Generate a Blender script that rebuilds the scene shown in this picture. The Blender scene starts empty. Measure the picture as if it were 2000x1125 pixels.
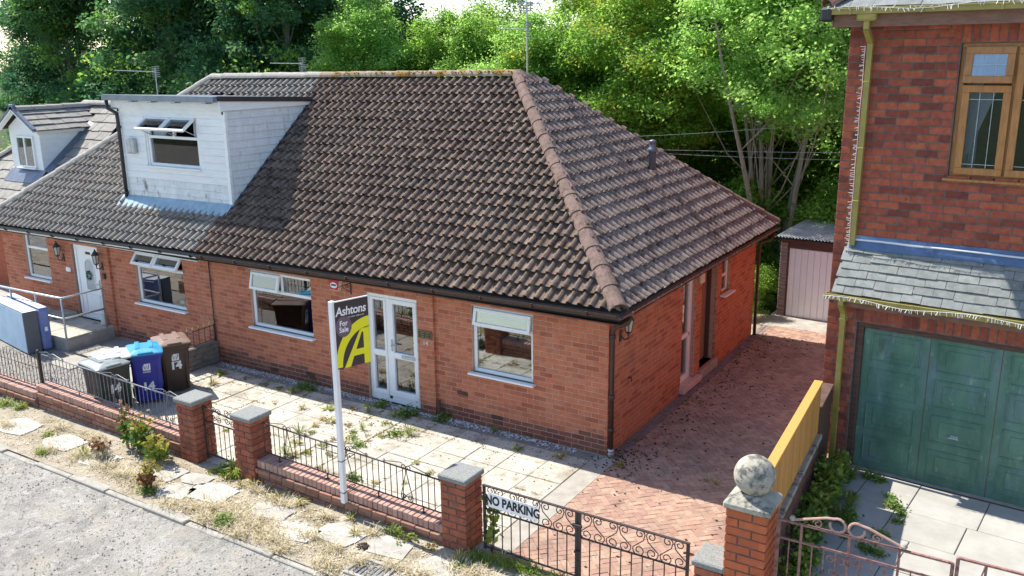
import bpy, bmesh, math, random
import numpy as np
from mathutils import Vector, Matrix

SC = bpy.context.scene
COL = SC.collection
rng = random.Random(11)

# ------------------------------------------------------------------ camera
FPX, YAW, PITCH, ROLL = 1748.4, math.radians(-32.183), math.radians(-14.647), math.radians(-0.688)
CAM = np.array([5.677, -11.765, 6.152])
_f = np.array([math.sin(YAW)*math.cos(PITCH), math.cos(YAW)*math.cos(PITCH), math.sin(PITCH)])
_r = np.array([math.cos(YAW), -math.sin(YAW), 0.0]); _u = np.cross(_r, _f)
_r2 = math.cos(ROLL)*_r + math.sin(ROLL)*_u
_u2 = -math.sin(ROLL)*_r + math.cos(ROLL)*_u
cam = bpy.data.cameras.new('camera'); camo = bpy.data.objects.new('camera', cam); COL.objects.link(camo)
camo.matrix_world = Matrix(((_r2[0], _u2[0], -_f[0], CAM[0]), (_r2[1], _u2[1], -_f[1], CAM[1]),
                            (_r2[2], _u2[2], -_f[2], CAM[2]), (0, 0, 0, 1)))
cam.sensor_width = 36.0; cam.lens = 36.0*FPX/2000.0; cam.clip_start = 0.1; cam.clip_end = 2000
SC.camera = camo

# ------------------------------------------------------------------ light
TO_SUN = Vector((-0.76, 0.082, 1.0)).normalized()
SUN_EL = math.asin(TO_SUN.z); SUN_AZ = math.atan2(TO_SUN.x, TO_SUN.y)
world = bpy.data.worlds.new('World'); SC.world = world; world.use_nodes = True
wn = world.node_tree.nodes; wl = world.node_tree.links
bg = wn['Background']; sky = wn.new('ShaderNodeTexSky'); sky.sky_type = 'NISHITA'; sky.sun_disc = False
sky.sun_elevation = SUN_EL; sky.sun_rotation = SUN_AZ; sky.dust_density = 0.6; sky.air_density = 1.0; sky.ozone_density = 1.6
wl.new(sky.outputs[0], bg.inputs[0]); bg.inputs[1].default_value = 0.15
sd = bpy.data.lights.new('sun', 'SUN'); sd.energy = 5.0; sd.angle = math.radians(0.5); sd.color = (1.0, 0.93, 0.82)
so = bpy.data.objects.new('sun', sd); COL.objects.link(so)
so.rotation_euler = (-TO_SUN).to_track_quat('-Z', 'Y').to_euler(); so.location = (-8, 4, 30)
SC.view_settings.view_transform = 'Standard'; SC.view_settings.look = 'None'
SC.view_settings.exposure = 0.84; SC.view_settings.gamma = 1.0
SC.cycles.max_bounces = 7; SC.cycles.transparent_max_bounces = 12; SC.cycles.use_denoising = True

# ------------------------------------------------------------------ materials
def _n(nt, t, x=0, y=0, **kw):
    n = nt.nodes.new(t); n.location = (x, y)
    for k, v in kw.items(): setattr(n, k, v)
    return n

MATS = {}
def mat(name, cols, scale=3.0, rough=0.8, bump=0.0, bscale=None, piece=0.0, pieces=None, stain=None, detail=5.0,
        metallic=0.0, spec=0.3, stretch=None, coat=0.0, trans=0.0, bdist=0.01, lo=0.35, hi=0.65, cracks=None):
    """cols: colours of a noise ramp; pieces: colours picked per piece (brick, tile); piece: brightness spread per piece;
    stain: list of (colour, noise scale, threshold low, threshold high)"""
    if name in MATS: return MATS[name]
    m = bpy.data.materials.new(name); m.use_nodes = True; nt = m.node_tree; L = nt.links.new
    b = nt.nodes['Principled BSDF']
    geo = _n(nt, 'ShaderNodeNewGeometry')
    vec = geo.outputs['Position']
    if stretch:
        mp = _n(nt, 'ShaderNodeMapping'); mp.inputs['Scale'].default_value = stretch; L(vec, mp.inputs[0]); vec = mp.outputs[0]
    oi = _n(nt, 'ShaderNodeObjectInfo')
    ad = _n(nt, 'ShaderNodeMath', operation='ADD'); L(geo.outputs['Random Per Island'], ad.inputs[0]); L(oi.outputs['Random'], ad.inputs[1])
    fr = _n(nt, 'ShaderNodeMath', operation='FRACT'); L(ad.outputs[0], fr.inputs[0])
    no = _n(nt, 'ShaderNodeTexNoise'); no.inputs['Scale'].default_value = scale; no.inputs['Detail'].default_value = detail
    no.inputs['Roughness'].default_value = 0.65
    L(vec, no.inputs['Vector'])
    rp = _n(nt, 'ShaderNodeValToRGB'); L(no.outputs['Fac'], rp.inputs[0])
    e = rp.color_ramp.elements
    cols = [tuple(c) + (1,) for c in cols]
    e[0].position = lo; e[0].color = cols[0]; e[1].position = hi; e[1].color = cols[-1]
    for i, c in enumerate(cols[1:-1]):
        q = e.new(lo + (hi-lo)*(i+1)/(len(cols)-1)); q.color = c
    out = rp.outputs[0]
    if pieces:
        pr = _n(nt, 'ShaderNodeValToRGB'); pr.color_ramp.interpolation = 'CONSTANT'; L(fr.outputs[0], pr.inputs[0])
        pe = pr.color_ramp.elements; pe[0].color = tuple(pieces[0]) + (1,); pe[0].position = 0
        pe[1].position = 1.0/len(pieces); pe[1].color = tuple(pieces[1]) + (1,)
        for i, c in enumerate(pieces[2:]):
            q = pe.new((i+2)/len(pieces)); q.color = tuple(c) + (1,)
        mx = _n(nt, 'ShaderNodeMix', data_type='RGBA', blend_type='MULTIPLY'); mx.inputs[0].default_value = 1.0
        L(out, mx.inputs[6]); L(pr.outputs[0], mx.inputs[7]); out = mx.outputs[2]
    if piece:
        mr = _n(nt, 'ShaderNodeMapRange'); L(fr.outputs[0], mr.inputs[0]); mr.inputs[3].default_value = 1-piece; mr.inputs[4].default_value = 1+piece
        sc = _n(nt, 'ShaderNodeVectorMath', operation='SCALE'); L(out, sc.inputs[0]); L(mr.outputs[0], sc.inputs['Scale']); out = sc.outputs[0]
    for k, (c, s, a, z) in enumerate(stain or []):
        sn = _n(nt, 'ShaderNodeTexNoise'); sn.inputs['Scale'].default_value = s; sn.inputs['Detail'].default_value = 6
        sn.inputs['Roughness'].default_value = 0.7
        ofs = _n(nt, 'ShaderNodeVectorMath', operation='ADD'); ofs.inputs[1].default_value = (7.3*(k+1), 3.1*k, 5.7); L(vec, ofs.inputs[0]); L(ofs.outputs[0], sn.inputs['Vector'])
        mr = _n(nt, 'ShaderNodeMapRange'); mr.inputs[1].default_value = a; mr.inputs[2].default_value = z; L(sn.outputs['Fac'], mr.inputs[0])
        mx = _n(nt, 'ShaderNodeMix', data_type='RGBA'); L(mr.outputs[0], mx.inputs[0]); L(out, mx.inputs[6]); mx.inputs[7].default_value = tuple(c) + (1,); out = mx.outputs[2]
    if cracks:                                        # (scale, width, colour): wandering crack lines
        cs, cw, cc = cracks; dn = _n(nt, 'ShaderNodeTexNoise'); dn.inputs['Scale'].default_value = cs*2.5; dn.inputs['Detail'].default_value = 5; L(vec, dn.inputs['Vector'])
        dv = _n(nt, 'ShaderNodeVectorMath', operation='SCALE'); dv.inputs['Scale'].default_value = .9/cs; L(dn.outputs['Color'], dv.inputs[0])
        da = _n(nt, 'ShaderNodeVectorMath', operation='ADD'); L(vec, da.inputs[0]); L(dv.outputs[0], da.inputs[1])
        vo = _n(nt, 'ShaderNodeTexVoronoi', feature='DISTANCE_TO_EDGE'); vo.inputs['Scale'].default_value = cs; L(da.outputs[0], vo.inputs['Vector'])
        mr = _n(nt, 'ShaderNodeMapRange'); mr.inputs[1].default_value = 0; mr.inputs[2].default_value = cw; mr.inputs[3].default_value = .85; mr.inputs[4].default_value = 0; L(vo.outputs['Distance'], mr.inputs[0])
        mx = _n(nt, 'ShaderNodeMix', data_type='RGBA'); L(mr.outputs[0], mx.inputs[0]); L(out, mx.inputs[6]); mx.inputs[7].default_value = tuple(cc) + (1,); out = mx.outputs[2]
    L(out, b.inputs['Base Color'])
    b.inputs['Roughness'].default_value = rough; b.inputs['Metallic'].default_value = metallic
    b.inputs['Specular IOR Level'].default_value = spec
    if coat: b.inputs['Coat Weight'].default_value = coat
    if bump:
        bn = _n(nt, 'ShaderNodeTexNoise'); bn.inputs['Scale'].default_value = bscale or scale*6; bn.inputs['Detail'].default_value = 6
        bn.inputs['Roughness'].default_value = 0.7; L(vec, bn.inputs['Vector'])
        bp = _n(nt, 'ShaderNodeBump'); bp.inputs['Strength'].default_value = bump; bp.inputs['Distance'].default_value = bdist
        L(bn.outputs['Fac'], bp.inputs['Height']); L(bp.outputs[0], b.inputs['Normal'])
    if trans:
        o = nt.nodes['Material Output']; tr = _n(nt, 'ShaderNodeBsdfTranslucent'); L(out, tr.inputs[0])
        ms = _n(nt, 'ShaderNodeMixShader'); ms.inputs[0].default_value = trans
        L(b.outputs[0], ms.inputs[1]); L(tr.outputs[0], ms.inputs[2]); L(ms.outputs[0], o.inputs[0])
    MATS[name] = m
    return m

def glass_mat(name, tint=(0.75, 0.8, 0.8), refl=0.16):
    if name in MATS: return MATS[name]
    m = bpy.data.materials.new(name); m.use_nodes = True; nt = m.node_tree; L = nt.links.new
    nt.nodes.remove(nt.nodes['Principled BSDF']); o = nt.nodes['Material Output']
    t = _n(nt, 'ShaderNodeBsdfTransparent'); t.inputs[0].default_value = tint + (1,)
    g = _n(nt, 'ShaderNodeBsdfGlossy'); g.inputs['Roughness'].default_value = 0.015; g.inputs[0].default_value = (0.95, 0.97, 1, 1)
    f = _n(nt, 'ShaderNodeFresnel'); f.inputs[0].default_value = 1.55
    a = _n(nt, 'ShaderNodeMath', operation='ADD'); a.inputs[1].default_value = refl; a.use_clamp = True; L(f.outputs[0], a.inputs[0])
    ms = _n(nt, 'ShaderNodeMixShader'); L(a.outputs[0], ms.inputs[0]); L(t.outputs[0], ms.inputs[1]); L(g.outputs[0], ms.inputs[2]); L(ms.outputs[0], o.inputs[0])
    MATS[name] = m
    return m

BR_PIECES = [(1, 1, 1), (.93, .89, .88), (1.05, 1.08, 1.06), (.82, .73, .73), (.97, 1.0, 1.0), (1.05, 1.08, 1.1), (1.0, .97, .95), (.74, .63, .65), (1.0, .93, .9), (1.02, 1.02, 1.0)]
M_BRICK = mat('bungalow_brick', [(.405, .132, .070), (.48, .178, .098)], 9, .9, .25, 90, piece=.07, pieces=BR_PIECES, stain=[((.22, .085, .06), 1.3, .56, .80), ((.50, .25, .16), .8, .60, .85), ((.17, .075, .055), 7, .64, .76)])
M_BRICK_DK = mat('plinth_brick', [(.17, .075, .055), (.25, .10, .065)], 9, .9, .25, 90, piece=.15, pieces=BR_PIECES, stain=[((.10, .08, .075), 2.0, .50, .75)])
M_MORTAR = mat('mortar', [(.40, .26, .19), (.50, .34, .26)], 12, .95, .3, 120)
M_MORTAR_DK = mat('mortar_grey', [(.10, .085, .08), (.17, .145, .135)], 12, .95, .3, 120)
M_BRICK_R = mat('house_brick', [(.275, .075, .046), (.37, .112, .066)], 12, .92, .5, 80, piece=.10,
                pieces=[(1, 1, 1), (.86, .82, .87), (1.22, 1.2, 1.0), (.68, .66, .76), (1.02, 1, .95), (.8, .8, .86), (1.0, .94, .95), (.9, .88, .9), (1.1, 1.05, .95), (.5, .52, .62), (1.05, 1.0, .95)], stain=[((.12, .045, .045), 6, .58, .75)])
M_BRICK_P = mat('pier_brick', [(.27, .085, .05), (.36, .12, .065)], 14, .92, .5, 80, piece=.12, pieces=BR_PIECES, stain=[((.12, .075, .055), 5, .52, .72), ((.42, .38, .33), 9, .70, .80)])
M_BRICK_O = mat('orange_pier_brick', [(.40, .105, .045), (.46, .13, .055)], 10, .9, .3, 90, piece=.08, pieces=[(1, 1, 1), (.93, .9, .9), (1.05, 1.05, 1), (.9, .88, .9)], stain=[((.2, .08, .06), 5, .62, .8)])
M_BRICK_W = mat('low_wall_brick', [(.255, .13, .09), (.33, .18, .13)], 12, .92, .4, 80, piece=.10, pieces=BR_PIECES, stain=[((.17, .12, .095), 3, .52, .72)])
M_COPE = mat('coping_brick', [(.36, .215, .17), (.46, .295, .24)], 12, .92, .3, 90, piece=.10, stain=[((.28, .2, .17), 4, .58, .75)])
TILE_P = [(1, 1, 1), (.9, .9, .92), (1.06, 1.04, 1.02), (.95, .9, .88), (1.1, 1.08, 1.06), (.85, .83, .82)]
M_TILE = mat('roof_tile', [(.140, .102, .080), (.212, .162, .130)], 7, .95, .6, 60, piece=.10, pieces=TILE_P, stain=[((.055, .038, .030), 4.5, .50, .66), ((.045, .032, .025), 24, .57, .65), ((.09, .062, .045), 1.0, .56, .74), ((.26, .235, .20), 16, .67, .76)])
M_TILE_L = mat('weathered_roof_tile', [(.21, .195, .175), (.285, .265, .235)], 7, .95, .5, 60, piece=.08, pieces=TILE_P, stain=[((.08, .065, .05), 5, .58, .72), ((.31, .28, .22), 14, .66, .76)])
M_TILE_S = mat('hip_end_tile', [(.21, .165, .145), (.29, .235, .21)], 8, .95, .45, 60, piece=.06, pieces=TILE_P, stain=[((.075, .055, .048), 6, .50, .64), ((.36, .33, .30), 16, .62, .72)])
M_HIP = mat('hip_tile', [(.155, .105, .088), (.22, .152, .13)], 10, .95, .9, 40, piece=.08, stain=[((.10, .07, .055), 7, .52, .64), ((.42, .36, .31), 18, .64, .74), ((.14, .10, .05), 3, .6, .7)])
M_RIDGE = mat('mossy_ridge_tile', [(.24, .19, .15), (.32, .27, .22)], 10, .95, .8, 40, piece=.06, stain=[((.24, .145, .035), 3.0, .47, .58), ((.12, .09, .05), 12, .6, .7)])
M_RIDGE_G = mat('grey_ridge_tile', [(.30, .28, .25), (.40, .375, .34)], 10, .95, .5, 50, piece=.06, stain=[((.17, .15, .12), 9, .6, .7)])
M_DECK = mat('roof_underlay', [(.03, .026, .025), (.045, .04, .037)], 10, .95)
M_MOSS = mat('moss', [(.055, .035, .022), (.10, .065, .035)], 20, 1.0, .6, 90, piece=.3)
M_FLATTILE = mat('flat_concrete_tile', [(.23, .22, .20), (.31, .295, .27)], 8, .9, .3, 60, piece=.10, stain=[((.12, .11, .095), 6, .56, .72)])
M_SLATE = mat('roof_slate', [(.155, .17, .165), (.225, .24, .23)], 9, .7, .3, 50, piece=.12, stain=[((.11, .12, .115), 4, .6, .75), ((.30, .31, .29), 12, .62, .72)])
M_WHITE = mat('white_upvc', [(.78, .80, .80), (.82, .84, .84)], 3, .35, spec=.5)
M_BOARD = mat('painted_board', [(.74, .77, .76), (.82, .84, .83)], 4, .55, .1, 40, piece=.03, stretch=(1, 1, 3), stain=[((.46, .47, .43), 5, .60, .80)])
M_BOARD_C = mat('cheek_board', [(.66, .69, .70), (.76, .79, .80)], 4, .6, .1, 40, piece=.04, stretch=(2.5, 2.5, .8), stain=[((.42, .43, .42), 5, .55, .75)])  # dormer cheek boards: slightly darker and bluer than the front ones
M_BOARD_D = mat('mouldy_board', [(.62, .65, .64), (.76, .78, .77)], 4, .6, .1, 40, piece=.03, stretch=(1, 1, .5), stain=[((.20, .21, .20), 6, .56, .70), ((.36, .38, .36), 14, .58, .70)])
M_LEAD = mat('lead_flashing', [(.10, .12, .16), (.16, .19, .25)], 6, .45, .2, 20, spec=.5, metallic=.3)
M_APRON = mat('painted_lead', [(.22, .33, .42), (.30, .42, .50)], 6, .5, .2, 20)
M_GUT = mat('brown_gutter', [(.045, .026, .02), (.075, .045, .035)], 8, .5, .15, 40, spec=.4)
M_BLACK = mat('black_plastic', [(.018, .018, .022), (.03, .03, .034)], 8, .4, spec=.5)
M_IRON = mat('wrought_iron', [(.030, .024, .024), (.055, .042, .04)], 14, .55, .3, 80, spec=.4)
M_IRON_G = mat('grey_iron', [(.10, .11, .13), (.20, .21, .24)], 14, .45, .3, 80, spec=.5, stain=[((.05, .05, .06), 10, .55, .7)])
M_RUST = mat('rusty_paint', [(.22, .105, .09), (.34, .19, .165)], 20, .8, .5, 80, stain=[((.11, .05, .03), 14, .52, .64), ((.42, .33, .3), 11, .62, .7)])
M_CAP = mat('aggregate_cap', [(.15, .16, .16), (.30, .31, .29)], 60, .9, .6, 120, stain=[((.42, .41, .37), 40, .60, .70)])
M_STONE = mat('weathered_stone', [(.31, .29, .235), (.43, .41, .34)], 9, .95, .6, 60, stain=[((.10, .10, .095), 6, .50, .62), ((.5, .46, .34), 14, .60, .68), ((.06, .06, .06), 3, .60, .72)])
M_CONC = mat('concrete', [(.29, .275, .24), (.38, .36, .32)], 5, .95, .4, 60, stain=[((.24, .22, .19), 3, .58, .75)])
M_SLAB = mat('patio_slab', [(.40, .375, .32), (.50, .47, .41)], 3, .95, .35, 50, piece=.07, stain=[((.25, .22, .17), 4.5, .50, .70), ((.50, .47, .42), 9, .60, .72), ((.24, .215, .165), 1.3, .54, .72), ((.17, .15, .11), 14, .62, .70)])
M_JOINT = mat('sandy_joint', [(.17, .145, .11), (.26, .22, .17)], 14, 1, .5, 60)
M_PAVER = mat('block_paver', [(.315, .205, .155), (.405, .285, .22)], 8, .95, .3, 70, piece=.08,
              pieces=[(1, 1, 1), (.92, .86, .85), (1.05, 1.07, 1.06), (.86, .80, .83), (1, .95, .92)], stain=[((.19, .13, .105), 1.6, .52, .74), ((.46, .38, .30), 6, .62, .75), ((.15, .11, .09), 9, .63, .72)])
M_PAVER_E = mat('edge_paver', [(.17, .13, .125), (.24, .19, .18)], 8, .95, .3, 70, piece=.1)
M_ROAD = mat('worn_road', [(.30, .285, .255), (.43, .41, .37)], 1.2, .97, 1.0, 30, bdist=.05, stain=[((.48, .465, .43), 7, .50, .64), ((.20, .19, .18), 13, .56, .68), ((.47, .42, .34), .9, .54, .68), ((.25, .24, .22), 2.2, .55, .70)], cracks=(.8, .010, (.17, .165, .15)))
M_VERGE = mat('dry_verge', [(.33, .285, .21), (.46, .41, .33)], 3, 1, .9, 30, bdist=.04, stain=[((.24, .20, .12), 2.2, .52, .68), ((.50, .47, .42), 1.6, .58, .66), ((.15, .125, .085), 11, .60, .68)])
M_PAVE = mat('old_paving', [(.34, .325, .29), (.48, .46, .42)], 4, .95, .4, 50, piece=.16, stain=[((.33, .29, .23), 4, .56, .7)])
M_GRAVEL = mat('gravel', [(.22, .205, .185), (.37, .35, .32)], 40, 1, .9, 60, bdist=.02, stain=[((.14, .13, .12), 50, .55, .63)])
M_PEBBLE = mat('white_pebble', [(.50, .51, .53), (.66, .67, .68)], 8, .8, piece=.25)
M_EARTH = mat('woodland_floor', [(.03, .042, .018), (.055, .075, .03)], 1.2, 1, .8, 15, bdist=.05, stain=[((.06, .10, .025), .8, .5, .65)])
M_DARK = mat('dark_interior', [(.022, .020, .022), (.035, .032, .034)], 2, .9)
M_CURT = mat('curtain_cloth', [(.50, .53, .58), (.62, .65, .70)], 6, .9, stretch=(8, 8, .5))
M_GLASS = glass_mat('window_glass', (.8, .85, .85), .17)
M_GLASS_D = glass_mat('dark_glass', (.88, .9, .92), .0)
M_OAK = mat('golden_oak_upvc', [(.31, .135, .036), (.43, .20, .06)], 4, .4, .1, 30, stretch=(6, 6, 1.2), spec=.5)
M_OAK_DK = mat('dark_oak_frame', [(.085, .045, .03), (.13, .075, .045)], 4, .5, stretch=(6, 6, 1.2))
M_GREEN = mat('faded_green_door', [(.062, .145, .108), (.105, .22, .16)], 3.5, .5, .05, 30, stain=[((.13, .20, .22), 2.2, .50, .68), ((.20, .32, .25), 10, .58, .72), ((.05, .085, .065), 3.5, .60, .75)], stretch=(1, 1, .45))
M_OLIVE = mat('olive_gutter', [(.26, .22, .05), (.33, .28, .075)], 5, .4, spec=.5)
M_FASCIA = mat('brown_fascia', [(.16, .09, .065), (.23, .135, .10)], 6, .7, .2, 40, stretch=(1, 1, 5))
M_TIMBER = mat('dark_timber', [(.075, .042, .034), (.13, .075, .06)], 6, .85, .4, 50, stretch=(1, 1, 6))
M_FENCE = mat('golden_fence_stain', [(.48, .228, .058), (.58, .295, .085)], 6, .7, .3, 40, stretch=(8, 8, .8), piece=.13, stain=[((.40, .22, .06), 9, .60, .74)])
M_SHEDW = mat('prefab_wall', [(.20, .15, .14), (.34, .27, .25)], 6, .9, .6, 30, stretch=(1, 1, 8))
M_SHEDD = mat('pale_door', [(.79, .81, .82), (.83, .85, .86)], 3, .5, piece=.03)
M_CORR = mat('corrugated_sheet', [(.36, .42, .45), (.50, .55, .57)], 5, .55, .1, 30, stain=[((.3, .33, .34), 3, .55, .7)])
M_STEEL = mat('galvanised_steel', [(.36, .39, .42), (.50, .53, .56)], 10, .4, metallic=.6, spec=.5)
M_SIGN_W = mat('sign_white', [(.78, .78, .78), (.84, .84, .84)], 4, .5)
M_SIGN_D = mat('sign_brown', [(.045, .036, .04), (.055, .044, .048)], 4, .45)
M_SIGN_Y = mat('sign_yellow', [(.74, .71, .02), (.80, .77, .03)], 4, .45)
M_SIGN_P = mat('sign_purple', [(.15, .10, .14), (.17, .115, .155)], 4, .45)
M_TEXT_B = mat('black_lettering', [(.012, .014, .022), (.018, .02, .03)], 4, .5)
M_BIN_BLUE = mat('blue_plastic', [(.012, .022, .24), (.02, .035, .31)], 5, .4, .05, 40, spec=.5)
M_BIN_LIDB = mat('pale_blue_lid', [(.02, .22, .42), (.04, .30, .50)], 4, .35, spec=.5)
M_BIN_BROWN = mat('brown_plastic', [(.045, .026, .016), (.065, .04, .026)], 5, .45, .05, 40, spec=.4)
M_BIN_LIDR = mat('dusty_brown_lid', [(.15, .095, .075), (.21, .14, .115)], 4, .6)
M_BIN_GREY = mat('dark_grey_plastic', [(.014, .018, .017), (.026, .03, .028)], 5, .45, .05, 40, spec=.4)
M_BIN_LIDG = mat('grey_lid', [(.16, .19, .19), (.26, .29, .285)], 4, .35, spec=.5)
M_BIN_LIDW = mat('bleached_lid', [(.42, .43, .39), (.52, .53, .48)], 4, .55)
M_BED = mat('pale_blue_fabric', [(.36, .50, .62), (.46, .60, .72)], 3, .9, .15, 150)
M_BEDG = mat('grey_felt', [(.11, .115, .125), (.16, .165, .175)], 60, 1, .4, 150)
M_MATT = mat('blue_mattress_cloth', [(.15, .19, .40), (.22, .27, .50)], 3, .9, .3, 60)
M_MATTW = mat('mattress_top', [(.52, .54, .58), (.62, .64, .66)], 3, .9, .2, 60)
M_ALARM = mat('alarm_red', [(.42, .03, .04), (.5, .04, .05)], 4, .4)
M_CREAM = mat('cream_plastic', [(.60, .55, .42), (.66, .61, .48)], 4, .5)
M_GOLD = mat('gold_print', [(.55, .42, .10), (.62, .48, .14)], 4, .4)
M_LAMPG = mat('lantern_glass', [(.42, .42, .36), (.5, .5, .44)], 4, .3)
M_LITE = mat('icicle_plastic', [(.70, .70, .66), (.80, .80, .76)], 4, .4)
M_TERRA = mat('terracotta_flue', [(.35, .22, .17), (.42, .28, .22)], 6, .8)
def leafmat(name, a, b, trans=.45, sc=.9):
    return mat(name, [a, b], sc, .55, piece=.2, trans=trans, spec=.35, detail=3, lo=.38, hi=.62)
M_LEAF_D = leafmat('dark_leaf', (.05, .155, .075), (.13, .28, .085), .62, .5)
M_LEAF_M = leafmat('mid_leaf', (.20, .39, .06), (.33, .53, .09), .72, .6)
M_LEAF_B = leafmat('bright_leaf', (.28, .52, .11), (.42, .64, .17), .72, .6)
M_LEAF_Y = leafmat('yellow_leaf', (.34, .42, .06), (.50, .46, .06), .65, .6)
M_BARK = mat('bark', [(.13, .115, .085), (.22, .20, .15)], 6, .95, .6, 30, stretch=(3, 3, .6))
M_BARK_P = mat('pale_bark', [(.24, .225, .17), (.36, .34, .27)], 6, .95, .5, 30, stretch=(3, 3, .6))
M_WEED = leafmat('weed_leaf', (.16, .27, .04), (.28, .34, .06), .4, 4)
M_WEED_Y = leafmat('yellowing_weed', (.26, .25, .04), (.40, .33, .06), .35, 4)
M_WEED_D = leafmat('dark_weed', (.07, .17, .03), (.13, .24, .04), .4, 4)  # deeper green leaf mixed into weeds, saplings and shrubs
M_STRAW = mat('dry_straw', [(.54, .46, .30), (.72, .64, .47)], 6, .95, piece=.3, trans=.2)
M_RUSTLEAF = leafmat('dead_leaf', (.16, .07, .03), (.28, .13, .05), .2, 5)
M_DEBRIS = mat('dark_debris', [(.025, .018, .015), (.05, .035, .028)], 20, 1)

# ------------------------------------------------------------------ mesh building
class MB:
    def __init__(s): s.v = []; s.f = []; s.mi = []
    def add(s, vs, fs, M=None, mi=0):
        o = len(s.v)
        if M is not None:
            vs = [tuple(M @ Vector(q)) for q in vs]
            if M.determinant() < 0: fs = [tuple(reversed(f)) for f in fs]
        s.v.extend(tuple(q) for q in vs); s.f.extend([tuple(i+o for i in f) for f in fs]); s.mi.extend([mi]*len(fs))
    def box(s, a, b, M=None, mi=0):
        x0, y0, z0 = a; x1, y1, z1 = b
        s.add([(x0,y0,z0),(x1,y0,z0),(x1,y1,z0),(x0,y1,z0),(x0,y0,z1),(x1,y0,z1),(x1,y1,z1),(x0,y1,z1)],
              [(0,3,2,1),(4,5,6,7),(0,1,5,4),(1,2,6,5),(2,3,7,6),(3,0,4,7)], M, mi)
    def cbox(s, a, b, c, M=None, mi=0):
        """box with chamfered edges"""
        x0, y0, z0 = a; x1, y1, z1 = b; vs = []
        for sx, X in ((1, x0), (-1, x1)):
            for sy, Y in ((1, y0), (-1, y1)):
                for sz, Z in ((1, z0), (-1, z1)):
                    vs += [(X, Y+sy*c, Z+sz*c), (X+sx*c, Y, Z+sz*c), (X+sx*c, Y+sy*c, Z)]
        bm = bmesh.new(); [bm.verts.new(q) for q in vs]
        r = bmesh.ops.convex_hull(bm, input=bm.verts); bm.verts.index_update()
        s.add([q.co[:] for q in bm.verts], [[q.index for q in f.verts] for f in bm.faces], M, mi); bm.free()
    def tube(s, pts, r, n=6, M=None, mi=0, closed=False):
        pts = [Vector(q) for q in pts]; rs = r if isinstance(r, (list, tuple)) else [r]*len(pts)
        k = len(pts); vs = []; fs = []; up = None
        for i, q in enumerate(pts):
            a = pts[i-1] if (i > 0 or closed) else q; b = pts[(i+1) % k] if (i < k-1 or closed) else q
            t = (b-a).normalized() if (b-a).length > 1e-9 else Vector((0, 0, 1))
            if up is None:
                up = Vector((0, 0, 1)) if abs(t.z) < .9 else Vector((1, 0, 0))
            x = up.cross(t);  x = x.normalized() if x.length > 1e-6 else t.orthogonal().normalized()
            y = t.cross(x); up = y
            for j in range(n):
                w = 2*math.pi*j/n
                vs.append(q + (x*math.cos(w) + y*math.sin(w))*rs[i])
        for i in range(k if closed else k-1):
            for j in range(n):
                fs.append((i*n+j, i*n+(j+1) % n, ((i+1) % k)*n+(j+1) % n, ((i+1) % k)*n+j))
        if not closed: fs += [tuple(range(n-1, -1, -1)), tuple((k-1)*n+j for j in range(n))]
        s.add([q[:] for q in vs], fs, M, mi)
    def bar(s, a, b, w, h=None, M=None, mi=0, up=(0, 0, 1)):
        """square bar from a to b"""
        a = Vector(a); b = Vector(b); t = (b-a).normalized(); u = Vector(up)
        if abs(t.dot(u)) > .95: u = Vector((0, 1, 0))
        x = t.cross(u).normalized()*(w/2); y = x.normalized().cross(t)*((h or w)/2)
        s.add([(p+q)[:] for p in (a, b) for q in (-x-y, x-y, x+y, -x+y)],
              [(0,3,2,1),(4,5,6,7),(0,1,5,4),(1,2,6,5),(2,3,7,6),(3,0,4,7)], M, mi)
    def lathe(s, prof, n=16, M=None, mi=0):
        vs = []; fs = []
        for r, z in prof:
            for j in range(n): vs.append((r*math.cos(2*math.pi*j/n), r*math.sin(2*math.pi*j/n), z))
        for i in range(len(prof)-1):
            for j in range(n): fs.append((i*n+j, i*n+(j+1) % n, (i+1)*n+(j+1) % n, (i+1)*n+j))
        fs += [tuple(range(n-1, -1, -1)), tuple((len(prof)-1)*n+j for j in range(n))]
        s.add(vs, fs, M, mi)
    def poly(s, pts, M=None, mi=0): s.add(pts, [tuple(range(len(pts)))], M, mi)
    def prism(s, pts, h, M=None, mi=0):
        """polygon in xy extruded along z from 0 to h"""
        n = len(pts); vs = [(x, y, 0) for x, y in pts] + [(x, y, h) for x, y in pts]
        s.add(vs, [tuple(range(n-1, -1, -1)), tuple(range(n, 2*n))] + [(i, (i+1) % n, n+(i+1) % n, n+i) for i in range(n)], M, mi)
    def build(s, name, m, parent=None, smooth=False):
        me = bpy.data.meshes.new(name); me.from_pydata(s.v, [], s.f); me.update()
        ms = m if isinstance(m, (list, tuple)) else [m]
        for q in ms: me.materials.append(q)
        if len(ms) > 1: me.polygons.foreach_set('material_index', s.mi)
        if smooth: me.polygons.foreach_set('use_smooth', [True]*len(me.polygons))
        o = bpy.data.objects.new(name, me); COL.objects.link(o)
        if parent is not None: attach(o, parent)
        return o

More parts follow.
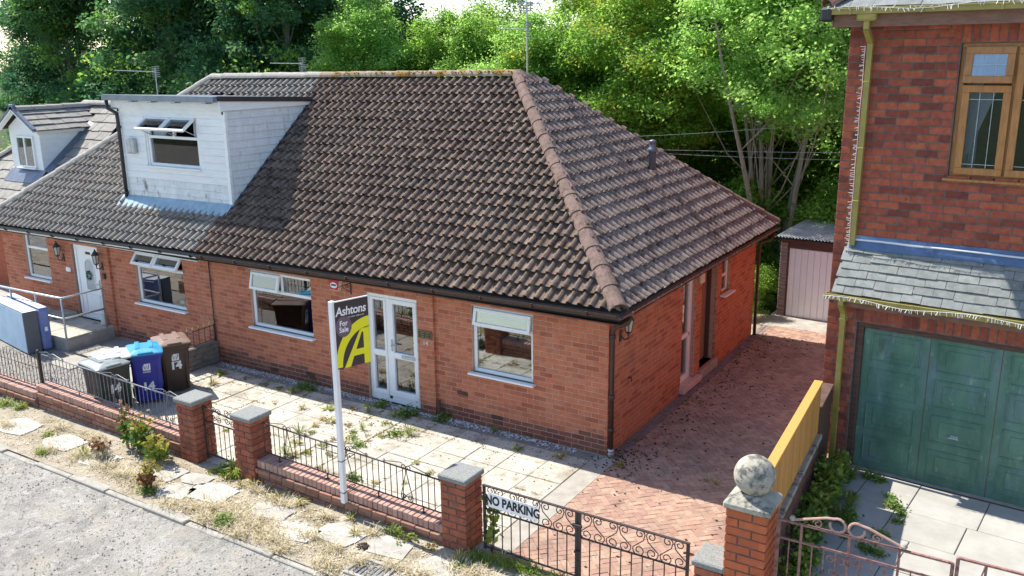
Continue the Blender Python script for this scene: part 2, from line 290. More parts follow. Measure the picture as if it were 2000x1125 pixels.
def world_of(o):
    M = o.matrix_basis.copy()
    while o.parent:
        M = o.parent.matrix_basis @ o.matrix_parent_inverse @ M; o = o.parent
    return M
def attach(o, parent):
    o.parent = parent; o.matrix_parent_inverse = world_of(parent).inverted()
def tag(o, label=None, cat=None, group=None, kind=None):
    if label: o['label'] = label
    if cat: o['category'] = cat
    if group: o['group'] = group
    if kind: o['kind'] = kind
    return o
def thing(name, label, cat, loc=(0, 0, 0), rz=0.0, group=None):
    o = bpy.data.objects.new(name, None); COL.objects.link(o); o.empty_display_size = .2
    o.matrix_basis = Matrix.Translation(loc) @ Matrix.Rotation(rz, 4, 'Z')
    return tag(o, label, cat, group)
def struct(name, mb, m): return tag(mb.build(name, m), kind='structure')
def text(body, size, M, m, parent, name='lettering', bold=0.0, extrude=.0012, shear=0.0, align='CENTER', spacing=1.0):
    c = bpy.data.curves.new(name, 'FONT'); c.body = body; c.size = size; c.extrude = extrude; c.offset = bold; c.shear = shear
    c.align_x = align; c.align_y = 'CENTER'; c.resolution_u = 3; c.space_character = spacing
    t = bpy.data.objects.new(name, c); COL.objects.link(t)
    dg = bpy.context.evaluated_depsgraph_get(); me = bpy.data.meshes.new_from_object(t.evaluated_get(dg))
    bpy.data.objects.remove(t); me.materials.clear(); me.materials.append(m); me.transform(M)
    o = bpy.data.objects.new(name, me); COL.objects.link(o)
    if parent is not None: attach(o, parent)
    return o
def basis(X, Y, Z, O=(0, 0, 0)):
    return Matrix(((X[0], Y[0], Z[0], O[0]), (X[1], Y[1], Z[1], O[1]), (X[2], Y[2], Z[2], O[2]), (0, 0, 0, 1)))
def uvn(O, U, N):
    """frame of a wall: local x along the wall, local y out of it, local z up (mirrored x so that it stays right handed)"""
    return basis(U, N, (0, 0, 1), O)

# ------------------------------------------------------------------ pieces (bricks, tiles, pavers)
class Tmpl:
    def __init__(s, name, v, f, m, smooth=False):
        me = bpy.data.meshes.new(name); me.from_pydata(v, [], f); me.materials.append(m); me.update()
        if smooth: me.polygons.foreach_set('use_smooth', [True]*len(me.polygons))
        s.me = me; s.v = np.array(v, float); s.f = f; s.m = m; s.smooth = smooth

def brick_tmpl(name, m, k=3, cx=.014, cz=.05):
    out = []
    for i in range(k):
        j = lambda a: rng.uniform(-a, a)
        v = []
        for (y, ix, iz) in ((-1, 0, 0), (-.07, 0, 0), (0, cx, cz)):
            for sx, sz in ((-1, -1), (1, -1), (1, 1), (-1, 1)):
                v.append((sx*(.5-ix)+j(.006), y+(j(.03) if y == 0 else 0), sz*(.5-iz)+j(.02)))
        f = [(8, 9, 10, 11)]
        for a in (0, 4):
            for q in range(4): f.append((a+q, a+(q+1) % 4, a+4+(q+1) % 4, a+4+q))
        f = [tuple(reversed(q)) for q in f]
        out.append(Tmpl(name, v, f, m))
    return out

def in_view(P):
    d = np.asarray(P)-CAM; z = d@_f
    if z < .5: return None
    return 1000+FPX*(d@_r2)/z, 562.5-FPX*(d@_u2)/z, z

class Pool:
    """collects alike pieces of one thing; the largest in the photograph become objects, the rest one joined part"""
    def __init__(s, name, limit=300): s.name = name; s.items = []; s.limit = limit
    def add(s, t, M, parent, nrm=None, size=1.0): s.items.append((t, M, parent, nrm, size))
    def emit(s, rest_parent, rest_name=None):
        sc = []
        for i, (t, M, parent, nrm, size) in enumerate(s.items):
            c = np.array(M.translation[:]); q = in_view(c); k = 0
            if q and -10 < q[0] < 2010 and -10 < q[1] < 1135:
                k = size/q[2]**2
                if nrm is not None:
                    d = (CAM-c)/np.linalg.norm(CAM-c); k *= max(0, float(np.dot(d, nrm)))
            sc.append(k)
        order = sorted(range(len(s.items)), key=lambda i: -sc[i]); V = []; F = []; mats = []; mi = []; nv = 0; sm = False
        for r, i in enumerate(order):
            t, M, parent, nrm, size = s.items[i]
            if r < s.limit and sc[i] > 0:
                o = bpy.data.objects.new(s.name, t.me); COL.objects.link(o); o.matrix_basis = M
                o.parent = parent; o.matrix_parent_inverse = world_of(parent).inverted()
            else:
                Mn = np.array(M); vv = t.v@Mn[:3, :3].T + Mn[:3, 3]; V.append(vv)
                if t.m not in mats: mats.append(t.m)
                k = mats.index(t.m)
                for f in t.f: F.append(tuple(a+nv for a in f)); mi.append(k)
                nv += len(vv); sm = sm or t.smooth
        if V:
            me = bpy.data.meshes.new(rest_name or s.name+'work'); me.from_pydata(np.concatenate(V).tolist(), [], F)
            for m in mats: me.materials.append(m)
            me.polygons.foreach_set('material_index', mi)
            if sm: me.polygons.foreach_set('use_smooth', [True]*len(F))
            o = bpy.data.objects.new(rest_name or s.name+'work', me); COL.objects.link(o); o['kind'] = 'stuff'
            attach(o, rest_parent)

def brick_face(pool, tm, parent, O, U, N, w, z0, z1, holes=(), bl=.236, bh=.0855, j=.01, start=0.0, depth=.05, proud=.004,
               zfun=None, dark_below=None, tm_dark=None):
    """courses of stretchers on a wall face; holes = (u0,u1,za,zb)"""
    U = Vector(U); N = Vector(N); O = Vector(O); i = 0; z = z0
    while z < z1-.02:
        h = min(bh, z1-z); zc = z+h/2
        cuts = [(a, b) for a, b, za, zb in holes if za < zc < zb]
        k = -1
        off = start + (bl/2 if i % 2 else 0)
        while True:
            a = k*bl+off; b = a+bl; k += 1
            if a >= w: break
            segs = [(max(a, 0), min(b, w))]
            for ca, cb in cuts:
                nx = []
                for p, q in segs:
                    if cb <= p or ca >= q: nx.append((p, q)); continue
                    if ca > p: nx.append((p, ca))
                    if cb < q: nx.append((cb, q))
                segs = nx
            for p, q in segs:
                if q-p < .03: continue
                L = q-p-(j if q < w-1e-6 else 0); uc = p+L/2
                zz = zc + (zfun(uc) if zfun else 0)
                c = O + U*uc + Vector((0, 0, zz)) + N*(proud+rng.uniform(-.0015, .002))
                T = tm_dark if (dark_below is not None and z < dark_below+rng.choice((0, 0, bh))) else tm
                t = T[rng.randrange(len(T))]
                M = basis(-U*L, N*depth, (0, 0, h-j), c)
                pool.add(t, M, parent, np.array(N[:]), L*h)
        z += bh; i += 1

def soldiers(pool, tm, parent, O, U, N, u0, u1, z0, h, pitch=.09, j=.01, depth=.05, proud=.004):
    n = max(1, round((u1-u0)/pitch)); p = (u1-u0)/n; U = Vector(U); N = Vector(N)
    for i in range(n):
        c = Vector(O)+U*(u0+(i+.5)*p)+Vector((0, 0, z0+h/2))+N*proud
        pool.add(tm[rng.randrange(len(tm))], basis(-U*(p-j), N*depth, (0, 0, h-j), c), parent, np.array(N[:]), p*h)

def wall_mesh(mb, O, U, N, w, z0, z1, holes, thick, ztop=None):
    """solid wall with openings; front face on the plane O,U; thick goes inwards (-N)"""
    us = sorted({0.0, w} | {q for h in holes for q in h[:2]}); M = uvn(O, U, N)
    for a, b in zip(us[:-1], us[1:]):
        if b-a < 1e-6: continue
        hs = sorted([(h[2], h[3]) for h in holes if h[0] <= a+1e-6 and h[1] >= b-1e-6]); z = z0
        for p, q in hs + [(z1, z1)]:
            if p > z+1e-6: mb.box((a, -thick, z), (b, 0, p), M)
            z = max(z, q)

def clip_tmpl(t, M, planes):
    """bake a tile and cut it at planes (point, normal pointing to the part that is dropped)"""
    bm = bmesh.new(); bm.from_mesh(t.me); bm.transform(M)
    for p, n in planes:
        bmesh.ops.bisect_plane(bm, geom=bm.verts[:]+bm.edges[:]+bm.faces[:], plane_co=p, plane_no=n, clear_outer=True)
    bm.verts.index_update(); bm.verts.ensure_lookup_table()
    if not bm.faces: bm.free(); return None
    c = sum((q.co for q in bm.verts), Vector())/len(bm.verts)
    v = [(q.co-c)[:] for q in bm.verts]; f = [tuple(q.index for q in r_.verts) for r_ in bm.faces]; bm.free()
    return Tmpl(t.me.name, v, f, t.m), Matrix.Translation(c)
# ================================================================== THE SETTING
def grid_sheet(mb, x0, x1, y0, y1, z, nx, ny, amp=0.0):
    vs = []; fs = []
    for i in range(nx+1):
        for k in range(ny+1):
            x = x0+(x1-x0)*i/nx; y = y0+(y1-y0)*k/ny
            vs.append((x, y, z+amp*(math.sin(x*2.1+y*.7)+math.sin(y*3.3-x*1.3)+math.sin(x*5.1+y*4.3))/3))
    for i in range(nx):
        for k in range(ny):
            a = i*(ny+1)+k; fs.append((a, a+ny+1, a+ny+2, a+1))
    mb.add(vs, fs)

mb = MB(); mb.box((-400, -400, -.5), (400, 600, -.12)); struct('ground', mb, M_EARTH)
mb = MB(); grid_sheet(mb, -60, 40, -30, -4.70, -.055, 200, 60, .012); struct('road', mb, M_ROAD)
mb = MB(); grid_sheet(mb, -60, 40, -4.72, -3.30, -.012, 300, 10, .008); struct('pavement', mb, M_VERGE); pavement = bpy.data.objects['pavement']
# kerb stones along the road edge
kerb = tag(MB().build('kerb', M_CONC), kind='structure')
x = -24.0
while x < 6:
    L = rng.choice((.9, .9, .75)); m = MB()
    m.cbox((x, -4.80+rng.uniform(-.02, .012), -.12), (x+L-.012, -4.66+rng.uniform(-.02, .01), -.014+rng.uniform(-.025, .012)), .012)
    m.build('kerb_stone', M_CONC, kerb); x += L
# old paving flags showing through the verge
for (sx, sy, w, d, r) in [(-5.55, -3.98, .62, .5, .1), (-4.95, -4.28, .6, .42, .15), (-4.42, -4.02, .78, .55, .05), (-4.98, -3.86, .55, .36, .2),
                          (-2.62, -4.22, .85, .42, .1), (-3.25, -3.98, .7, .4, .08), (-1.25, -3.85, .7, .5, .1), (-2.0, -3.95, .7, .5, -.1), (-.35, -3.95, .7, .55, .1),
                          (-6.9, -4.2, .7, .5, .1), (-8.0, -4.1, .8, .55, 0), (-9.3, -4.1, .8, .6, .1), (.6, -3.95, .8, .6, 0), (1.6, -3.9, .8, .6, .05)]:
    n = 9; pts = []
    for i in range(n):
        a = 2*math.pi*i/n; c, s_ = math.cos(a), math.sin(a); k = 1/max(abs(c), abs(s_))*rng.uniform(.86, 1.0)
        pts.append((c*w/2*k, s_*d/2*k))
    m = MB(); m.prism(pts, .035, Matrix.Translation((sx, sy, -.030)) @ Matrix.Rotation(r, 4, 'Z'))
    m.build('paving_flag', M_PAVE, pavement)

# patio of concrete flags in front of the right-hand bungalow
mb = MB(); mb.box((-9.0, -3.36, -.10), (-.16, 0.05, -.016)); patio = struct('patio', mb, M_JOINT)
SLAB = []
ys = [-3.34, -2.66, -2.10, -1.65, -1.20, -.74, -.27]
for k in range(6):
    x = -8.98
    while x < -.18:
        w = .59; x1 = min(x+w, -.165)
        m = MB(); t = rng.uniform(-.006, .006)
        m.cbox((-(x1-x)/2+.004, -(ys[k+1]-ys[k])/2+.004, -.035), ((x1-x)/2-.004, (ys[k+1]-ys[k])/2-.004, 0), .006)
        M = Matrix.Translation(((x+x1)/2, (ys[k]+ys[k+1])/2, t)) @ Matrix.Rotation(rng.uniform(-.008, .008), 4, 'X') @ Matrix.Rotation(rng.uniform(-.008, .008), 4, 'Y') @ Matrix.Rotation(rng.uniform(-.005, .005), 4, 'Z')
        o = m.build('paving_slab', M_SLAB, patio); o.matrix_basis = M
        x = x1
mb = MB(); mb.box((-.155, -3.36, -.1), (.20, -.02, -.002)); struct('concrete_strip', mb, M_CONC)
mb = MB(); mb.box((-9.0, -.26, -.1), (-.16, -.001, -.012)); mb.build('edge_strip', mat('dark_concrete', [(.19, .18, .165), (.28, .265, .245)], 5, .95, .4, 60), patio)  # strip along the wall foot, darker than the other concrete
# drive of block pavers laid in herringbone
mb = MB(); mb.box((.205, -3.36, -.1), (3.02, 8.25, -.016)); drive = struct('driveway', mb, M_JOINT)
mb = MB(); mb.box((.0, -.02, -.1), (.204, 8.25, -.018)); mb.build('drive_edge', M_JOINT, drive)
def flat_tmpl(name, m, w, l, hgt, k=3):
    out = []
    for i in range(k):
        j = lambda: rng.uniform(-.003, .003)
        q = [(-w/2, -l/2), (w/2, -l/2), (w/2, l/2), (-w/2, l/2)]
        v = [(x, y, -hgt) for x, y in q] + [(x+j(), y+j(), -.005) for x, y in q] + [(x*.93, y*.965, j()*.6) for x, y in q]
        f = [(8, 9, 10, 11)] + [(a+b, a+(b+1) % 4, a+4+(b+1) % 4, a+4+b) for a in (0, 4) for b in range(4)]
        out.append(Tmpl(name, v, f, m))
    return out
T_PAV = flat_tmpl('paver', M_PAVER, .0965, .1965, .04); T_PAVE = flat_tmpl('edge_paver', M_PAVER_E, .0965, .1965, .04)
pool = Pool('paver', 300)
c45 = Matrix.Rotation(math.radians(45), 4, 'Z'); b_ = .1
for i in range(-80, 81):
    for k in range(-80, 81):
        # herringbone cell: period 4 units along the diagonal step
        s_ = (i-k) % 4
        if s_ == 0: cx, cy, rot = (i+1)*b_, (k+.5)*b_, 1      # lies along local x: cells i,i+1
        elif s_ == 3: cx, cy, rot = (i+.5)*b_, (k+1)*b_, 0    # stands along local y: cells k,k+1
        else: continue
        P = c45 @ Vector((cx, cy, 0)) + Vector((1.6, 2.3, 0))
        if not (.12 < P.x < 3.07 and -3.42 < P.y < 8.30): continue
        t = T_PAV[rng.randrange(3)]
        M = Matrix.Translation((P.x, P.y, rng.uniform(-.004, .003))) @ c45 @ (Matrix.Rotation(math.pi/2, 4, 'Z') if rot else Matrix.Identity(4)) @ Matrix.Rotation(rng.uniform(-.02, .02), 4, 'X')
        if P.x < .32 or P.x > 2.89 or P.y < -3.22 or P.y > 8.1:
            cr = clip_tmpl(t, M, [(Vector((.208, 0, 0)), Vector((-1, 0, 0))), (Vector((3.0, 0, 0)), Vector((1, 0, 0))), (Vector((0, -3.34, 0)), Vector((0, -1, 0))), (Vector((0, 8.22, 0)), Vector((0, 1, 0)))])
            if cr: pool.add(cr[0], cr[1], drive, np.array([0, 0, 1.]), .5)
            continue
        pool.add(t, M, drive, np.array([0, 0, 1.]), 1)
pool.emit(drive, 'paving')
pool = Pool('edge_paver', 80)
y = 0.0
while y < 8.2:
    for x in (.055, .155):
        pool.add(T_PAVE[rng.randrange(3)], Matrix.Translation((x, y+.1, rng.uniform(-.004, .002))), drive, np.array([0, 0, 1.]), 1)
    y += .2
pool.emit(drive, 'edge_paving')
# concrete path to the shed, garden beds behind
mb = MB(); grid_sheet(mb, -.1, 3.3, 8.25, 9.6, -.02, 20, 10, .012); struct('shed_path', mb, M_PAVE)
mb = MB(); grid_sheet(mb, -22, 3.4, 7.4, 9.2, -.05, 60, 8, .03); struct('back_path', mb, M_VERGE)
# gravel front garden of the left-hand bungalow
mb = MB(); grid_sheet(mb, -17.5, -9.0, -3.25, 0.05, -.02, 60, 24, .01); struct('gravel_garden', mb, M_GRAVEL)
mb = MB(); grid_sheet(mb, -40, -17.5, -3.25, 3.0, -.03, 60, 24, .01); struct('far_garden', mb, M_CONC)
# flags between the ramp and the bins
gp = bpy.data.objects['gravel_garden']
for (sx, sy, w, d, r) in [(-11.55, -.85, .9, .75, .05), (-10.6, -.6, .85, .8, 0), (-9.75, -.65, .8, .8, .04), (-10.75, -1.45, .8, .7, .02), (-11.65, -1.6, .8, .6, -.03), (-9.9, -1.5, .8, .7, 0)]:
    m = MB(); m.cbox((-w/2, -d/2, -.03), (w/2, d/2, .012), .008, Matrix.Translation((sx, sy, -.006)) @ Matrix.Rotation(r, 4, 'Z')); m.build('garden_flag', M_CONC, gp)
# right-hand garden of concrete slabs in front of the garage
GZ = 0.0; HS = 1.0846
mb = MB(); mb.box((3.14, -3.3, -.1), (14, 18, GZ-.02)); garden = struct('side_garden', mb, M_JOINT)
A_R = math.radians(4.7); UR = Vector((math.cos(A_R), -math.sin(A_R), 0)); NR = Vector((-math.sin(A_R), -math.cos(A_R), 0))
OR = Vector((2.830, 1.594, -.5205))            # foot of the brick house's left corner; house-local units are HS metres
def RP(u, out, z): return OR + (UR*u + NR*out + Vector((0, 0, z)))*HS
M_GSLAB = mat('garden_slab', [(.33, .325, .30), (.41, .40, .375)], 2.2, .9, .3, 50, piece=.04, stain=[((.30, .27, .22), 2.5, .6, .75), ((.45, .44, .41), 10, .62, .72)])
outs = [.02, .95, 1.75, 2.55, 3.4, 4.4]; uss = [.30, .85, 1.55, 2.45, 3.3, 4.2, 5.2, 6.2]
for n_, (a, b) in enumerate(zip(outs[:-1], outs[1:])):
    sh = (.0, -.12, .25, .1, -.2)[n_]
    for p, q in zip(uss[:-1], uss[1:]):
        m = MB(); p2 = p if p < .4 else p+sh; q2 = q+sh
        m.cbox((p2+.006, a+.006, GZ-.05), (q2-.006, b-.006, GZ+rng.uniform(-.004, .004)), .006, basis(UR, NR, (0, 0, 1), OR+Vector((0, 0, .5205)))); m.build('garden_slab', M_GSLAB, garden)
# white pebbles along the foot of the wall, debris on the drive: uncountable
def scatter(name, m, pts, parent=None, smin=.01, smax=.03, flat=.6):
    V = []; F = []
    for (x, y, z) in pts:
        s_ = rng.uniform(smin, smax); o = len(V); a = rng.random()*6.28
        for (dx, dy, dz) in ((1, 0, 0), (0, 1, 0), (-1, 0, 0), (0, -1, 0), (.1, .1, 1), (0, 0, -.6)):
            k = s_*rng.uniform(.7, 1.2); V.append((x+(dx*math.cos(a)-dy*math.sin(a))*k, y+(dx*math.sin(a)+dy*math.cos(a))*k*.8, z+dz*k*flat))
        F += [(o, o+1, o+4), (o+1, o+2, o+4), (o+2, o+3, o+4), (o+3, o, o+4), (o+1, o, o+5), (o+2, o+1, o+5), (o+3, o+2, o+5), (o, o+3, o+5)]
    me = bpy.data.meshes.new(name); me.from_pydata(V, [], F); me.materials.append(m)
    o = bpy.data.objects.new(name, me); COL.objects.link(o); o['kind'] = 'stuff'
    if parent is not None: attach(o, parent)
    else: pass
    return o
scatter('pebbles', M_PEBBLE, [(rng.uniform(-8.9, -.5), -.09+rng.gauss(0, .05), .005) for _ in range(1500)], None, .008, .022)
scatter('road_grit', M_CONC, [(rng.uniform(-14, 2), -4.8-abs(rng.gauss(0, 2.2)), -.05) for _ in range(5000)], None, .006, .022)
scatter('gravel_chippings', M_CONC, [(rng.uniform(-14, -9.1), rng.uniform(-3.1, -.6), -.008) for _ in range(5000)], None, .010, .022)
scatter('moss_debris', M_DEBRIS, [(.2+abs(rng.gauss(0, .55)), rng.uniform(-.3, 7.5), .006) for _ in range(420)] + [(rng.gauss(.25, .25), rng.gauss(-.05, .25), .006) for _ in range(160)]
        + [(rng.uniform(.2, 2.6), rng.uniform(-3, 7.5), .005) for _ in range(130)], None, .008, .028)
scatter('leaf_litter', M_DEBRIS, [(rng.uniform(-8.8, -.2), -.2-abs(rng.gauss(0, .7)), .006) for _ in range(420)] + [(rng.uniform(-8, -.2), rng.uniform(-3.3, -.2), .006) for _ in range(120)], None, .006, .018)
# ================================================================== THE BUNGALOWS
TAN = .826; COSP = 1/math.hypot(1, TAN); SINP = TAN*COSP; KX = .010
def roof_z(x, y): return 2.455 + KX*x + TAN*(y+.30)
T_BR = brick_tmpl('brick', M_BRICK); T_BRD = brick_tmpl('plinth_brick', M_BRICK_DK)

def bx(mb, fr, u0, u1, n0, n1, z0, z1, c=0.0):
    (mb.cbox if c else mb.box)((u0, n0, z0), (u1, n1, z1), *([c] if c else []), M=fr)

def pane(parent, fr, u0, u1, z0, z1, n, m=None, tilt=None):
    mb = MB(); mb.box((u0, n-.006, z0), (u1, n+.006, z1), (fr if tilt is None else fr @ tilt)); return mb.build('pane', m or M_GLASS, parent)

def sash(parent, fr, u0, u1, z0, z1, n, m, angle=0.0, fw=.055, side=None, gm=None):
    """opening light hung at its top edge, swung out by angle"""
    T = Matrix.Translation((0, n, z1)) @ Matrix.Rotation(angle, 4, 'X') @ Matrix.Translation((0, -n, -z1))
    mb = MB(); A = fr @ T
    for a, b, c, d in ((u0, u1, z1-fw, z1), (u0, u1, z0, z0+fw), (u0, u0+fw, z0+fw, z1-fw), (u1-fw, u1, z0+fw, z1-fw)):
        mb.cbox((a, n-.02, c), (b, n+.03, d), .005, A)
    o = mb.build('sash', m, parent)
    pane(parent, fr, u0+fw, u1-fw, z0+fw, z1-fw, n, gm, T)
    if angle:
        mb = MB()
        for u in (u0+.02, u1-.02):
            mb.bar(fr @ Vector((u, n-.02, z0+fw*.8)), A @ Vector((u, n-.02, z0+fw)), .012)
        mb.build('stay', M_STEEL, parent)
    return o

def window(t, fr, u0, u1, z0, z1, m=M_WHITE, back=.05, verts=(), transom=None, top_verts=(), fixed_top=(), open_top=(), sill=.09, fw=.06, gm=None, inset=True, sillm=None, frame_m=None):
    """window part: outer frame, transom and mullions; panes, sashes and sill are its children"""
    n0, n1 = -back-.06, -back
    mb = MB(); F = lambda a, b, c, d: mb.cbox((a, n0, c), (b, n1, d), .006, fr)
    F(u0, u1, z1-fw, z1); F(u0, u1, z0, z0+fw); F(u0, u0+fw, z0+fw, z1-fw); F(u1-fw, u1, z0+fw, z1-fw)
    zt = transom if transom else z1-fw
    if transom: F(u0+fw, u1-fw, zt-fw/2, zt+fw/2)
    for v in verts: F(v-fw/2, v+fw/2, z0+fw, zt-(fw/2 if transom else 0))
    for v in top_verts: F(v-fw/2, v+fw/2, zt+fw/2, z1-fw)
    w = mb.build('window', frame_m or m, t); nm = (n0+n1)/2
    es = [u0+fw/2] + list(verts) + [u1-fw/2]
    for a, b in zip(es[:-1], es[1:]): pane(w, fr, a+fw/2, b-fw/2, z0+fw, zt-(fw/2 if transom else 0), nm, gm)
    if transom:
        es = [u0+fw/2] + list(top_verts) + [u1-fw/2]
        for i, (a, b) in enumerate(zip(es[:-1], es[1:])):
            ang = dict(open_top).get(i)
            if ang is not None: sash(w, fr, a+fw/2-.02, b-fw/2+.02, zt+fw/2-.02, z1-fw+.02, n1+.02, m, ang, gm=gm)
            else: pane(w, fr, a+fw/2, b-fw/2, zt+fw/2, z1-fw, nm, gm)
    if sill:
        mb = MB(); mb.cbox((u0-.05, -back, z0-.035), (u1+.05, sill, z0), .008, fr); mb.build('sill', sillm or m, w)
    return w

def gutter(t, P0, P1, outv, r=.055, m=M_GUT, brackets=.9, name='gutter'):
    """half-round gutter from P0 to P1"""
    P0 = Vector(P0); P1 = Vector(P1); d = (P1-P0).normalized(); o = Vector(outv); n = 9
    mb = MB(); pr = []
    for i in range(n):
        a = math.pi*(1+i/(n-1)); pr.append((math.cos(a)*r, math.sin(a)*r))
    for i in range(n):
        a = math.pi*(2-i/(n-1)); pr.append((math.cos(a)*(r-.006), math.sin(a)*(r-.006)))
    k = len(pr); vs = [(P+o*x+Vector((0, 0, z)))[:] for P in (P0, P1) for x, z in pr]
    mb.add(vs, [(i, (i+1) % k, k+(i+1) % k, k+i) for i in range(k)] + [tuple(range(k)), tuple(range(2*k-1, k-1, -1))])
    L = (P1-P0).length; q = .3
    while q < L and brackets:
        c = P0+d*q; pts = [c+o*(math.cos(a)*(r+.008))+Vector((0, 0, math.sin(a)*(r+.008))) for a in [math.pi*(1+i/8) for i in range(9)]]
        for a, b in zip(pts[:-1], pts[1:]): mb.bar(a, b, .03, .012, up=d)
        q += brackets
    return mb.build(name, m, t)

def downpipe(t, pts, r=.034, m=M_GUT, clips=(), name='downpipe'):
    mb = MB(); mb.tube(pts, r, 10)
    for c in clips: mb.tube([Vector(c)+Vector((0, 0, -.03)), Vector(c)+Vector((0, 0, .03))], r*1.35, 10)
    return mb.build(name, m, t, True)

# --- roof tile templates -------------------------------------------------
def pantile_tmpl(name, m, k=3, pitch=.19, ln=.31, lip=.066):
    out = []
    prof = [(0, .022), (.02, .008), (.055, .0), (.094, .002), (.108, .012), (.118, .040), (.138, .062), (.162, .063), (.186, .044), (.200, .014)]
    for q in range(k):
        j = lambda a: rng.uniform(-a, a); tl = j(.006); ty = j(.006)
        v = []; f = []; n = len(prof)
        for (y, dz) in ((.016, -.034), (0, 0), (ln*.5, -.001), (ln, 0)):
            for (x, z) in prof: v.append((x-pitch/2, y+ty, z+dz+lip*(1-y/ln)+(x-.1)*tl))
        for r_ in range(3):
            for i in range(n-1): f.append((r_*n+i, r_*n+i+1, (r_+1)*n+i+1, (r_+1)*n+i))
        out.append(Tmpl(name, v, f, m, False))
    return out
def flat_tile_tmpl(name, m, w, ln, th, k=3, lift=.03):
    out = []
    for q in range(k):
        j = lambda a: rng.uniform(-a, a); d = j(.005)
        v = [(-w/2, d, lift-th), (w/2, d+j(.004), lift-th), (-w/2, d, lift+j(.003)), (w/2, d, lift+j(.003)), (w/2, ln, 0), (-w/2, ln, 0), (-w/2, ln, -th), (w/2, ln, -th)]
        f = [(0, 1, 3, 2), (2, 3, 4, 5), (1, 7, 4, 3), (6, 0, 2, 5)]
        out.append(Tmpl(name, v, f, m))
    return out
def ridge_tmpl(name, m, k=3, r=.125, ln=.46, seg=8):
    out = []
    for q in range(k):
        v = []; f = []; j = lambda a: rng.uniform(-a, a); r0 = r*1.06+j(.004)
        for (y, rr) in ((0, r0-.02), (0, r0), (ln, r*.96)):
            for i in range(seg+1):
                a = math.pi*i/seg; v.append((math.cos(a)*rr, y, math.sin(a)*rr*.92-.01))
        for a in (0, 1):
            for i in range(seg): f.append((a*(seg+1)+i, a*(seg+1)+i+1, (a+1)*(seg+1)+i+1, (a+1)*(seg+1)+i))
        out.append(Tmpl(name, v, f, m, False))
    return out
def tile_slope(pool, tm, parent, O, X, Y, length, rows, gauge, pitch, planes=(), skip=None, x0=0.0, off=.01, stagger=0.0):
    """rows of tiles on a slope: O eave corner, X along the eave, Y up the slope"""
    X = Vector(X).normalized(); Y = Vector(Y); Y = (Y-X*Y.dot(X)).normalized(); Z = X.cross(Y); n = int(length/pitch)+1
    nz = np.array(Z[:])
    for r_ in range(rows):
        for i in range(n):
            slip = -rng.uniform(.012, .035) if rng.random() < .04 and r_ else rng.uniform(-.006, .006)
            c = Vector(O)+X*(x0+(i+.5)*pitch+(stagger if r_ % 2 else 0)+rng.uniform(-.003, .003))+Y*(r_*gauge+slip)+Z*(off+rng.uniform(-.003, .005))
            M = basis(X, Y, Z, c) @ Matrix.Rotation(rng.uniform(-.012, .012), 4, 'Z'); t = tm[rng.randrange(len(tm))]
            mid = c+Y*gauge*.5
            if skip and skip(mid): continue
            dist = [((mid-Vector(p)).dot(Vector(q))) for p, q in planes]
            if any(d > .28 for d in dist): continue
            if any(d > -.28 for d in dist):
                cr = clip_tmpl(t, M, planes)
                if cr is None: continue
                t2, M2 = cr; pool.add(t2, M2, parent, nz, gauge*pitch*.6); continue
            pool.add(t, M, parent, nz, gauge*pitch)
def ridge_line(t, tm, A, B, ln=.42, name='ridge_tile', skip=None):
    A = Vector(A); B = Vector(B); d = (B-A); L = d.length; d.normalize(); up = (Vector((0, 0, 1))-d*d.z).normalized(); X = d.cross(up)
    k = max(1, round(L/ln))
    for i in range(k):
        c = A+d*(L*i/k)
        if skip and skip(c): continue
        q = tm[rng.randrange(len(tm))]
        o = bpy.data.objects.new(name, q.me); COL.objects.link(o)
        o.matrix_basis = basis(X, d, up, c+Vector((rng.uniform(-.006, .006), rng.uniform(-.006, .006), rng.uniform(-.004, .006)))) @ Matrix.Diagonal((1, (L/k+.03)/.46, 1, 1))
        attach(o, t)

PARTY = -9.02; XL = -16.65; DEP = 7.30
APR = Vector((-3.83, 3.66, roof_z(-3.83, 3.66)+.02)); APL = Vector((-12.75, 3.66, roof_z(-12.75, 3.66)+.02))
ER = Vector((.32, -.30, roof_z(.32, -.30))); EL = Vector((-16.97, -.30, roof_z(-16.97, -.30)))
RR = Vector((.32, 7.62, ER.z)); RL = Vector((-16.97, 7.62, EL.z))
FRU = Vector((1, 0, 0)); FRN = Vector((0, -1, 0))

bungalow = thing('bungalow', 'red brick bungalow with brown pantile hip roof, behind the estate agent board', 'house', (-4.5, 0, 0), 0, 'semi-detached bungalow pair')
neighbour = thing('bungalow', 'attached left bungalow with white boarded dormer and arched glass front door', 'house', (-12.8, 0, 0), 0, 'semi-detached bungalow pair')

# --- walls ---------------------------------------------------------------
H_R = [(-7.85, -6.20, .955, 2.11), (-4.87, -3.665, -.2, 2.045), (-2.53, -1.345, .955, 2.12)]
H_L = [(-15.73, -14.74, 1.02, 2.11), (-13.79, -12.73, -.2, 2.03), (-11.45, -9.865, .955, 2.12)]
def front_wall(t, x0, x1, holes, zt0, zt1):
    mb = MB(); hs = [(a-x0, b-x0, c, d) for a, b, c, d in holes]
    wall_mesh(mb, (x0, 0, 0), FRU, FRN, x1-x0, -.1, min(zt0, zt1), hs, .27)
    return mb.build('front_wall', M_MORTAR, t), hs
fwR, hsR = front_wall(bungalow, PARTY, 0, H_R, 2.42, 2.42)
fwL, hsL = front_wall(neighbour, XL, PARTY, H_L, 2.27, 2.27)
def with_lintels(hs, h=.0): return [(a, b, c, d+h) for a, b, c, d in hs]
poolR = Pool('brick', 300); poolL = Pool('brick', 300)
brick_face(poolR, T_BR, fwR, (PARTY, 0, 0), FRU, FRN, -PARTY, 0, 2.42, with_lintels(hsR, .0), start=-.1, dark_below=.20, tm_dark=T_BRD)
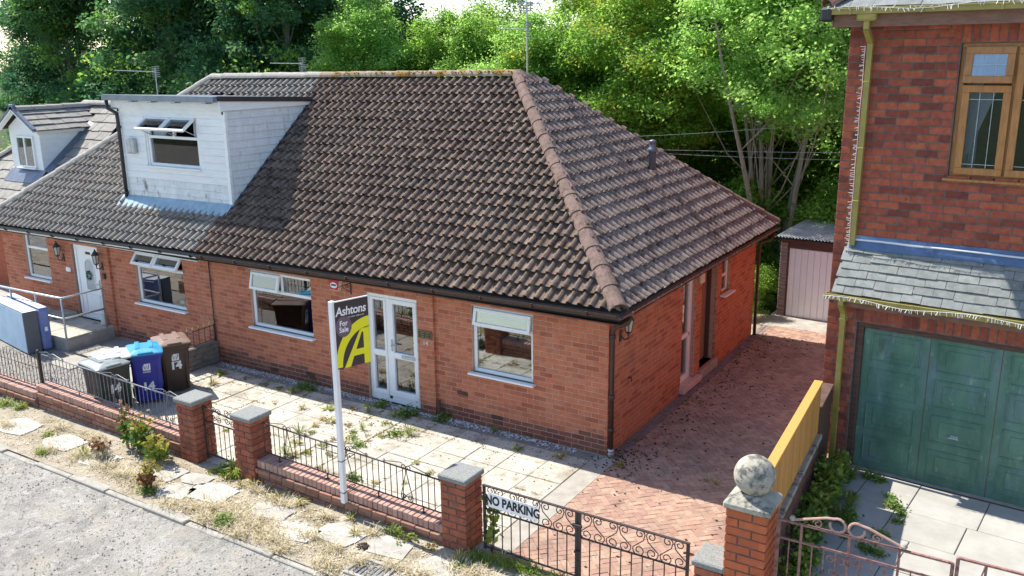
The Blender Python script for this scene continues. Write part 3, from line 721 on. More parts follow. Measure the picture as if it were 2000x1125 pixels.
brick_face(poolL, T_BR, fwL, (XL, 0, 0), FRU, FRN, PARTY-XL, 0, 2.27, with_lintels(hsL, .0), start=-.1, dark_below=.12, tm_dark=T_BRD)
# brick pilasters beside the doors
for (t, pool, x0, x1, zt) in ((bungalow, poolR, -3.64, -3.30, 2.39), (neighbour, poolL, -12.70, -12.33, 2.23)):
    mb = MB(); mb.box((x0, -.055, -.05), (x1, -.0045, zt)); pl = mb.build('pilaster', M_MORTAR, t)
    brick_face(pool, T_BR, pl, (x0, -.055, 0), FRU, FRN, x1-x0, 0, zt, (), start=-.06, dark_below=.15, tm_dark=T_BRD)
    brick_face(pool, T_BR, pl, (x1, -.055, 0), (0, 1, 0), (1, 0, 0), .055, 0, zt, (), start=0)
# air bricks
for (x, z, t) in ((-6.35, .20, bungalow), (-7.35, .12, bungalow), (-2.05, .22, bungalow), (-2.75, .52, bungalow)):
    mb = MB(); mb.box((x-.11, -.010, z-.035), (x+.11, -.0055, z+.035))
    for k in range(5): mb.box((x-.10+k*.042, -.016, z-.03), (x-.085+k*.042, -.0101, z+.03))
    mb.build('air_brick', M_TIMBER, t)
# side wall with its two door recesses and the small window
S_H = [(3.05, 3.72, .02, 2.30), (4.02, 4.86, .16, 2.30), (5.12, 5.62, 1.43, 2.14)]
mb = MB(); wall_mesh(mb, (0, .27, 0), (0, 1, 0), (1, 0, 0), DEP-.27, -.1, 2.40, [(a-.27, b-.27, c, d) for a, b, c, d in S_H], .27)
sw = mb.build('side_wall', M_MORTAR, bungalow)
brick_face(poolR, T_BR, sw, (0, -.004, 0), (0, 1, 0), (1, 0, 0), DEP, 0, 2.40, [(a+.004, b+.004, c, d) for a, b, c, d in S_H], start=-.02)
poolR.emit(bungalow, 'brickwork'); poolL.emit(neighbour, 'brickwork')
mb = MB(); mb.box((PARTY, DEP-.27, -.1), (-.27, DEP, 2.4)); mb.box((PARTY-.1, .27, -.1), (PARTY, DEP-.27, 2.4)); mb.build('rear_wall', M_BRICK, bungalow)
mb = MB(); mb.box((XL, DEP-.27, -.1), (PARTY-.1, DEP, 2.24)); mb.box((XL, .27, -.1), (XL+.27, DEP-.27, 2.24)); mb.build('rear_wall', M_BRICK, neighbour)
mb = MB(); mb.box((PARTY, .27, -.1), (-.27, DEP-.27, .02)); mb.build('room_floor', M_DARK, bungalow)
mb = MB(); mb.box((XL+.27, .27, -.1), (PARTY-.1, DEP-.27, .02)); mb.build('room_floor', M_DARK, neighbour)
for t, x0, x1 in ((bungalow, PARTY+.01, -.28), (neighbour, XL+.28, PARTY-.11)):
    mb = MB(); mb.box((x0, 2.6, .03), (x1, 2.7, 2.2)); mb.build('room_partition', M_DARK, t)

# --- roofs ---------------------------------------------------------------
def roof_poly(x, y, d=0): return Vector((x, y, roof_z(x, y)-d))
for t, a, b in ((bungalow, PARTY, 0), (neighbour, XL, PARTY)):
    d = .03; mb = MB(); MX = Vector((PARTY, 3.66, roof_z(PARTY, 3.66)+.02-d)); MF = Vector((PARTY, -.30, roof_z(PARTY, -.30)-d)); MR_ = Vector((PARTY, 7.62, roof_z(PARTY, -.30)-d))
    D = Vector((0, 0, -d)); S_ = Vector((0, 0, -.10))
    if t is bungalow: faces = [[MF, ER+D, APR+D, MX], [ER+D, RR+D, APR+D], [RR+D, MR_, MX, APR+D]]
    else: faces = [[EL+D, MF, MX, APL+D], [RL+D, EL+D, APL+D], [MR_, RL+D, APL+D, MX]]
    for f in faces: mb.poly([q[:] for q in f])
    for f in faces: mb.poly([(q+S_)[:] for q in reversed(f)])
    mb.build('roof', [M_DECK], t)
    # soffit and fascia
roofR = [o for o in bungalow.children if o.name.startswith('roof')][0]; roofL = [o for o in neighbour.children if o.name.startswith('roof')][0]
T_PT = pantile_tmpl('roof_tile', M_TILE); T_PTL = pantile_tmpl('roof_tile', M_TILE_L); T_PTS = pantile_tmpl('roof_tile', M_TILE_S, lip=.050)
T_HP = ridge_tmpl('hip_tile', M_HIP, r=.14); T_RD = ridge_tmpl('ridge_tile', M_RIDGE); T_RG = ridge_tmpl('ridge_tile', M_RIDGE_G)
ROWS, GAUGE, PIT = 20, .2555, .19
YF = (0, COSP, SINP); XF = Vector((1, 0, KX)).normalized()
DX0, DX1, DY = -12.30, -8.88, .63
def in_dormer(q): return DX0-.02 < q.x < DX1+.05 and q.y > DY-.20 and q.z < 5.19
hipF = [(APR, Vector((APR.y-ER.y, -(APR.x-ER.x), 0)).normalized())]           # drop what lies to the right of the hip
if (Vector((5, 0, 0))-APR).dot(hipF[0][1]) < 0: hipF = [(APR, -hipF[0][1])]
hipL = [(APL, Vector((APL.y-EL.y, -(APL.x-EL.x), 0)).normalized())]
if (Vector((-25, 0, 0))-APL).dot(hipL[0][1]) < 0: hipL = [(APL, -hipL[0][1])]
pool = Pool('roof_tile', 300)
n0 = int((ER.x-PARTY)/PIT)
tile_slope(pool, T_PT, roofR, (PARTY, -.30, roof_z(PARTY, -.30)), XF, YF, ER.x-PARTY+.1, ROWS, GAUGE, PIT, hipF, in_dormer)
hipS = [(APR, -hipF[0][1])]
nb = Vector((RR.y-APR.y, -(RR.x-APR.x), 0)).normalized()
if (Vector((-4, 7.6, 0))-APR).dot(nb) < 0: nb = -nb
hipS.append((APR, nb))
tile_slope(pool, T_PTS, roofR, ER, (0, 1, 0), (-COSP, 0, SINP), RR.y-ER.y, ROWS, GAUGE, PIT, hipS)
pool.emit(roofR, 'tiling')
pool = Pool('roof_tile', 300)
tile_slope(pool, T_PTL, roofL, (PARTY-int((PARTY-EL.x)/PIT+1)*PIT, -.30, roof_z(PARTY-int((PARTY-EL.x)/PIT+1)*PIT, -.30)), XF, YF, (int((PARTY-EL.x)/PIT+1)-.5)*PIT, ROWS, GAUGE, PIT, hipL, in_dormer)
pool.emit(roofL, 'tiling')
up = Vector((0, 0, .045))
ridge_line(bungalow, T_HP, ER+up+Vector((-.03, .03, .0)), APR+up, .44, 'hip_tile')
ridge_line(bungalow, T_HP, RR+up, APR+up, .44, 'hip_tile')
ridge_line(bungalow, T_RD, (PARTY, 3.66, APR.z+KX*(PARTY-APR.x)+.05), APR+up, .44)
ridge_line(neighbour, T_RG, APL+up, (PARTY, 3.66, APR.z+KX*(PARTY-APR.x)+.05), .44)
ridge_line(neighbour, T_RG, EL+up, APL+up, .44, 'hip_tile')
ridge_line(neighbour, T_RG, RL+up, APL+up, .44, 'hip_tile')
# moss in the pans of the tiles
pts = []
for _ in range(16000):
    x = rng.uniform(-9, .2); y = rng.uniform(-.28, 3.6)
    if rng.random() > .25+.75*max(0, math.sin(x*1.9+y*1.1)*math.sin(y*2.3-x*.6)+.2): continue
    x = round((x-PARTY)/PIT)*PIT+PARTY+rng.gauss(.03, .035)
    v = Vector((x, y, 0))
    if (v-APR).dot(hipF[0][1]) > -.1 or (x < DX1+.15 and y > .4): continue
    pts.append((x, y, roof_z(x, y)+.042))
for _ in range(2600):
    y = rng.uniform(-.2, 7.5); x = rng.uniform(-3.8, .25); v = Vector((x, y, 0))
    if (v-APR).dot(hipS[0][1]) > -.1 or (v-APR).dot(nb) > -.1: continue
    pts.append((x, y, ER.z-(x-.32)*TAN+.036))
scatter('moss', M_MOSS, pts, roofR, .012, .046, .8)
pts = []
for _ in range(900):
    x = rng.uniform(-16.5, PARTY); y = rng.uniform(-.28, 3.4); x = round((x-PARTY)/PIT)*PIT+PARTY+rng.gauss(.03, .035); v = Vector((x, y, 0))
    if (v-APL).dot(hipL[0][1]) > -.1 or in_dormer(Vector((x, y, 4))): continue
    pts.append((x, y, roof_z(x, y)+.036))
scatter('moss', M_MOSS, pts, roofL, .010, .028, .7)
scatter('moss', mat('golden_moss', [(.22, .13, .03), (.34, .22, .05)], 9, 1, .5, 90, piece=.3), [(x, 3.66+rng.gauss(0, .09), APR.z+KX*(x-APR.x)+.135-abs(rng.gauss(0, .03))) for x in [rng.uniform(-8.6, -3.9) for _ in range(900)]], roofR, .012, .04, .6)

# fascia, gutter, downpipes
def eave(t, x0, x1, m_f, m_g):
    mb = MB(); z = lambda x: roof_z(x, -.30)
    vs = [(x, y, z(x)+dz) for x in (x0, x1) for y, dz in ((-.30, -.035), (-.30, -.105), (-.275, -.105), (-.275, -.035))]
    mb.add(vs, [(0, 1, 5, 4), (1, 2, 6, 5), (2, 3, 7, 6), (3, 0, 4, 7), (3, 2, 1, 0), (4, 5, 6, 7)])
    mb.box((x0, -.274, min(z(x0), z(x1))-.099), (x1, .02, min(z(x0), z(x1))-.085)); mb.build('fascia', m_f, t)
    gutter(t, (x0, -.360, z(x0)+.002), (x1, -.360, z(x1)+.002), (0, -1, 0), .056, m_g, .95)
eave(bungalow, PARTY, ER.x, M_GUT, M_GUT)
eave(neighbour, EL.x, PARTY-.01, M_BOARD, M_BLACK)
mb = MB(); mb.box((.274, -.25, ER.z-.105), (.299, 7.60, ER.z-.04)); mb.box((.0, -.25, ER.z-.099), (.273, 7.60, ER.z-.085)); mb.build('side_fascia', mat('pinkish_fascia', [(.30, .17, .13), (.38, .23, .18)], 6, .7), bungalow)
gutter(bungalow, (.36, -.36, ER.z-.015), (.36, 7.66, ER.z-.025), (1, 0, 0), .055, mat('rusty_gutter', [(.15, .09, .07), (.24, .15, .12)], 8, .6), .95)
downpipe(bungalow, [(.34, .05, 2.33), (.30, .03, 2.22), (.10, .03, 2.13), (.055, .03, 2.06), (.055, .03, .06)], .036, M_GUT, [(.055, .03, 1.98), (.055, .03, 1.0), (.055, .03, .45)])
mb = MB(); mb.lathe([(.05, 0), (.055, .05), (.045, .06), (.045, .09), (.06, .10), (.05, .13)], 12, Matrix.Translation((.055, .03, 0))); mb.build('drain_collar', M_STEEL, bungalow)
downpipe(bungalow, [(.36, 7.45, 2.33), (.30, 7.42, 2.20), (.08, 7.36, 2.10), (.06, 7.34, 2.0), (.06, 7.34, 0.0)], .036, M_GUT, [(.06, 7.34, 1.9), (.06, 7.34, .8)])
downpipe(neighbour, [(PARTY+.03, -.03, 2.30), (PARTY+.03, -.03, .0)], .012, M_GUT, name='cable_conduit')

# --- openings of the right bungalow -----------------------------------------
FR = uvn((0, 0, 0), FRU, FRN)
window(bungalow, FR, *H_R[0], transom=1.72, top_verts=(-7.02,), open_top=((0, .22),), sill=.10)
window(bungalow, FR, *H_R[2], transom=1.78, open_top=((0, .20),), sill=.10)
def door_glazed(t, fr, u0, u1, z1, split, m):
    n0, n1 = -.13, -.06; mb = MB(); f = .075
    for a, b, c, d in ((u0, u1, z1-f, z1), (u0, u0+f, .0, z1-f), (u1-f, u1, .0, z1-f), (split-f/2, split+f/2, .06, z1-f), (u0+f, u1-f, 0, .13)):
        mb.cbox((a, n0, c), (b, n1, d), .006, fr)
    d = mb.build('door_frame', m, t)
    mb = MB(); zr = .93
    for a, b, (c, e) in ((u0+f, split-f/2, (.13, z1-f)), (split+f/2, u1-f, (.13, z1-f))):
        g = .05 if a < split-.2 else .085
        for p, q, r_, s_ in ((a, b, e-g, e), (a, b, c, c+g+.03), (a, a+g, c+g+.03, e-g), (b-g, b, c+g+.03, e-g), (a+g, b-g, zr-.06, zr+.05)):
            mb.cbox((p, n0+.01, r_), (q, n1+.015, s_), .006, fr)
        for r_, s_ in ((c+g+.03, zr-.06), (zr+.05, e-g)): pane(d, fr, a+g, b-g, r_, s_, -.095)
    mb.build('door_leaf', m, d)
    mb = MB(); mb.cbox((split+.07, n1+.014, 1.0), (split+.105, n1+.03, 1.22), .004, fr); mb.cbox((split+.08, n1+.03, 1.10), (split+.20, n1+.06, 1.125), .004, fr); mb.build('door_handle', M_STEEL, d)
    mb = MB(); mb.cbox((split+.30, n1+.014, .90), (split+.60, n1+.03, .965), .006, fr); mb.box((split+.32, n1+.0301, .91), (split+.58, n1+.034, .955), fr); mb.build('letter_plate', M_STEEL, d)
door_glazed(bungalow, FR, H_R[1][0], H_R[1][1], H_R[1][3], -4.40, M_WHITE)
# side: glazed door, plank door, small window
FS = uvn((0, 0, 0), (0, 1, 0), (1, 0, 0))
mb = MB()
for a, b, c, d in ((3.05, 3.12, .13, 2.30), (3.65, 3.72, .13, 2.30), (3.12, 3.65, 2.22, 2.30), (3.12, 3.65, .13, .24), (3.12, 3.65, .98, 1.06), (3.12, 3.18, .24, 2.22), (3.59, 3.65, .24, 2.22)):
    mb.cbox((a, -.16, c), (b, -.08, d), .006, FS)
sdoor = mb.build('side_door', mat('pinkish_upvc', [(.76, .72, .71), (.80, .76, .75)], 3, .4), bungalow)
pane(sdoor, FS, 3.18, 3.59, .24, .98, -.12); pane(sdoor, FS, 3.18, 3.59, 1.06, 2.22, -.12)
mb = MB(); mb.cbox((3.0, -.16, .02), (3.95, .10, .13), .01, FS); mb.build('door_step', mat('pinkish_step', [(.50, .36, .32), (.60, .45, .40)], 6, .9), bungalow)
mb = MB(); mb.cbox((4.0, -.27, .0), (4.95, .06, .16), .01, FS); mb.build('door_step', M_CONC, bungalow)
mb = MB()
for k in range(7): mb.cbox((4.05+k*.11, -.24, .17), (4.155+k*.11, -.20, 2.20), .006, FS)
pd = mb.build('plank_door', mat('brown_planks', [(.20, .13, .09), (.27, .18, .125)], 6, .7, stretch=(6, 6, .8)), bungalow)
mb = MB(); mb.cbox((4.02, -.2, .16), (4.05, -.12, 2.3), .005, FS); mb.cbox((4.83, -.2, .16), (4.86, -.12, 2.3), .005, FS); mb.build('door_post', M_TIMBER, pd)
mb = MB(); mb.tube([FS @ Vector((4.15, -.19, 1.10)), FS @ Vector((4.15, -.14, 1.10)), FS @ Vector((4.25, -.13, 1.10))], .012, 6); mb.build('door_handle', M_BLACK, pd)
mb = MB(); mb.cbox((3.80, .0, 1.95), (3.98, .07, 2.22), .02, FS); mb.build('porch_lamp', M_CREAM, bungalow)
window(bungalow, FS, *S_H[2], transom=1.78, back=.06, sill=.12, fw=.05)
# flue on the hip end
fl = thing('flue', 'grey metal flue pipe with terracotta base rising from the hip end tiles', 'flue', (-1.31, 4.53, 3.70))
zb = 3.66
mb = MB(); mb.lathe([(.085, 0), (.085, .26), (.075, .27)], 14, Matrix.Translation((-1.31, 4.53, zb))); mb.build('base', M_TERRA, fl, True)
mb = MB(); mb.lathe([(.07, .27), (.07, .62), (.095, .63), (.10, .66), (.085, .69), (.06, .72), (.06, .80), (.075, .81), (.07, .84), (.0, .86)], 14, Matrix.Translation((-1.31, 4.53, zb))); mb.build('pipe', M_LEAD, fl, True)
mb = MB(); mb.add([(-1.46, 4.36, 3.86), (-1.46, 4.70, 3.86), (-.98, 4.70, 3.47), (-.98, 4.36, 3.47)], [(0, 1, 2, 3)], Matrix.Translation((0, 0, .10))); mb.build('flashing', M_LEAD, fl)

# --- openings of the left bungalow -------------------------------------------
window(neighbour, FR, *H_L[0], transom=1.76, sill=.09)
window(neighbour, FR, *H_L[2], transom=1.78, top_verts=(-10.70,), open_top=((0, .62), (1, .62)), sill=.10)
# white door with arched light
u0, u1, z0, z1 = -13.73, -12.73, .27, 2.03
mb = MB()
for a, b, c, d in ((u0, u0+.07, z0, z1), (u1-.07, u1, z0, z1), (u0+.07, u1-.07, z1-.07, z1), (u0+.07, u1-.07, z0, z0+.06)): mb.cbox((a, -.10, c), (b, -.03, d), .006, FR)
fd = mb.build('door_frame', M_WHITE, neighbour)
mb = MB(); mb.cbox((u0+.07, -.09, z0+.06), (u1-.07, -.05, z1-.07), .008, FR)
for a, b, c, d in ((u0+.22, u1-.22, .42, .88),):
    for p, q, r_, s_ in ((a, b, d-.02, d), (a, b, c, c+.02), (a, a+.02, c, d), (b-.02, b, c, d)): mb.cbox((p, -.05, r_), (q, -.035, s_), .004, FR)
    mb.cbox((a+.06, -.05, c+.07), (b-.06, -.04, d-.07), .01, FR)
mb.build('door_leaf', M_WHITE, fd)
cu = (u0+u1)/2; pts = [(cu-.17, .98), (cu+.17, .98)] + [(cu+.17*math.cos(a), 1.55+.17*math.sin(a)) for a in [math.pi*i/10 for i in range(11)]]
mb = MB(); vs = [(FR @ Vector((x, -.046, z)))[:] for x, z in pts]; mb.poly(vs); mb.build('pane', M_GLASS_D, fd)
mb = MB(); ring = [FR @ Vector((x, -.044, z)) for x, z in pts]; mb.tube(ring, .014, 6, closed=True); mb.build('pane_bead', M_WHITE, fd)
mb = MB(); mb.cbox((cu-.09, -.049, 1.82), (cu+.09, -.04, 1.88), .004, FR); mb.build('door_number', M_TIMBER, fd)
mb = MB(); mb.cbox((u1-.19, -.049, 1.05), (u1-.16, -.03, 1.25), .004, FR); mb.cbox((u1-.27, -.03, 1.14), (u1-.17, -.012, 1.16), .004, FR); mb.build('door_handle', M_STEEL, fd)
mb = MB()
for k in range(14):
    a = k*2*math.pi/14; p = FR @ Vector((cu-.03+.075*math.cos(a), -.03, 1.33+.085*math.sin(a)))
    for _ in range(9):
        q = p+Vector((rng.gauss(0, .02), rng.uniform(-.02, .01), rng.gauss(0, .02))); d = Vector((rng.gauss(0, 1), rng.gauss(0, 1), rng.gauss(0, 1))).normalized()*.02
        e = d.orthogonal().normalized()*.009; mb.add([(q-e)[:], (q+d)[:], (q+e)[:], (q-d)[:]], [(0, 1, 2, 3)])
wr = mb.build('door_wreath', M_LEAF_D); tag(wr, 'small round green wreath hanging on the white arched door', 'wreath')
# curtains behind the dormer window and plain blinds below
def curtain(t, fr, u0, u1, z0, z1, n, m=M_CURT, waves=5):
    k = waves*6; vs = []; fs = []
    for i in range(k+1):
        u = u0+(u1-u0)*i/k; d = n+.025*math.sin(i/6*2*math.pi)
        vs += [(u, d, z0), (u, d, z1)]
    fs = [(2*i, 2*i+2, 2*i+3, 2*i+1) for i in range(k)]
    mb = MB(); mb.add(vs, fs, fr); return mb.build('curtain', m, t)
curtain(neighbour, FR, -15.7, -14.78, 1.04, 2.08, -.26, mat('net_curtain', [(.16, .19, .18), (.22, .25, .24)], 5, .9, stretch=(8, 8, .5)), 9)

# --- dormer ---------------------------------------------------------------------
DZ = 5.10
mb = MB(); yb = lambda z: (z-roof_z(DX1, -.30))/TAN-.30
vs = [(DX0, DY, 3.02), (DX1, DY, 3.02), (DX1, DY, DZ+.12), (DX0, DY, DZ+.12)]
back = lambda x, z: (x, (z-2.455-KX*x)/TAN-.30, z)
WH = (-11.40, -9.75, 3.90, 4.97)
def dz_front(mb):
    wall_mesh(mb, (DX0, DY, 0), FRU, FRN, DX1-DX0, 3.0, DZ+.12, [(WH[0]-DX0, WH[1]-DX0, WH[2], WH[3])], .10)
dz_front(mb)
for x, s_ in ((DX1, -1), (DX0, 1)):
    a = (x, DY+.1, roof_z(x, DY+.1)-.02); b = (x, DY+.1, DZ+.12); c = back(x, DZ+.12)
    b = (x, DY+.1, DZ+.10); c = back(x, DZ+.08)
    q = [a, b, c]; mb.poly(q); mb.poly([(p[0]+s_*.1, p[1], p[2]) for p in q])
dormer = mb.build('dormer', M_BOARD, neighbour)
# front boards, cheek boards
nb_ = 13; bh = (DZ-3.16)/nb_
for i in range(nb_):
    za = 3.16+i*bh; zb_ = za+bh-.006; zc = (za+zb_)/2
    segs = [(DX0+.0, DX1)] if not (WH[2]-.03 < zc < WH[3]) else [(DX0, WH[0]-.05), (WH[1]+.05, DX1)]
    for a, b in segs:
        m = MB(); m.add([(a, DY-.004, za), (b, DY-.004, za), (b, DY-.024, za), (a, DY-.024, za), (a, DY-.004, zb_), (b, DY-.004, zb_), (b, DY-.010, zb_), (a, DY-.010, zb_)],
                        [(0, 3, 2, 1), (4, 5, 6, 7), (3, 7, 6, 2), (0, 4, 7, 3), (1, 2, 6, 5)]); m.build('cladding_board', M_BOARD_D if i < 3 else M_BOARD, dormer)
    ya = DY; zlo = za
    ye0 = back(DX1, za)[1]; ye1 = back(DX1, zb_)[1]
    m = MB(); x = DX1
    m.add([(x+.004, ya, za), (x+.024, ya, za), (x+.010, ya, zb_), (x+.004, ya, zb_), (x+.004, ye0, za), (x+.024, ye0, za), (x+.010, ye1, zb_), (x+.004, ye1, zb_)],
          [(0, 1, 2, 3), (4, 7, 6, 5), (1, 5, 6, 2), (0, 4, 5, 1), (3, 2, 6, 7)]); m.build('cladding_board', M_BOARD_C, dormer)
mb = MB(); mb.box((DX1-.05, DY-.034, 3.14), (DX1+.034, DY+.03, DZ)); mb.box((DX0-.01, DY-.034, 3.10), (DX0+.06, DY, DZ)); mb.build('corner_trim', M_BOARD, dormer)
# flat roof, fascias, trims
ft = DZ+.26
mb = MB(); vs = [(DX0-.12, DY-.16), (DX1+.05, DY-.16), (DX1+.05, back(DX1, ft)[1]+.02), (DX0-.12, back(DX0, ft)[1]+.02)]
FALL = .048; rz2 = lambda y: ft-.01-FALL*(y-DY)
for q in (0, .045): pass
v8 = [(x, y, rz2(y)+q) for q in (0, .045) for x, y in vs]; mb.add(v8, [(3, 2, 1, 0), (4, 5, 6, 7), (0, 1, 5, 4), (1, 2, 6, 5), (2, 3, 7, 6), (3, 0, 4, 7)]); mb.build('flat_roof', M_LEAD, dormer)
mb = MB(); mb.box((DX0-.10, DY-.10, DZ+.02), (DX1-.02, DY-.035, ft-.011)); yk = back(DX1, DZ+.10)[1]; mb.add([(DX1+x, y, z) for x in (.026, .055) for y, z in ((DY-.15, DZ+.02), (back(DX1, DZ+.02)[1], DZ+.02), (yk, rz2(yk)-.03), (DY-.15, rz2(DY-.15)-.03))], [(0, 1, 2, 3), (7, 6, 5, 4), (0, 4, 5, 1), (3, 2, 6, 7), (0, 3, 7, 4), (1, 5, 6, 2)]); mb.box((DX0, DY-.034, DZ-.06), (DX1, DY-.002, DZ+.019)); mb.build('dormer_fascia', M_BOARD, dormer)
mb = MB(); ye_ = back(DX1, ft-.10)[1]; mb.bar((DX1+.055, DY-.17, rz2(DY-.17)+.005), (DX1+.055, ye_, rz2(ye_)+.005), .065, .10); mb.build('roof_trim', M_BLACK, dormer)
mb = MB(); mb.box((DX0-.18, DY-.26, ft-.07), (DX1+.0, DY-.165, ft+.045))
for x in (-11.55, -10.9, -10.15, -9.2): mb.cbox((x-.02, DY-.275, ft-.10), (x+.13, DY-.11, ft-.072), .01)
mb.build('dormer_gutter', mat('grey_blue_gutter', [(.16, .20, .24), (.22, .27, .31)], 5, .4, spec=.5), dormer)
downpipe(neighbour, [(DX0-.10, DY-.20, ft-.08), (DX0-.10, DY-.19, ft-.25), (DX0+.02, DY-.07, ft-.36), (DX0+.03, DY-.065, ft-.5), (DX0+.03, DY-.065, 3.14)], .04, M_BLACK, [(DX0+.03, DY-.065, 4.7), (DX0+.03, DY-.065, 3.25)], 'dormer_downpipe')
# lead apron and side flashing
mb = MB(); n = 60
vs = []
for i in range(n+1):
    x = DX0-.12+(DX1-DX0+.16)*i/n; w_ = .012*math.sin(i*2*math.pi*(DX1-DX0)/PIT/n)
    vs += [(x, DY-.025, 3.20), (x, DY-.03, roof_z(x, DY)+.10), (x, DY-.26, roof_z(x, DY-.26)+.092+w_)]
fs = []
for i in range(n):
    for k in (0, 1): fs.append((3*i+k, 3*i+k+1, 3*i+k+4, 3*i+k+3))
mb.add(vs, fs); mb.build('lead_apron', M_APRON, dormer)
mb = MB(); q = []
for z in (3.12, ft-.03):
    y = back(DX1, z)[1]
    q.append([(DX1+.03, y-.10, z+.02), (DX1+.03, y-.03, roof_z(DX1, y-.03)+.07), (DX1+.22, y-.03, roof_z(DX1+.2, y-.03)+.068)])
for a in (0, 1): mb.add([q[0][a], q[0][a+1], q[1][a+1], q[1][a]], [(0, 1, 2, 3)])
mb.build('side_flashing', mat('dark_lead', [(.035, .045, .075), (.06, .075, .11)], 6, .5), dormer)
FD = uvn((0, DY, 0), FRU, FRN)
window(neighbour, FD, *WH, transom=4.52, top_verts=(-10.55,), open_top=((0, .95), (1, .95)), back=.02, sill=.09, gm=M_GLASS_D)
curtain(neighbour, FD, -11.36, -10.93, 3.93, 4.95, -.14, M_CURT, 4); curtain(neighbour, FD, -10.02, -9.8, 3.93, 4.95, -.14, M_CURT, 3)
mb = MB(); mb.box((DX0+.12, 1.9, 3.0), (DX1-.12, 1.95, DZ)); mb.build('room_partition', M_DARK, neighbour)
mb = MB(); mb.cbox((-12.0, DY-.13, 4.14), (-11.74, DY-.026, 4.47), .02); mb.box((-11.97, DY-.136, 4.17), (-11.83, DY-.131, 4.44)); bxo = mb.build('wall_box', M_STEEL); tag(bxo, 'small grey metal box fixed to the white dormer boards', 'utility box')

# ================================================================== FAR LEFT HOUSE
far = thing('bungalow', 'partly visible bungalow at the far left with flat tiles and small gabled dormer', 'house', (-21, 3, 0))
FX0, FX1 = -22.15, -16.75; fz = lambda y: 2.4+.833*(y-1.3)
mb = MB(); mb.box((FX0+.3, 1.5, -.1), (FX1-.1, 1.75, 2.5)); mb.box((FX1-.35, 1.75, -.1), (FX1-.1, 7.0, 2.5)); mb.box((FX0+.3, 6.8, -.1), (FX1-.35, 7.0, 2.5)); mb.box((FX0+.3, 1.75, -.1), (FX0+.55, 6.8, 2.5))
mb.add([(FX1-.1, 1.6, 2.45), (FX1-.1, 6.9, 2.45), (FX1-.1, 4.25, 4.75)], [(0, 1, 2)]); mb.build('wall', M_BRICK_R, far)
yr, ye = 4.25, 1.15; zr = fz(yr)
FXR = -19.05; mb = MB(); mb.add([(FX0, ye, fz(ye)-.04), (FX1, ye, fz(ye)-.04), (FX1, yr, zr-.04), (FXR, yr, zr-.04), (FX0, 2*yr-ye, fz(ye)-.04), (FX1, 2*yr-ye, fz(ye)-.04)], [(0, 1, 2, 3), (3, 2, 5, 4), (0, 3, 4)]); froof = mb.build('roof', M_DECK, far)
T_FT = flat_tile_tmpl('flat_tile', M_FLATTILE, .325, .40, .025)
pool = Pool('flat_tile', 120)
FDX0, FDX1, FDY = -19.52, -18.10, 2.15
cs = 1/math.hypot(1, .833)
tile_slope(pool, T_FT, froof, (FX0, ye, fz(ye)), (1, 0, 0), (0, cs, .833*cs), FX1-FX0, 12, .335, .33, [(Vector((FX1, 0, 0)), Vector((1, 0, 0))), (Vector((FXR, yr, 0)), Vector((-1, 1, 0)).normalized())],
           lambda q: FDX0 < q.x < FDX1 and q.y > FDY-.1 and q.z < 4.7, stagger=.165)
pool.emit(froof, 'tiling')
ridge_line(far, T_RG, (FXR, yr, zr+.04), (FX1, yr, zr+.04), .44); ridge_line(far, T_RG, (FX0, ye, fz(ye)+.04), (FXR, yr, zr+.04), .44, 'hip_tile')
# small gabled dormer
gz, gr = 4.37, 4.84; gx = (FDX0+FDX1)/2
bk = lambda z: (z-2.4)/.833+1.3
mb = MB()
mb.poly([(FDX0, FDY, 3.05), (FDX1, FDY, 3.05), (FDX1, FDY, gz), (gx, FDY, gr-.06), (FDX0, FDY, gz)])
for x in (FDX0, FDX1): mb.poly([(x, FDY, 3.05), (x, FDY, gz), (x, bk(gz), gz)])
fdm = mb.build('gable_dormer', M_BOARD, far)
for i in range(9):
    za = 3.10+i*.14; zb_ = za+.135
    if zb_ > gz: break
    m = MB(); x = FDX1
    m.add([(x+.003, FDY, za), (x+.018, FDY, za), (x+.008, FDY, zb_), (x+.003, FDY, zb_), (x+.003, bk(za), za), (x+.018, bk(za), za), (x+.008, bk(zb_), zb_), (x+.003, bk(zb_), zb_)],
          [(0, 1, 2, 3), (4, 7, 6, 5), (1, 5, 6, 2), (0, 4, 5, 1), (3, 2, 6, 7)]); m.build('cladding_board', M_BOARD, fdm)
T_FT2 = flat_tile_tmpl('flat_tile', M_FLATTILE, .325, .26, .02)
hw = (FDX1-FDX0)/2+.18; sl = math.hypot(hw, gr-gz+.07); cx_, sx_ = hw/sl, (gr-gz+.07)/sl
mb = MB()
for s_ in (1, -1):
    mb.add([(gx+s_*hw, FDY-.18, gz-.07), (gx+s_*hw, bk(gz)+.2, gz-.07), (gx, bk(gr), gr), (gx, FDY-.18, gr)], [(0, 1, 2, 3)])
gro = mb.build('gable_roof', M_DECK, far)
pool = Pool('flat_tile', 60)
tile_slope(pool, T_FT2, gro, (gx+hw, FDY-.18, gz-.07), (0, 1, 0), (-cx_, 0, sx_), bk(gr)-FDY+.1, 4, sl/4, .33, [], lambda q: q.y > bk(q.z)+.1)
tile_slope(pool, T_FT2, gro, (gx-hw, bk(gr), gz-.07), (0, -1, 0), (cx_, 0, sx_), bk(gr)-FDY+.18, 4, sl/4, .33, [], lambda q: q.y > bk(q.z)+.1)
pool.emit(gro, 'tiling')
ridge_line(far, T_RG, (gx, FDY-.16, gr+.0), (gx, bk(gr), gr+.0), .44)
mb = MB()
for s_ in (1, -1):
    a = Vector((gx+s_*hw, FDY-.20, gz-.09)); b = Vector((gx, FDY-.20, gr)); mb.bar(a, b, .03, .15, up=(0, -1, 0))
mb.build('barge_board', M_BOARD, far)
mb = MB()
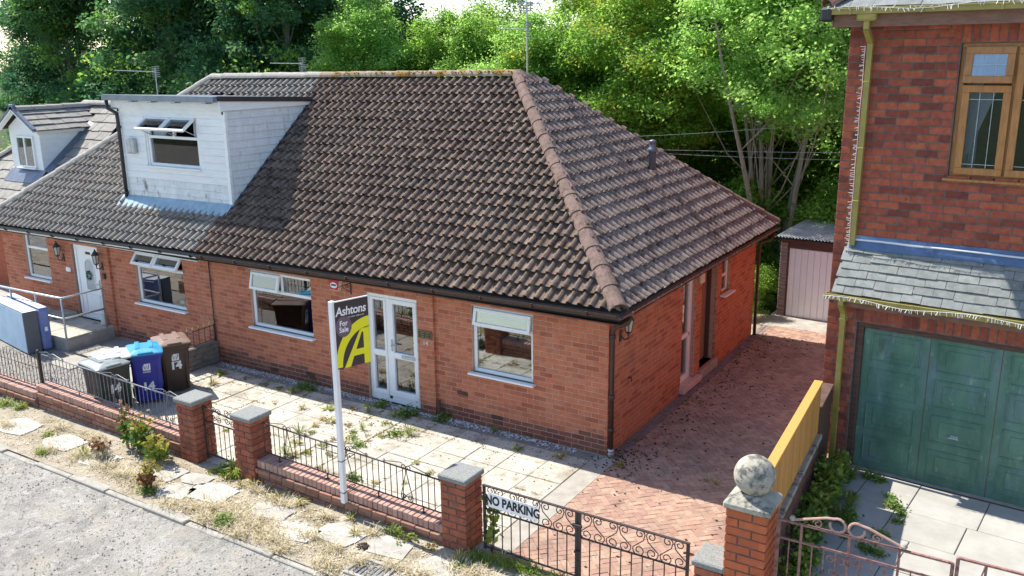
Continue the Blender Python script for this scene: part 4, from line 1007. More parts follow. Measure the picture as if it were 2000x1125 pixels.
for s_ in (1, -1):
    a = Vector((gx+s_*(hw+.03), FDY-.22, gz-.03)); b = Vector((gx, FDY-.22, gr+.075)); mb.bar(a, b, .06, .10, up=(0, -1, 0))
mb.cbox((gx-.10, FDY-.27, gr-.05), (gx+.10, FDY-.17, gr+.16), .02); mb.build('verge_cap', M_LEAD, far)
mb = MB(); mb.box((FDX1+.02, FDY-.1, gz-.16), (FDX1+.10, bk(gz)+.05, gz-.02)); mb.build('eave_board', M_BOARD, far)
mb = MB(); mb.add([(FDX0-.1, FDY-.02, fz(FDY)+.12), (FDX1+.14, FDY-.02, fz(FDY)+.12), (FDX1+.14, FDY-.30, fz(FDY-.3)+.05), (FDX0-.1, FDY-.30, fz(FDY-.3)+.05)], [(0, 1, 2, 3)])
mb.add([(FDX1+.02, FDY, fz(FDY)+.14), (FDX1+.26, FDY, fz(FDY)+.05), (FDX1+.26, bk(gz), gz+.02), (FDX1+.02, bk(gz), gz+.10)], [(0, 1, 2, 3)]); mb.build('dormer_flashing', M_LEAD, far)
FF = uvn((0, FDY, 0), FRU, FRN)
window(far, FF, -19.20, -18.37, 3.28, 4.14, verts=(-18.80,), back=-.05, sill=.10, fw=.055)
# ================================================================== TWO-STOREY HOUSE ON THE RIGHT
T_RB = brick_tmpl('brick', M_BRICK_R, 4, .016, .07)
house = thing('brick_house', 'two-storey dark red brick house with olive gutters and faded green garage door', 'house', (4.5, 4, 0))
LZ = .48; SB = -.25                                         # the main front stands back from the garage front
FM = basis(UR*HS, NR*HS, (0, 0, HS), RP(0, SB, 0)); FG = basis(UR*HS, NR*HS, (0, 0, HS), RP(0, 0, 0)); UM = -.07
def hwall(mb, O, U, N, w, z0, z1, holes, th): wall_mesh(mb, O, U, N, w*HS, z0*HS, z1*HS, [tuple(q*HS for q in k) for k in holes], th*HS)
def hbrick(pool, tm, par, O, U, N, w, z0, z1, holes, bl, bh, j, start): brick_face(pool, tm, par, O, U, N, w*HS, z0*HS, z1*HS, [tuple(q*HS for q in k) for k in holes], bl*HS, bh*HS, j*HS, start*HS, proud=.006)
def hsold(pool, tm, par, O, U, N, u0, u1, z0, hh, p, j): soldiers(pool, tm, par, O, U, N, u0*HS, u1*HS, z0*HS, hh*HS, p*HS, j*HS, proud=.006)
W_UP = (1.27, 3.75, 4.58, 6.22)
GD = (.40, 3.10, LZ-.02, 2.60)
mb = MB()
hwall(mb, RP(UM, SB, 0), UR, NR, 7.0, LZ-.6, 6.5, [(W_UP[0]-UM, W_UP[1]-UM, W_UP[2], W_UP[3]), (.6-UM, 6.0, LZ-.6, 2.5)], .25)
front = mb.build('front_wall', M_MORTAR_DK, house)
BK = Vector((-NR.x, -NR.y, 0))
mb = MB()
hwall(mb, RP(UM, SB-.25, 0), BK, (-UR.x, -UR.y, 0), 8.0, LZ-.6, 6.5, [], .25)
hwall(mb, RP(UM+7.0, SB-.25, 0), BK, UR, 8.0, LZ-.6, 6.5, [], .25); hwall(mb, RP(UM+.25, SB-8.0, 0), UR, (-NR.x, -NR.y, 0), 6.5, LZ-.6, 6.5, [], .25)
mb.build('side_wall', M_BRICK_R, house)
mb = MB(); hwall(mb, RP(.20, 0, 0), UR, NR, 5.0, LZ-.3, 3.02, [(GD[0]-.20, GD[1]-.20, LZ-.3, GD[3])], -SB-.006)
gfront = mb.build('garage_front', M_MORTAR_DK, house)
pool = Pool('brick', 300)
hbrick(pool, T_RB, front, RP(UM, SB, 0), UR, NR, 5.2, LZ-.2, 6.5, [(W_UP[0]-UM, W_UP[1]-UM, W_UP[2], W_UP[3]+.24), (.30, 5.3, 0, 3.02)], bl=.268, bh=.0985, j=.014, start=-.13)
hsold(pool, T_RB, front, RP(0, SB, 0), UR, NR, W_UP[0]-.1, W_UP[1]+.1, W_UP[3]+.005, .235, .1, .014)
hbrick(pool, T_RB, gfront, RP(.20, 0, 0), UR, NR, 5.0, LZ-.02, 3.0, [(GD[0]-.20, GD[1]-.20, 0, GD[3]+.26)], bl=.268, bh=.0985, j=.016, start=-.12)
hsold(pool, T_RB, gfront, RP(0, 0, 0), UR, NR, GD[0]-.02, GD[1]+.1, GD[3]+.005, .25, .1, .016)
pool.emit(house, 'brickwork')
# garage door
mb = MB()
for a, b, c, d in ((GD[0], GD[0]+.085, LZ, 2.60), (GD[1]-.085, GD[1], LZ, 2.60), (GD[0]+.085, GD[1]-.085, 2.52, 2.60)): mb.cbox((a, -.14, c), (b, -.04, d), .006, FG)
gf = mb.build('garage_frame', M_TIMBER, house)
mb = MB(); g0, g1, gz0, gz1 = GD[0]+.09, GD[1]-.09, LZ+.005, 2.515; mb.box((g0, -.12, gz0), (g1, -.09, gz1), FG)
gd = mb.build('garage_door', M_GREEN, house)
nc = 3; cw = (g1-g0)/nc; rh = (gz1-gz0-.06)/4
for i in range(nc):
    for k in range(4):
        a = g0+i*cw+.10; b = g0+(i+1)*cw-.10; c = gz0+.05+k*rh+.05; d = c+rh-.10; m = MB()
        for (p, q, r_, s_) in ((a, b, d-.022, d), (a, b, c, c+.022), (a, a+.022, c+.022, d-.022), (b-.022, b, c+.022, d-.022)): m.cbox((p, -.092, r_), (q, -.078, s_), .006, FG)
        m.cbox((a+.10, -.092, c+.08), (b-.10, -.080, d-.08), .009, FG); m.build('door_panel', M_GREEN, gd)
mb = MB()
for i in range(1, nc): mb.box((g0+i*cw-.004, -.092, gz0), (g0+i*cw+.004, -.0885, gz1), FG)
mb.build('panel_joint', M_OAK_DK, gd)
mb = MB(); hu = 1.73; mb.cbox((hu-.05, -.09, 1.19), (hu+.05, -.075, 1.235), .006, FG); mb.cbox((hu-.075, -.07, 1.195), (hu+.06, -.05, 1.215), .006, FG); mb.cbox((hu-.01, -.09, 1.2), (hu+.01, -.05, 1.22), .003, FG); mb.build('door_handle', M_STEEL, gd)
mb = MB(); mb.box((g0-.02, -.12, LZ-.005), (g1+.02, -.02, LZ+.004), FG); mb.build('threshold', M_CONC, gd)
# upper window, golden oak
w = window(house, FM, W_UP[0], W_UP[1], W_UP[2], W_UP[3], m=M_OAK, back=.05, verts=(1.885, 3.1), fw=.06, sill=.06, sillm=M_OAK, gm=M_GLASS_D)
def oak_light(u0, u1, z0, z1, panes_v, bars_h, ang=0, gm=M_GLASS_D):
    sash(w, FM, u0, u1, z0, z1, -.035, M_OAK, ang, .085, gm=gm)
    T_ = FM @ Matrix.Translation((0, -.035, z1)) @ Matrix.Rotation(ang, 4, 'X') @ Matrix.Translation((0, .035, -z1))
    mb = MB()
    for v in panes_v: mb.box((v-.003, -.028, z0+.085), (v+.003, -.024, z1-.085), T_)
    for h in bars_h: mb.box((u0+.085, -.028, h-.003), (u1-.085, -.0235, h+.003), T_)
    mb.build('lead_bar', M_STEEL, w)
oak_light(1.33, 1.87, 5.74, 6.17, (1.53, 1.68), (5.955,), .16, M_GLASS)
oak_light(1.33, 1.87, 4.63, 5.72, (1.53, 1.68), (5.55, 4.76))
oak_light(1.90, 3.08, 4.63, 6.17, (2.12, 2.34, 2.56, 2.78, 2.9), (5.55, 4.76))
curtain(house, FM, 1.33, 1.52, 4.62, 6.15, -.25, M_CURT, 2)
mb = MB(); mb.add([(1.36, -.22, 5.7), (1.70, -.22, 5.7), (1.40, -.20, 4.75), (1.36, -.20, 4.75)], [(0, 1, 2, 3)], FM); mb.build('curtain', M_CURT, house)
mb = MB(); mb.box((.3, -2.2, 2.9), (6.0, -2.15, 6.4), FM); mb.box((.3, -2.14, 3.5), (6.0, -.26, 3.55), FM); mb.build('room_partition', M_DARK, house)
# canopy roof over the garage
ch = 3.62; c0 = .20; cz = 3.02; cl = math.hypot(c0-SB, ch-cz); cc, cs_ = (c0-SB)/cl, (ch-cz)/cl
mb = MB(); mb.add([(.10, c0, cz-.03), (5.3, c0, cz-.03), (5.3, SB, ch-.03), (.10, SB, ch-.03), (.10, c0, cz-.07), (5.3, c0, cz-.07), (5.3, SB, ch-.07), (.10, SB, ch-.07)],
               [(0, 1, 2, 3), (7, 6, 5, 4), (0, 3, 7, 4), (0, 4, 5, 1)], FG)
can = mb.build('canopy_roof', M_DECK, house)
T_SL = flat_tile_tmpl('slate', M_SLATE, .256, .22, .016, 4, .028)
pool = Pool('slate', 200); nrow = 6; gg = cl*HS/nrow*.985
Yc = -NR*cc+Vector((0, 0, cs_))
tile_slope(pool, T_SL, can, RP(.10, c0+.012, cz-.012), UR, Yc, 5.6, nrow, gg, .261, [(RP(.10, 0, 0), -UR)], stagger=.13, x0=-.1, off=.0)
pool.emit(can, 'slating')
mb = MB(); mb.add([(.16, SB+.012, ch+.115), (5.3, SB+.012, ch+.115), (5.3, SB+.03, ch+.06), (.16, SB+.03, ch+.06), (5.3, SB+.085, ch-.06), (.16, SB+.085, ch-.06)], [(0, 3, 2, 1), (3, 5, 4, 2)], FG); mb.build('flashing', mat('blue_lead', [(.06, .10, .19), (.10, .16, .27)], 5, .35, .2, 18, spec=.6, metallic=.3, stain=[((.20, .26, .34), 3, .6, .75)]), house)
mb = MB(); mb.tube([RP(.16+i*.4, SB+.045, ch+.055+.006*math.sin(i*2.3)) for i in range(13)], .014, 6); mb.build('flashing_edge', mat('bright_lead', [(.62, .66, .70), (.72, .75, .78)], 5, .4), house)
def square_gutter(name, u0, u1, out, z, m, par):
    mb = MB()
    for a, b, c, d in ((out, out+.008, z-.075, z), (out-.10, out, z-.075, z-.067), (out-.10, out-.092, z-.067, z-.01)): mb.box((u0, a, c), (u1, b, d), FG)
    mb.cbox((u0, out+.008, z-.022), (u1, out+.020, z), .004, FG)
    for u in (u0, u1): mb.box((u-.004, out-.1, z-.074), (u+.004, out+.006, z-.001), FG)
    k = u0+.25
    while k < u1: mb.cbox((k-.015, out+.009, z-.08), (k+.015, out+.022, z+.002), .003, FG); k += .85
    return mb.build(name, m, par)
square_gutter('canopy_gutter', .04, 5.4, c0+.09, cz-.01, M_OLIVE, house)
mb = MB(); mb.box((.12, c0-.07, cz-.19), (5.3, c0-.035, cz-.055), FG); mb.box((.20, .0, cz-.18), (5.2, c0-.071, cz-.165), FG); mb.build('canopy_fascia', M_FASCIA, house)
sq = lambda pts, w_, name, m=M_OLIVE: (lambda mb: ([mb.bar(a, b, w_, w_*.95, up=NR) for a, b in zip(pts[:-1], pts[1:])], mb.build(name, m, house)))(MB())
pu = .235
sq([RP(pu, c0+.03, cz-.08), RP(pu, c0+.03, cz-.16), RP(pu, .07, cz-.30), RP(pu, .06, LZ)], .074, 'downpipe')
mb = MB()
for z in (cz-.40, 1.30): mb.cbox((pu-.042, .01, z-.02), (pu+.042, .105, z+.02), .004, FG)
mb.build('pipe_clip', M_OLIVE, house)
sq([RP(.22, SB+.32, 6.60), RP(.22, SB+.32, 6.40), RP(.215, SB+.07, 6.24), RP(.20, SB+.06, 3.60)], .074, 'downpipe')
mb = MB()
for z in (5.75, 4.9, 4.2): mb.cbox((.20-.045, SB+.02, z-.012), (.20+.045, SB+.105, z+.012), .004, FG)
mb.build('pipe_clip', M_OLIVE, house)
# main eaves and roof
square_gutter('main_gutter', -.22, 7.3, SB+.40, 6.66, M_OLIVE, house)
mb = MB(); mb.cbox((.10, SB+.29, 6.50), (.34, SB+.40, 6.60), .02, FG); mb.build('gutter_outlet', M_OLIVE, house)
mb = MB(); mb.box((-.20, SB+.265, 6.43), (7.2, SB+.295, 6.63), FG); mb.box((-.20, SB+.0, 6.435), (7.2, SB+.264, 6.45), FG); mb.box((-.22, SB-8.2, 6.43), (-.205, SB+.29, 6.63), FG); mb.build('main_fascia', M_FASCIA, house)
rt = .62; mb = MB(); rz_ = lambda o: 6.66+(SB+.34-o)*rt
mid = (SB+.34-4.2)
mb.add([(-.28, SB+.34, 6.66), (7.3, SB+.34, 6.66), (7.3, mid, rz_(mid)), (3.2, mid, rz_(mid)), (-.28, SB-8.4, 6.66), (7.3, SB-8.4, 6.66)], [(0, 1, 2, 3), (0, 3, 4), (4, 3, 2, 5)], FG)
mr = mb.build('main_roof', M_DECK, house)
T_SLM = flat_tile_tmpl('slate', M_SLATE, .30, .34, .012, 3, .018)
pool = Pool('slate', 60); l_ = math.hypot(1, rt); hp = Vector((3.2+.28, 0, 0))
A0 = RP(-.28, SB+.34, 0); A1 = RP(3.2, mid, 0); hn = Vector((A1.y-A0.y, -(A1.x-A0.x), 0)).normalized()
if (RP(-3, mid, 0)-A0).dot(hn) < 0: hn = -hn
tile_slope(pool, T_SLM, mr, RP(-.28, SB+.37, 6.655), UR, -NR*(1/l_)+Vector((0, 0, rt/l_)), 8.1, 6, .25, .304, [(A0, hn)], stagger=.15)
pool.emit(mr, 'slating')
T_HO = ridge_tmpl('hip_tile', mat('old_hip_tile', [(.28, .15, .11), (.38, .22, .17)], 9, .95, .6, 40, piece=.2), r=.13)
ridge_line(house, T_HO, RP(-.28, SB+.34, 6.70), RP(1.6, SB+.34-2.35, 6.70+2.35*rt), .42, 'hip_tile')
mb = MB(); mb.cbox((-.34, SB+.26, 6.50), (-.20, SB+.44, 6.68), .03, FG); mb.build('gutter_end', M_BLACK, house)

# icicle light strings on both gutters and the downpipe
r_q = random.Random(8)
def lights(label, pts, drop, name='light_string'):
    t = thing(name, label, 'string lights', pts[0], 0, None)
    mb = MB(); mb.tube(pts, .004, 5); mb.build('cable', M_LITE, t)
    mb = MB()
    for a, b in zip(pts[:-1], pts[1:]):
        a = Vector(a); b = Vector(b); n = max(1, int((b-a).length/.026))
        for i in range(n):
            if rng.random() < .25: continue
            p = a.lerp(b, (i+rng.random())/n); d = Vector(drop(rng))*rng.uniform(.6, 1.3); mb.bar(p, p+d+Vector((r_q.gauss(0, .008), r_q.gauss(0, .008), 0)), .0065, .0065)
    o = mb.build('bulbs', M_LITE, t); o['kind'] = 'stuff'
    return t
def sag(u0, u1, out, z, n=26, amp=.022):
    return [RP(u0+(u1-u0)*i/n, out+.012*math.sin(i*1.7), z+amp*math.sin(i*.9)-amp*.6*math.sin(i*.37)) for i in range(n+1)]
lights('string of pale icicle lights along the canopy gutter above the garage', sag(.02, 5.2, c0+.125, cz-.035), lambda r: (r.gauss(0, .012), r.gauss(0, .01)-.012, -.045))
lights('string of pale icicle lights along the top gutter of the brick house', sag(-.25, 5.2, SB+.435, 6.66), lambda r: (r.gauss(0, .02), -.01, r.choice((-.05, -.04, .03))))
lights('string of pale lights running down the olive upper downpipe', [RP(.165, SB+.12+.01*math.sin(i), 6.2-i*.105) for i in range(30)], lambda r: (-.045, -.012, r.gauss(0, .012)))

# ================================================================== PREFAB GARAGE BEHIND
shed = thing('prefab_garage', 'small prefab garage with white ribbed door and corrugated roof behind the driveway', 'garage', (1.4, 10.2, 0))
sx0, sx1, sy0, sy1 = .02, 2.75, 9.22, 12.6; zt = 1.92
A_S = math.radians(-3); FSH = Matrix.Translation((sx0, sy0, -.05)) @ Matrix.Rotation(A_S, 4, 'Z')
W_ = sx1-sx0; Dp = sy1-sy0
mb = MB(); mb.box((0, .10, 0), (.10, Dp, zt), FSH); mb.box((W_-.10, .10, 0), (W_, Dp, zt), FSH); mb.box((.10, Dp-.1, 0), (W_-.10, Dp, zt), FSH); mb.build('side_wall', M_SHEDW, shed)
n = 22
for k in range(n):
    z = k*zt/n
    m = MB(); m.cbox((0, -.012, z+.003), (.17, .0995, z+zt/n-.003), .01, FSH); m.build('wall_plank', M_SHEDW, shed)
mb = MB(); mb.cbox((W_-.3, 0, 0), (W_, .0995, zt), .01, FSH); mb.cbox((.171, .01, zt-.22), (W_-.301, .0995, zt-.02), .008, FSH); mb.cbox((.0, -.03, zt-.10), (W_, .0095, zt+.0), .008, FSH); mb.build('lintel', M_TIMBER, shed)
mb = MB(); mb.box((.171, .0, 0), (.20, .09, zt-.22), FSH); mb.build('door_jamb', M_TIMBER, shed)
dw = W_-.30-.20; nr = 15
mb = MB(); mb.box((.20, .05, .03), (.20+dw, .07, zt-.22), FSH); sdr = mb.build('garage_door', M_SHEDD, shed)
for k in range(nr):
    m = MB(); a = .20+k*dw/nr; m.cbox((a+.006, .03, .04), (a+dw/nr-.006, .0495, zt-.23), .006, FSH); m.build('door_rib', M_SHEDD, sdr)
mb = MB(); vs = []; fs = []; nn = 220
for i in range(nn+1):
    x = -.10+(W_+.2)*i/nn; z = zt+.06+.018*math.sin(x/.076*2*math.pi)
    vs += [(x, -.14, z+.0), (x, Dp+.1, z+.09)]
fs = [(2*i, 2*i+2, 2*i+3, 2*i+1) for i in range(nn)]
mb.add(vs, fs, FSH); mb.build('corrugated_roof', M_CORR, shed)

# ================================================================== BOUNDARY WALL, FENCE
fa = Vector((3.09, .52, 0)); fb = Vector((3.325, -3.06, 0)); fd_ = (fb-fa).normalized(); fl_ = (fb-fa).length; fnr = Vector((-fd_.y, fd_.x, 0))  # normal to the right garden
if fnr.x < 0: fnr = -fnr
FB = basis(fd_, fnr, (0, 0, 1), fa)
bw = thing('boundary_wall', 'low brick boundary wall with grey coping beneath the golden board fence', 'wall', (3.2, -1.2, 0))
mb = MB(); mb.box((0, -.16, -.1), (fl_, -.006, .82), FB); bwm = mb.build('wall', M_MORTAR_DK, bw)
pool = Pool('brick', 160); T_BW = brick_tmpl('brick', mat('sooty_brick', [(.13, .06, .05), (.22, .095, .07)], 12, .95, .5, 70, piece=.15, stain=[((.07, .06, .055), 4, .5, .7)]))
brick_face(pool, T_BW, bwm, fa+fnr*-.006, fd_, fnr, fl_, GZ-.08, .82, bl=.26, bh=.095, j=.014); brick_face(pool, T_BW, bwm, fa+fnr*-.16, fd_, -fnr, fl_, 0, .82, bl=.26, bh=.095, j=.014)
pool.emit(bw, 'brickwork')
k = 0.0
while k < fl_-.05:
    L = min(.62, fl_-k); m = MB(); m.cbox((k+.004, -.20, .82), (k+L-.004, .035, .885), .012, FB); m.build('coping_stone', M_STONE if k < 9 else M_CONC, bw); k += .62
mb = MB(); mb.box((-1.02, -.14, -.02), (-.012, -.02, 1.25), FB); mb.cbox((-1.02, -.16, 1.251), (-.012, .0, 1.285), .008, FB); mb.build('wall_end', M_TIMBER, bw)
fence = thing('board_fence', 'golden brown stained board fence panel standing on the boundary wall', 'fence', (3.2, -1.2, .885))
nb2 = 34; bwid = fl_/nb2
for k in range(nb2):
    m = MB(); m.cbox((k*bwid+.004, -.055+rng.uniform(-.002, .002), .89), ((k+1)*bwid-.004, -.03, 1.63), .004, FB); m.build('fence_board', M_FENCE, fence)
mb = MB(); mb.cbox((-.02, -.135, 1.63), (fl_, -.015, 1.665), .006, FB); mb.build('fence_rail', M_FENCE, fence)
mb = MB(); mb.box((.002, -.060, .892), (fl_-.002, -.0556, 1.629), FB); mb.build('backing_board', M_FENCE, fence)
mb = MB(); mb.cbox((0, -.10, 1.52), (fl_, -.0605, 1.60), .005, FB); mb.cbox((0, -.10, .95), (fl_, -.0605, 1.03), .005, FB)
for k in (0.02, fl_/2, fl_-.1): mb.cbox((k, -.13, .89), (k+.07, -.101, 1.629), .005, FB)
mb.build('back_rail', M_FENCE, fence)

# ================================================================== PIERS AND FRONT WALLS
T_PB = brick_tmpl('brick', M_BRICK_P, 4, .02, .08); T_OB = brick_tmpl('brick', M_BRICK_O, 4, .018, .07); T_WB = brick_tmpl('brick', M_BRICK_W, 4, .018, .07); T_CB = brick_tmpl('coping_brick', M_COPE, 4, .05, .02)
def pier(label, x0, x1, y0, y1, h, tm, bh=.0985, bl=.245, cap='flat', j=.014, mort=M_MORTAR_DK, over=.03, z0=-.1, group='brick gate piers'):
    t = thing('gate_pier', label, 'pier', ((x0+x1)/2, (y0+y1)/2, 0), 0, group)
    e = .012; mb = MB(); mb.box((x0+e, y0+e, z0), (x1-e, y1-e, h)); core = mb.build('pier_core', mort, t)
    pool = Pool('brick', 200); zz = 0
    for (O, U, N, w_, st) in (((x0, y0+e, 0), (1, 0, 0), (0, -1, 0), x1-x0, 0), ((x1-e, y0, 0), (0, 1, 0), (1, 0, 0), y1-y0, -bl/2), ((x1, y1-e, 0), (-1, 0, 0), (0, 1, 0), x1-x0, 0), ((x0+e, y1, 0), (0, -1, 0), (-1, 0, 0), y1-y0, -bl/2)):
        brick_face(pool, tm, core, O, U, N, w_, z0+.1-bh, h, (), bl, bh, j, st, .07, .011)
    pool.emit(t)
    a = (x0-over, y0-over, h); b = (x1+over, y1+over, h+.075)
    mb = MB(); mb.cbox(a, b, .015); cp = mb.build('cap', M_STONE if cap == 'ball' else M_CAP, t)
    return t
pier('brick gate pier between the spiked wall railing and the narrow gate', -5.77, -5.385, -3.49, -3.11, .955, T_PB)
pier('brick gate pier on the near side of the narrow gate, its cap sunlit', -4.48, -4.10, -3.49, -3.11, .955, T_PB)
pier('brick gate pier beside the sign on the drive gate', -.64, -.262, -3.49, -3.11, .955, T_PB)
pier('short brick gate pier with green grey cap against the ball-topped pier', 2.74, 3.045, -3.48, -3.10, .80, T_PB)
bp = pier('tall orange brick pier topped with a weathered stone ball', 3.06, 3.49, -3.49, -3.06, 1.58, T_OB, .0985, .285, 'ball', group='brick gate piers')
cx, cy, cr = 3.275, -3.275, .213; h = 1.655
mb = MB(); mb.add([(cx-.23, cy-.23, h), (cx+.23, cy-.23, h), (cx+.23, cy+.23, h), (cx-.23, cy+.23, h), (cx-.12, cy-.12, h+.07), (cx+.12, cy-.12, h+.07), (cx+.12, cy+.12, h+.07), (cx-.12, cy+.12, h+.07)],
                  [(4, 5, 6, 7), (0, 1, 5, 4), (1, 2, 6, 5), (2, 3, 7, 6), (3, 0, 4, 7)]); mb.build('ball_base', M_STONE, bp)
mb = MB(); mb.lathe([(.10, 0)] + [(cr*math.sin(a), .045+cr*(1-math.cos(a))) for a in [math.pi*(.17+.83*i/18) for i in range(19)]], 28, Matrix.Translation((cx, cy, h-.005))); mb.build('ball', M_STONE, bp, True)

def low_wall(label, x0, x1, zt, slope, yb=-3.17, yf=-3.435):
    """brick wall with a projecting course and bricks on edge along its top"""
    t = thing('front_wall', label, 'wall', ((x0+x1)/2, -3.3, 0), 0, 'low brick front walls')
    xm = (x0+x1)/2; zf = lambda x: slope*(x-xm); fh = .115
    mb = MB(); vs = []
    for x in (x0, x1):
        for y, z in ((yf+.02, -.12), (yb-.02, -.12), (yb-.02, zt-.02+zf(x)), (yf+.02, zt-.02+zf(x))): vs.append((x, y, z))
    mb.add(vs, [(0, 1, 2, 3), (7, 6, 5, 4), (0, 3, 7, 4), (3, 2, 6, 7), (2, 1, 5, 6)]); core = mb.build('wall_core', M_MORTAR_DK, t)
    pool = Pool('brick', 220); bh = .0855; bl = .245; nlow = int((zt-fh)/bh+1.2)
    brick_face(pool, T_WB, core, (x0, yf-.03, 0), (1, 0, 0), (0, -1, 0), x1-x0, zt-fh-bh, zt-fh-.005, (), bl, bh, .012, .06, .08, .012, lambda u: slope*(u+x0-xm))
    brick_face(pool, T_WB, core, (x0, yf+.012, 0), (1, 0, 0), (0, -1, 0), x1-x0, zt-fh-bh-bh*3, zt-fh-bh-.004, (), bl, bh, .012, 0, .06, .008, lambda u: slope*(u+x0-xm))
    brick_face(pool, T_WB, core, (x1, yb-.012, 0), (-1, 0, 0), (0, 1, 0), x1-x0, zt-fh-bh*4, zt-fh-.004, (), bl, bh, .012, 0, .06, .008, lambda u: slope*(x1-u-xm))
    pool.emit(t, 'brickwork')
    n = round((x1-x0)/.0865); p = (x1-x0)/n
    for i in range(n):
        x = x0+(i+.5)*p; q = MB(); z = zt+zf(x)+rng.uniform(-.004, .004); dy = rng.uniform(-.006, .006)
        q.cbox((x-p/2+.004, yf+dy, z-fh), (x+p/2-.004, yb+dy, z), .006); q.build('coping_brick', M_COPE, t)
    return zf
zfB = low_wall('low brick front wall between the signboard pier and the drive pier', -4.095, -.645, .305, -.030)
zfA = low_wall('low brick front wall below the bins, topped by wavy railing', -9.80, -5.775, .390, -.026)
low_wall('low brick front wall at the far left with spiked railing', -14.5, -9.85, .30, -.010)

# ================================================================== IRONWORK
def scroll(c, X, Z, r, turns, start, sgn, n=22):
    """points of a spiral around c in the plane X,Z"""
    out = []
    for i in range(n+1):
        a = start+sgn*turns*2*math.pi*i/n; q = r*(1-.72*i/n); out.append(Vector(c)+Vector(X)*(q*math.cos(a))+Vector(Z)*(q*math.sin(a)))
    return out
def heart(mb, c, X, Z, w, h, r=.0055):
    """lyre of two S scrolls: small volutes at the top, larger ones at the foot"""
    X = Vector(X); Z = Vector(Z); c = Vector(c)
    for s_ in (1, -1):
        top = scroll(c+X*(s_*w*.24)+Z*(h*.86), X*s_, Z, w*.21, 1.25, math.pi, -1)
        bot = scroll(c+X*(s_*w*.28)+Z*(h*.16), X*s_, Z, w*.27, 1.35, math.radians(20), -1)
        mb.tube(list(reversed(top))+[c+X*(s_*w*.10)+Z*(h*.62), c+X*(s_*w*.42)+Z*(h*.34)]+bot, r, 5)
def crest(mb, P, X, Z, s_, r=.006, L=.42):
    """flat S crest lying on the top rail: volute, long bar, volute"""
    X = Vector(X); Z = Vector(Z); P = Vector(P)
    a = scroll(P+Z*.055+X*.0, X*s_, Z, .045, 1.2, -math.pi*.5, 1, 14); b = scroll(P+X*(s_*L)+Z*.02, X*s_, Z, .028, 1.1, math.pi*.5, -1, 12)
    mb.tube(list(reversed(a))+[P+X*(s_*.10)+Z*.10]+b, r, 5)
def railing(label, x0, x1, zb, zt, slope, y, hearts, m, pitch=.105, posts=(), group='wrought iron railings on the front walls', name='railing', cat='railing'):
    t = thing(name, label, cat, ((x0+x1)/2, y, zb), 0, group); xm = (x0+x1)/2; zf = lambda x: slope*(x-xm)
    mb = MB(); mb.bar((x0, y, zt+zf(x0)), (x1, y, zt+zf(x1)), .026, .010); mb.build('top_rail', m, t)
    mb = MB(); mb.bar((x0, y, zb+zf(x0)), (x1, y, zb+zf(x1)), .022, .010); mb.build('bottom_rail', m, t)
    X = Vector((1, 0, slope)).normalized(); Z = Vector((0, 0, 1))
    n = round((x1-x0)/pitch)
    for i in range(n+1):
        x = x0+(x1-x0)*i/n
        if any(abs(x-hx) < .055 for hx in hearts): continue
        q = MB(); q.tube([(x, y, zb+zf(x)), (x, y, zt+zf(x))], .0065, 6); q.build('bar', m, t)
    for hx in hearts:
        q = MB(); b = Vector((hx, y, zb+zf(hx)))
        H = zt-zb
        for s_ in (1, -1):
            q.tube([b+X*(s_*.10)+Z*(.06)] + [b+X*(s_*.015)+Z*(H*.80)] + list(scroll(b+X*(s_*.045)+Z*(H+.02), X*s_, Z, .042, 1.1, math.pi*1.05, -1, 14)), .0068, 5)
            q.tube(scroll(b+X*(s_*.055)+Z*.055, X*s_, Z, .05, 1.3, -math.pi*.4, 1, 18), .0068, 5)
            q.tube([b+X*(s_*.06)+Z*(H+.07), b+X*(s_*.10)+Z*(H+.075), b+X*(s_*.36)+Z*(H+.025)]+list(scroll(b+X*(s_*.37)+Z*(H+.03), X*s_, Z, .025, 1.0, -math.pi*.3, 1, 10)), .006, 5)
        q.build('scroll', m, t)
    k = 0
    for px in posts:
        q = MB(); q.tube([(px, y, zb+zf(px)-.09), (px, y, zb+zf(px)+.01)], .011, 6); q.bar((px-.035, y, zb+zf(px)-.083), (px+.035, y, zb+zf(px)-.083), .05, .008, up=(0, 0, 1)); q.build('foot', m, t)
    return t
railing('black scrolled railing along the wall between the white post and piers', -4.05, -.68, .385, .855, -.030, -3.29, (-3.56, -2.42, -1.36), M_IRON, .105, (-3.76, -2.80, -1.86, -1.085))
railing('weathered grey scrolled railing in front of the wheelie bins', -9.72, -5.80, .470, .95, -.026, -3.29, (-9.45, -7.60, -6.25), M_IRON_G, .105, (-8.7, -7.7, -6.9, -6.25))
# spiked railing at the far left
t = thing('railing', 'plain spiked iron railing on the far left front wall', 'railing', (-12, -3.29, .35), 0, 'wrought iron railings on the front walls')
mb = MB(); mb.bar((-14.5, -3.29, .36), (-9.85, -3.29, .33), .02, .01); mb.build('bottom_rail', M_IRON, t)
mb = MB(); mb.bar((-14.5, -3.29, .74), (-9.85, -3.29, .71), .012, .008); mb.build('middle_rail', M_RUST, t)
x = -14.45
while x < -9.88:
    z = .345-(x+12)*.006; q = MB(); q.tube([(x, -3.29, z), (x, -3.29, z+.55), (x, -3.29, z+.62)], [.0065, .0065, .001], 6); q.build('spike', M_IRON, t); x += .115
mb = MB(); mb.bar((-9.83, -3.29, -.05), (-9.83, -3.29, 1.02), .05, .05); mb.lathe([(.0, -.03), (.025, -.02), (.032, 0), (.022, .026), (0, .034)], 10, Matrix.Translation((-9.83, -3.29, 1.04))); mb.build('post', M_IRON, t)
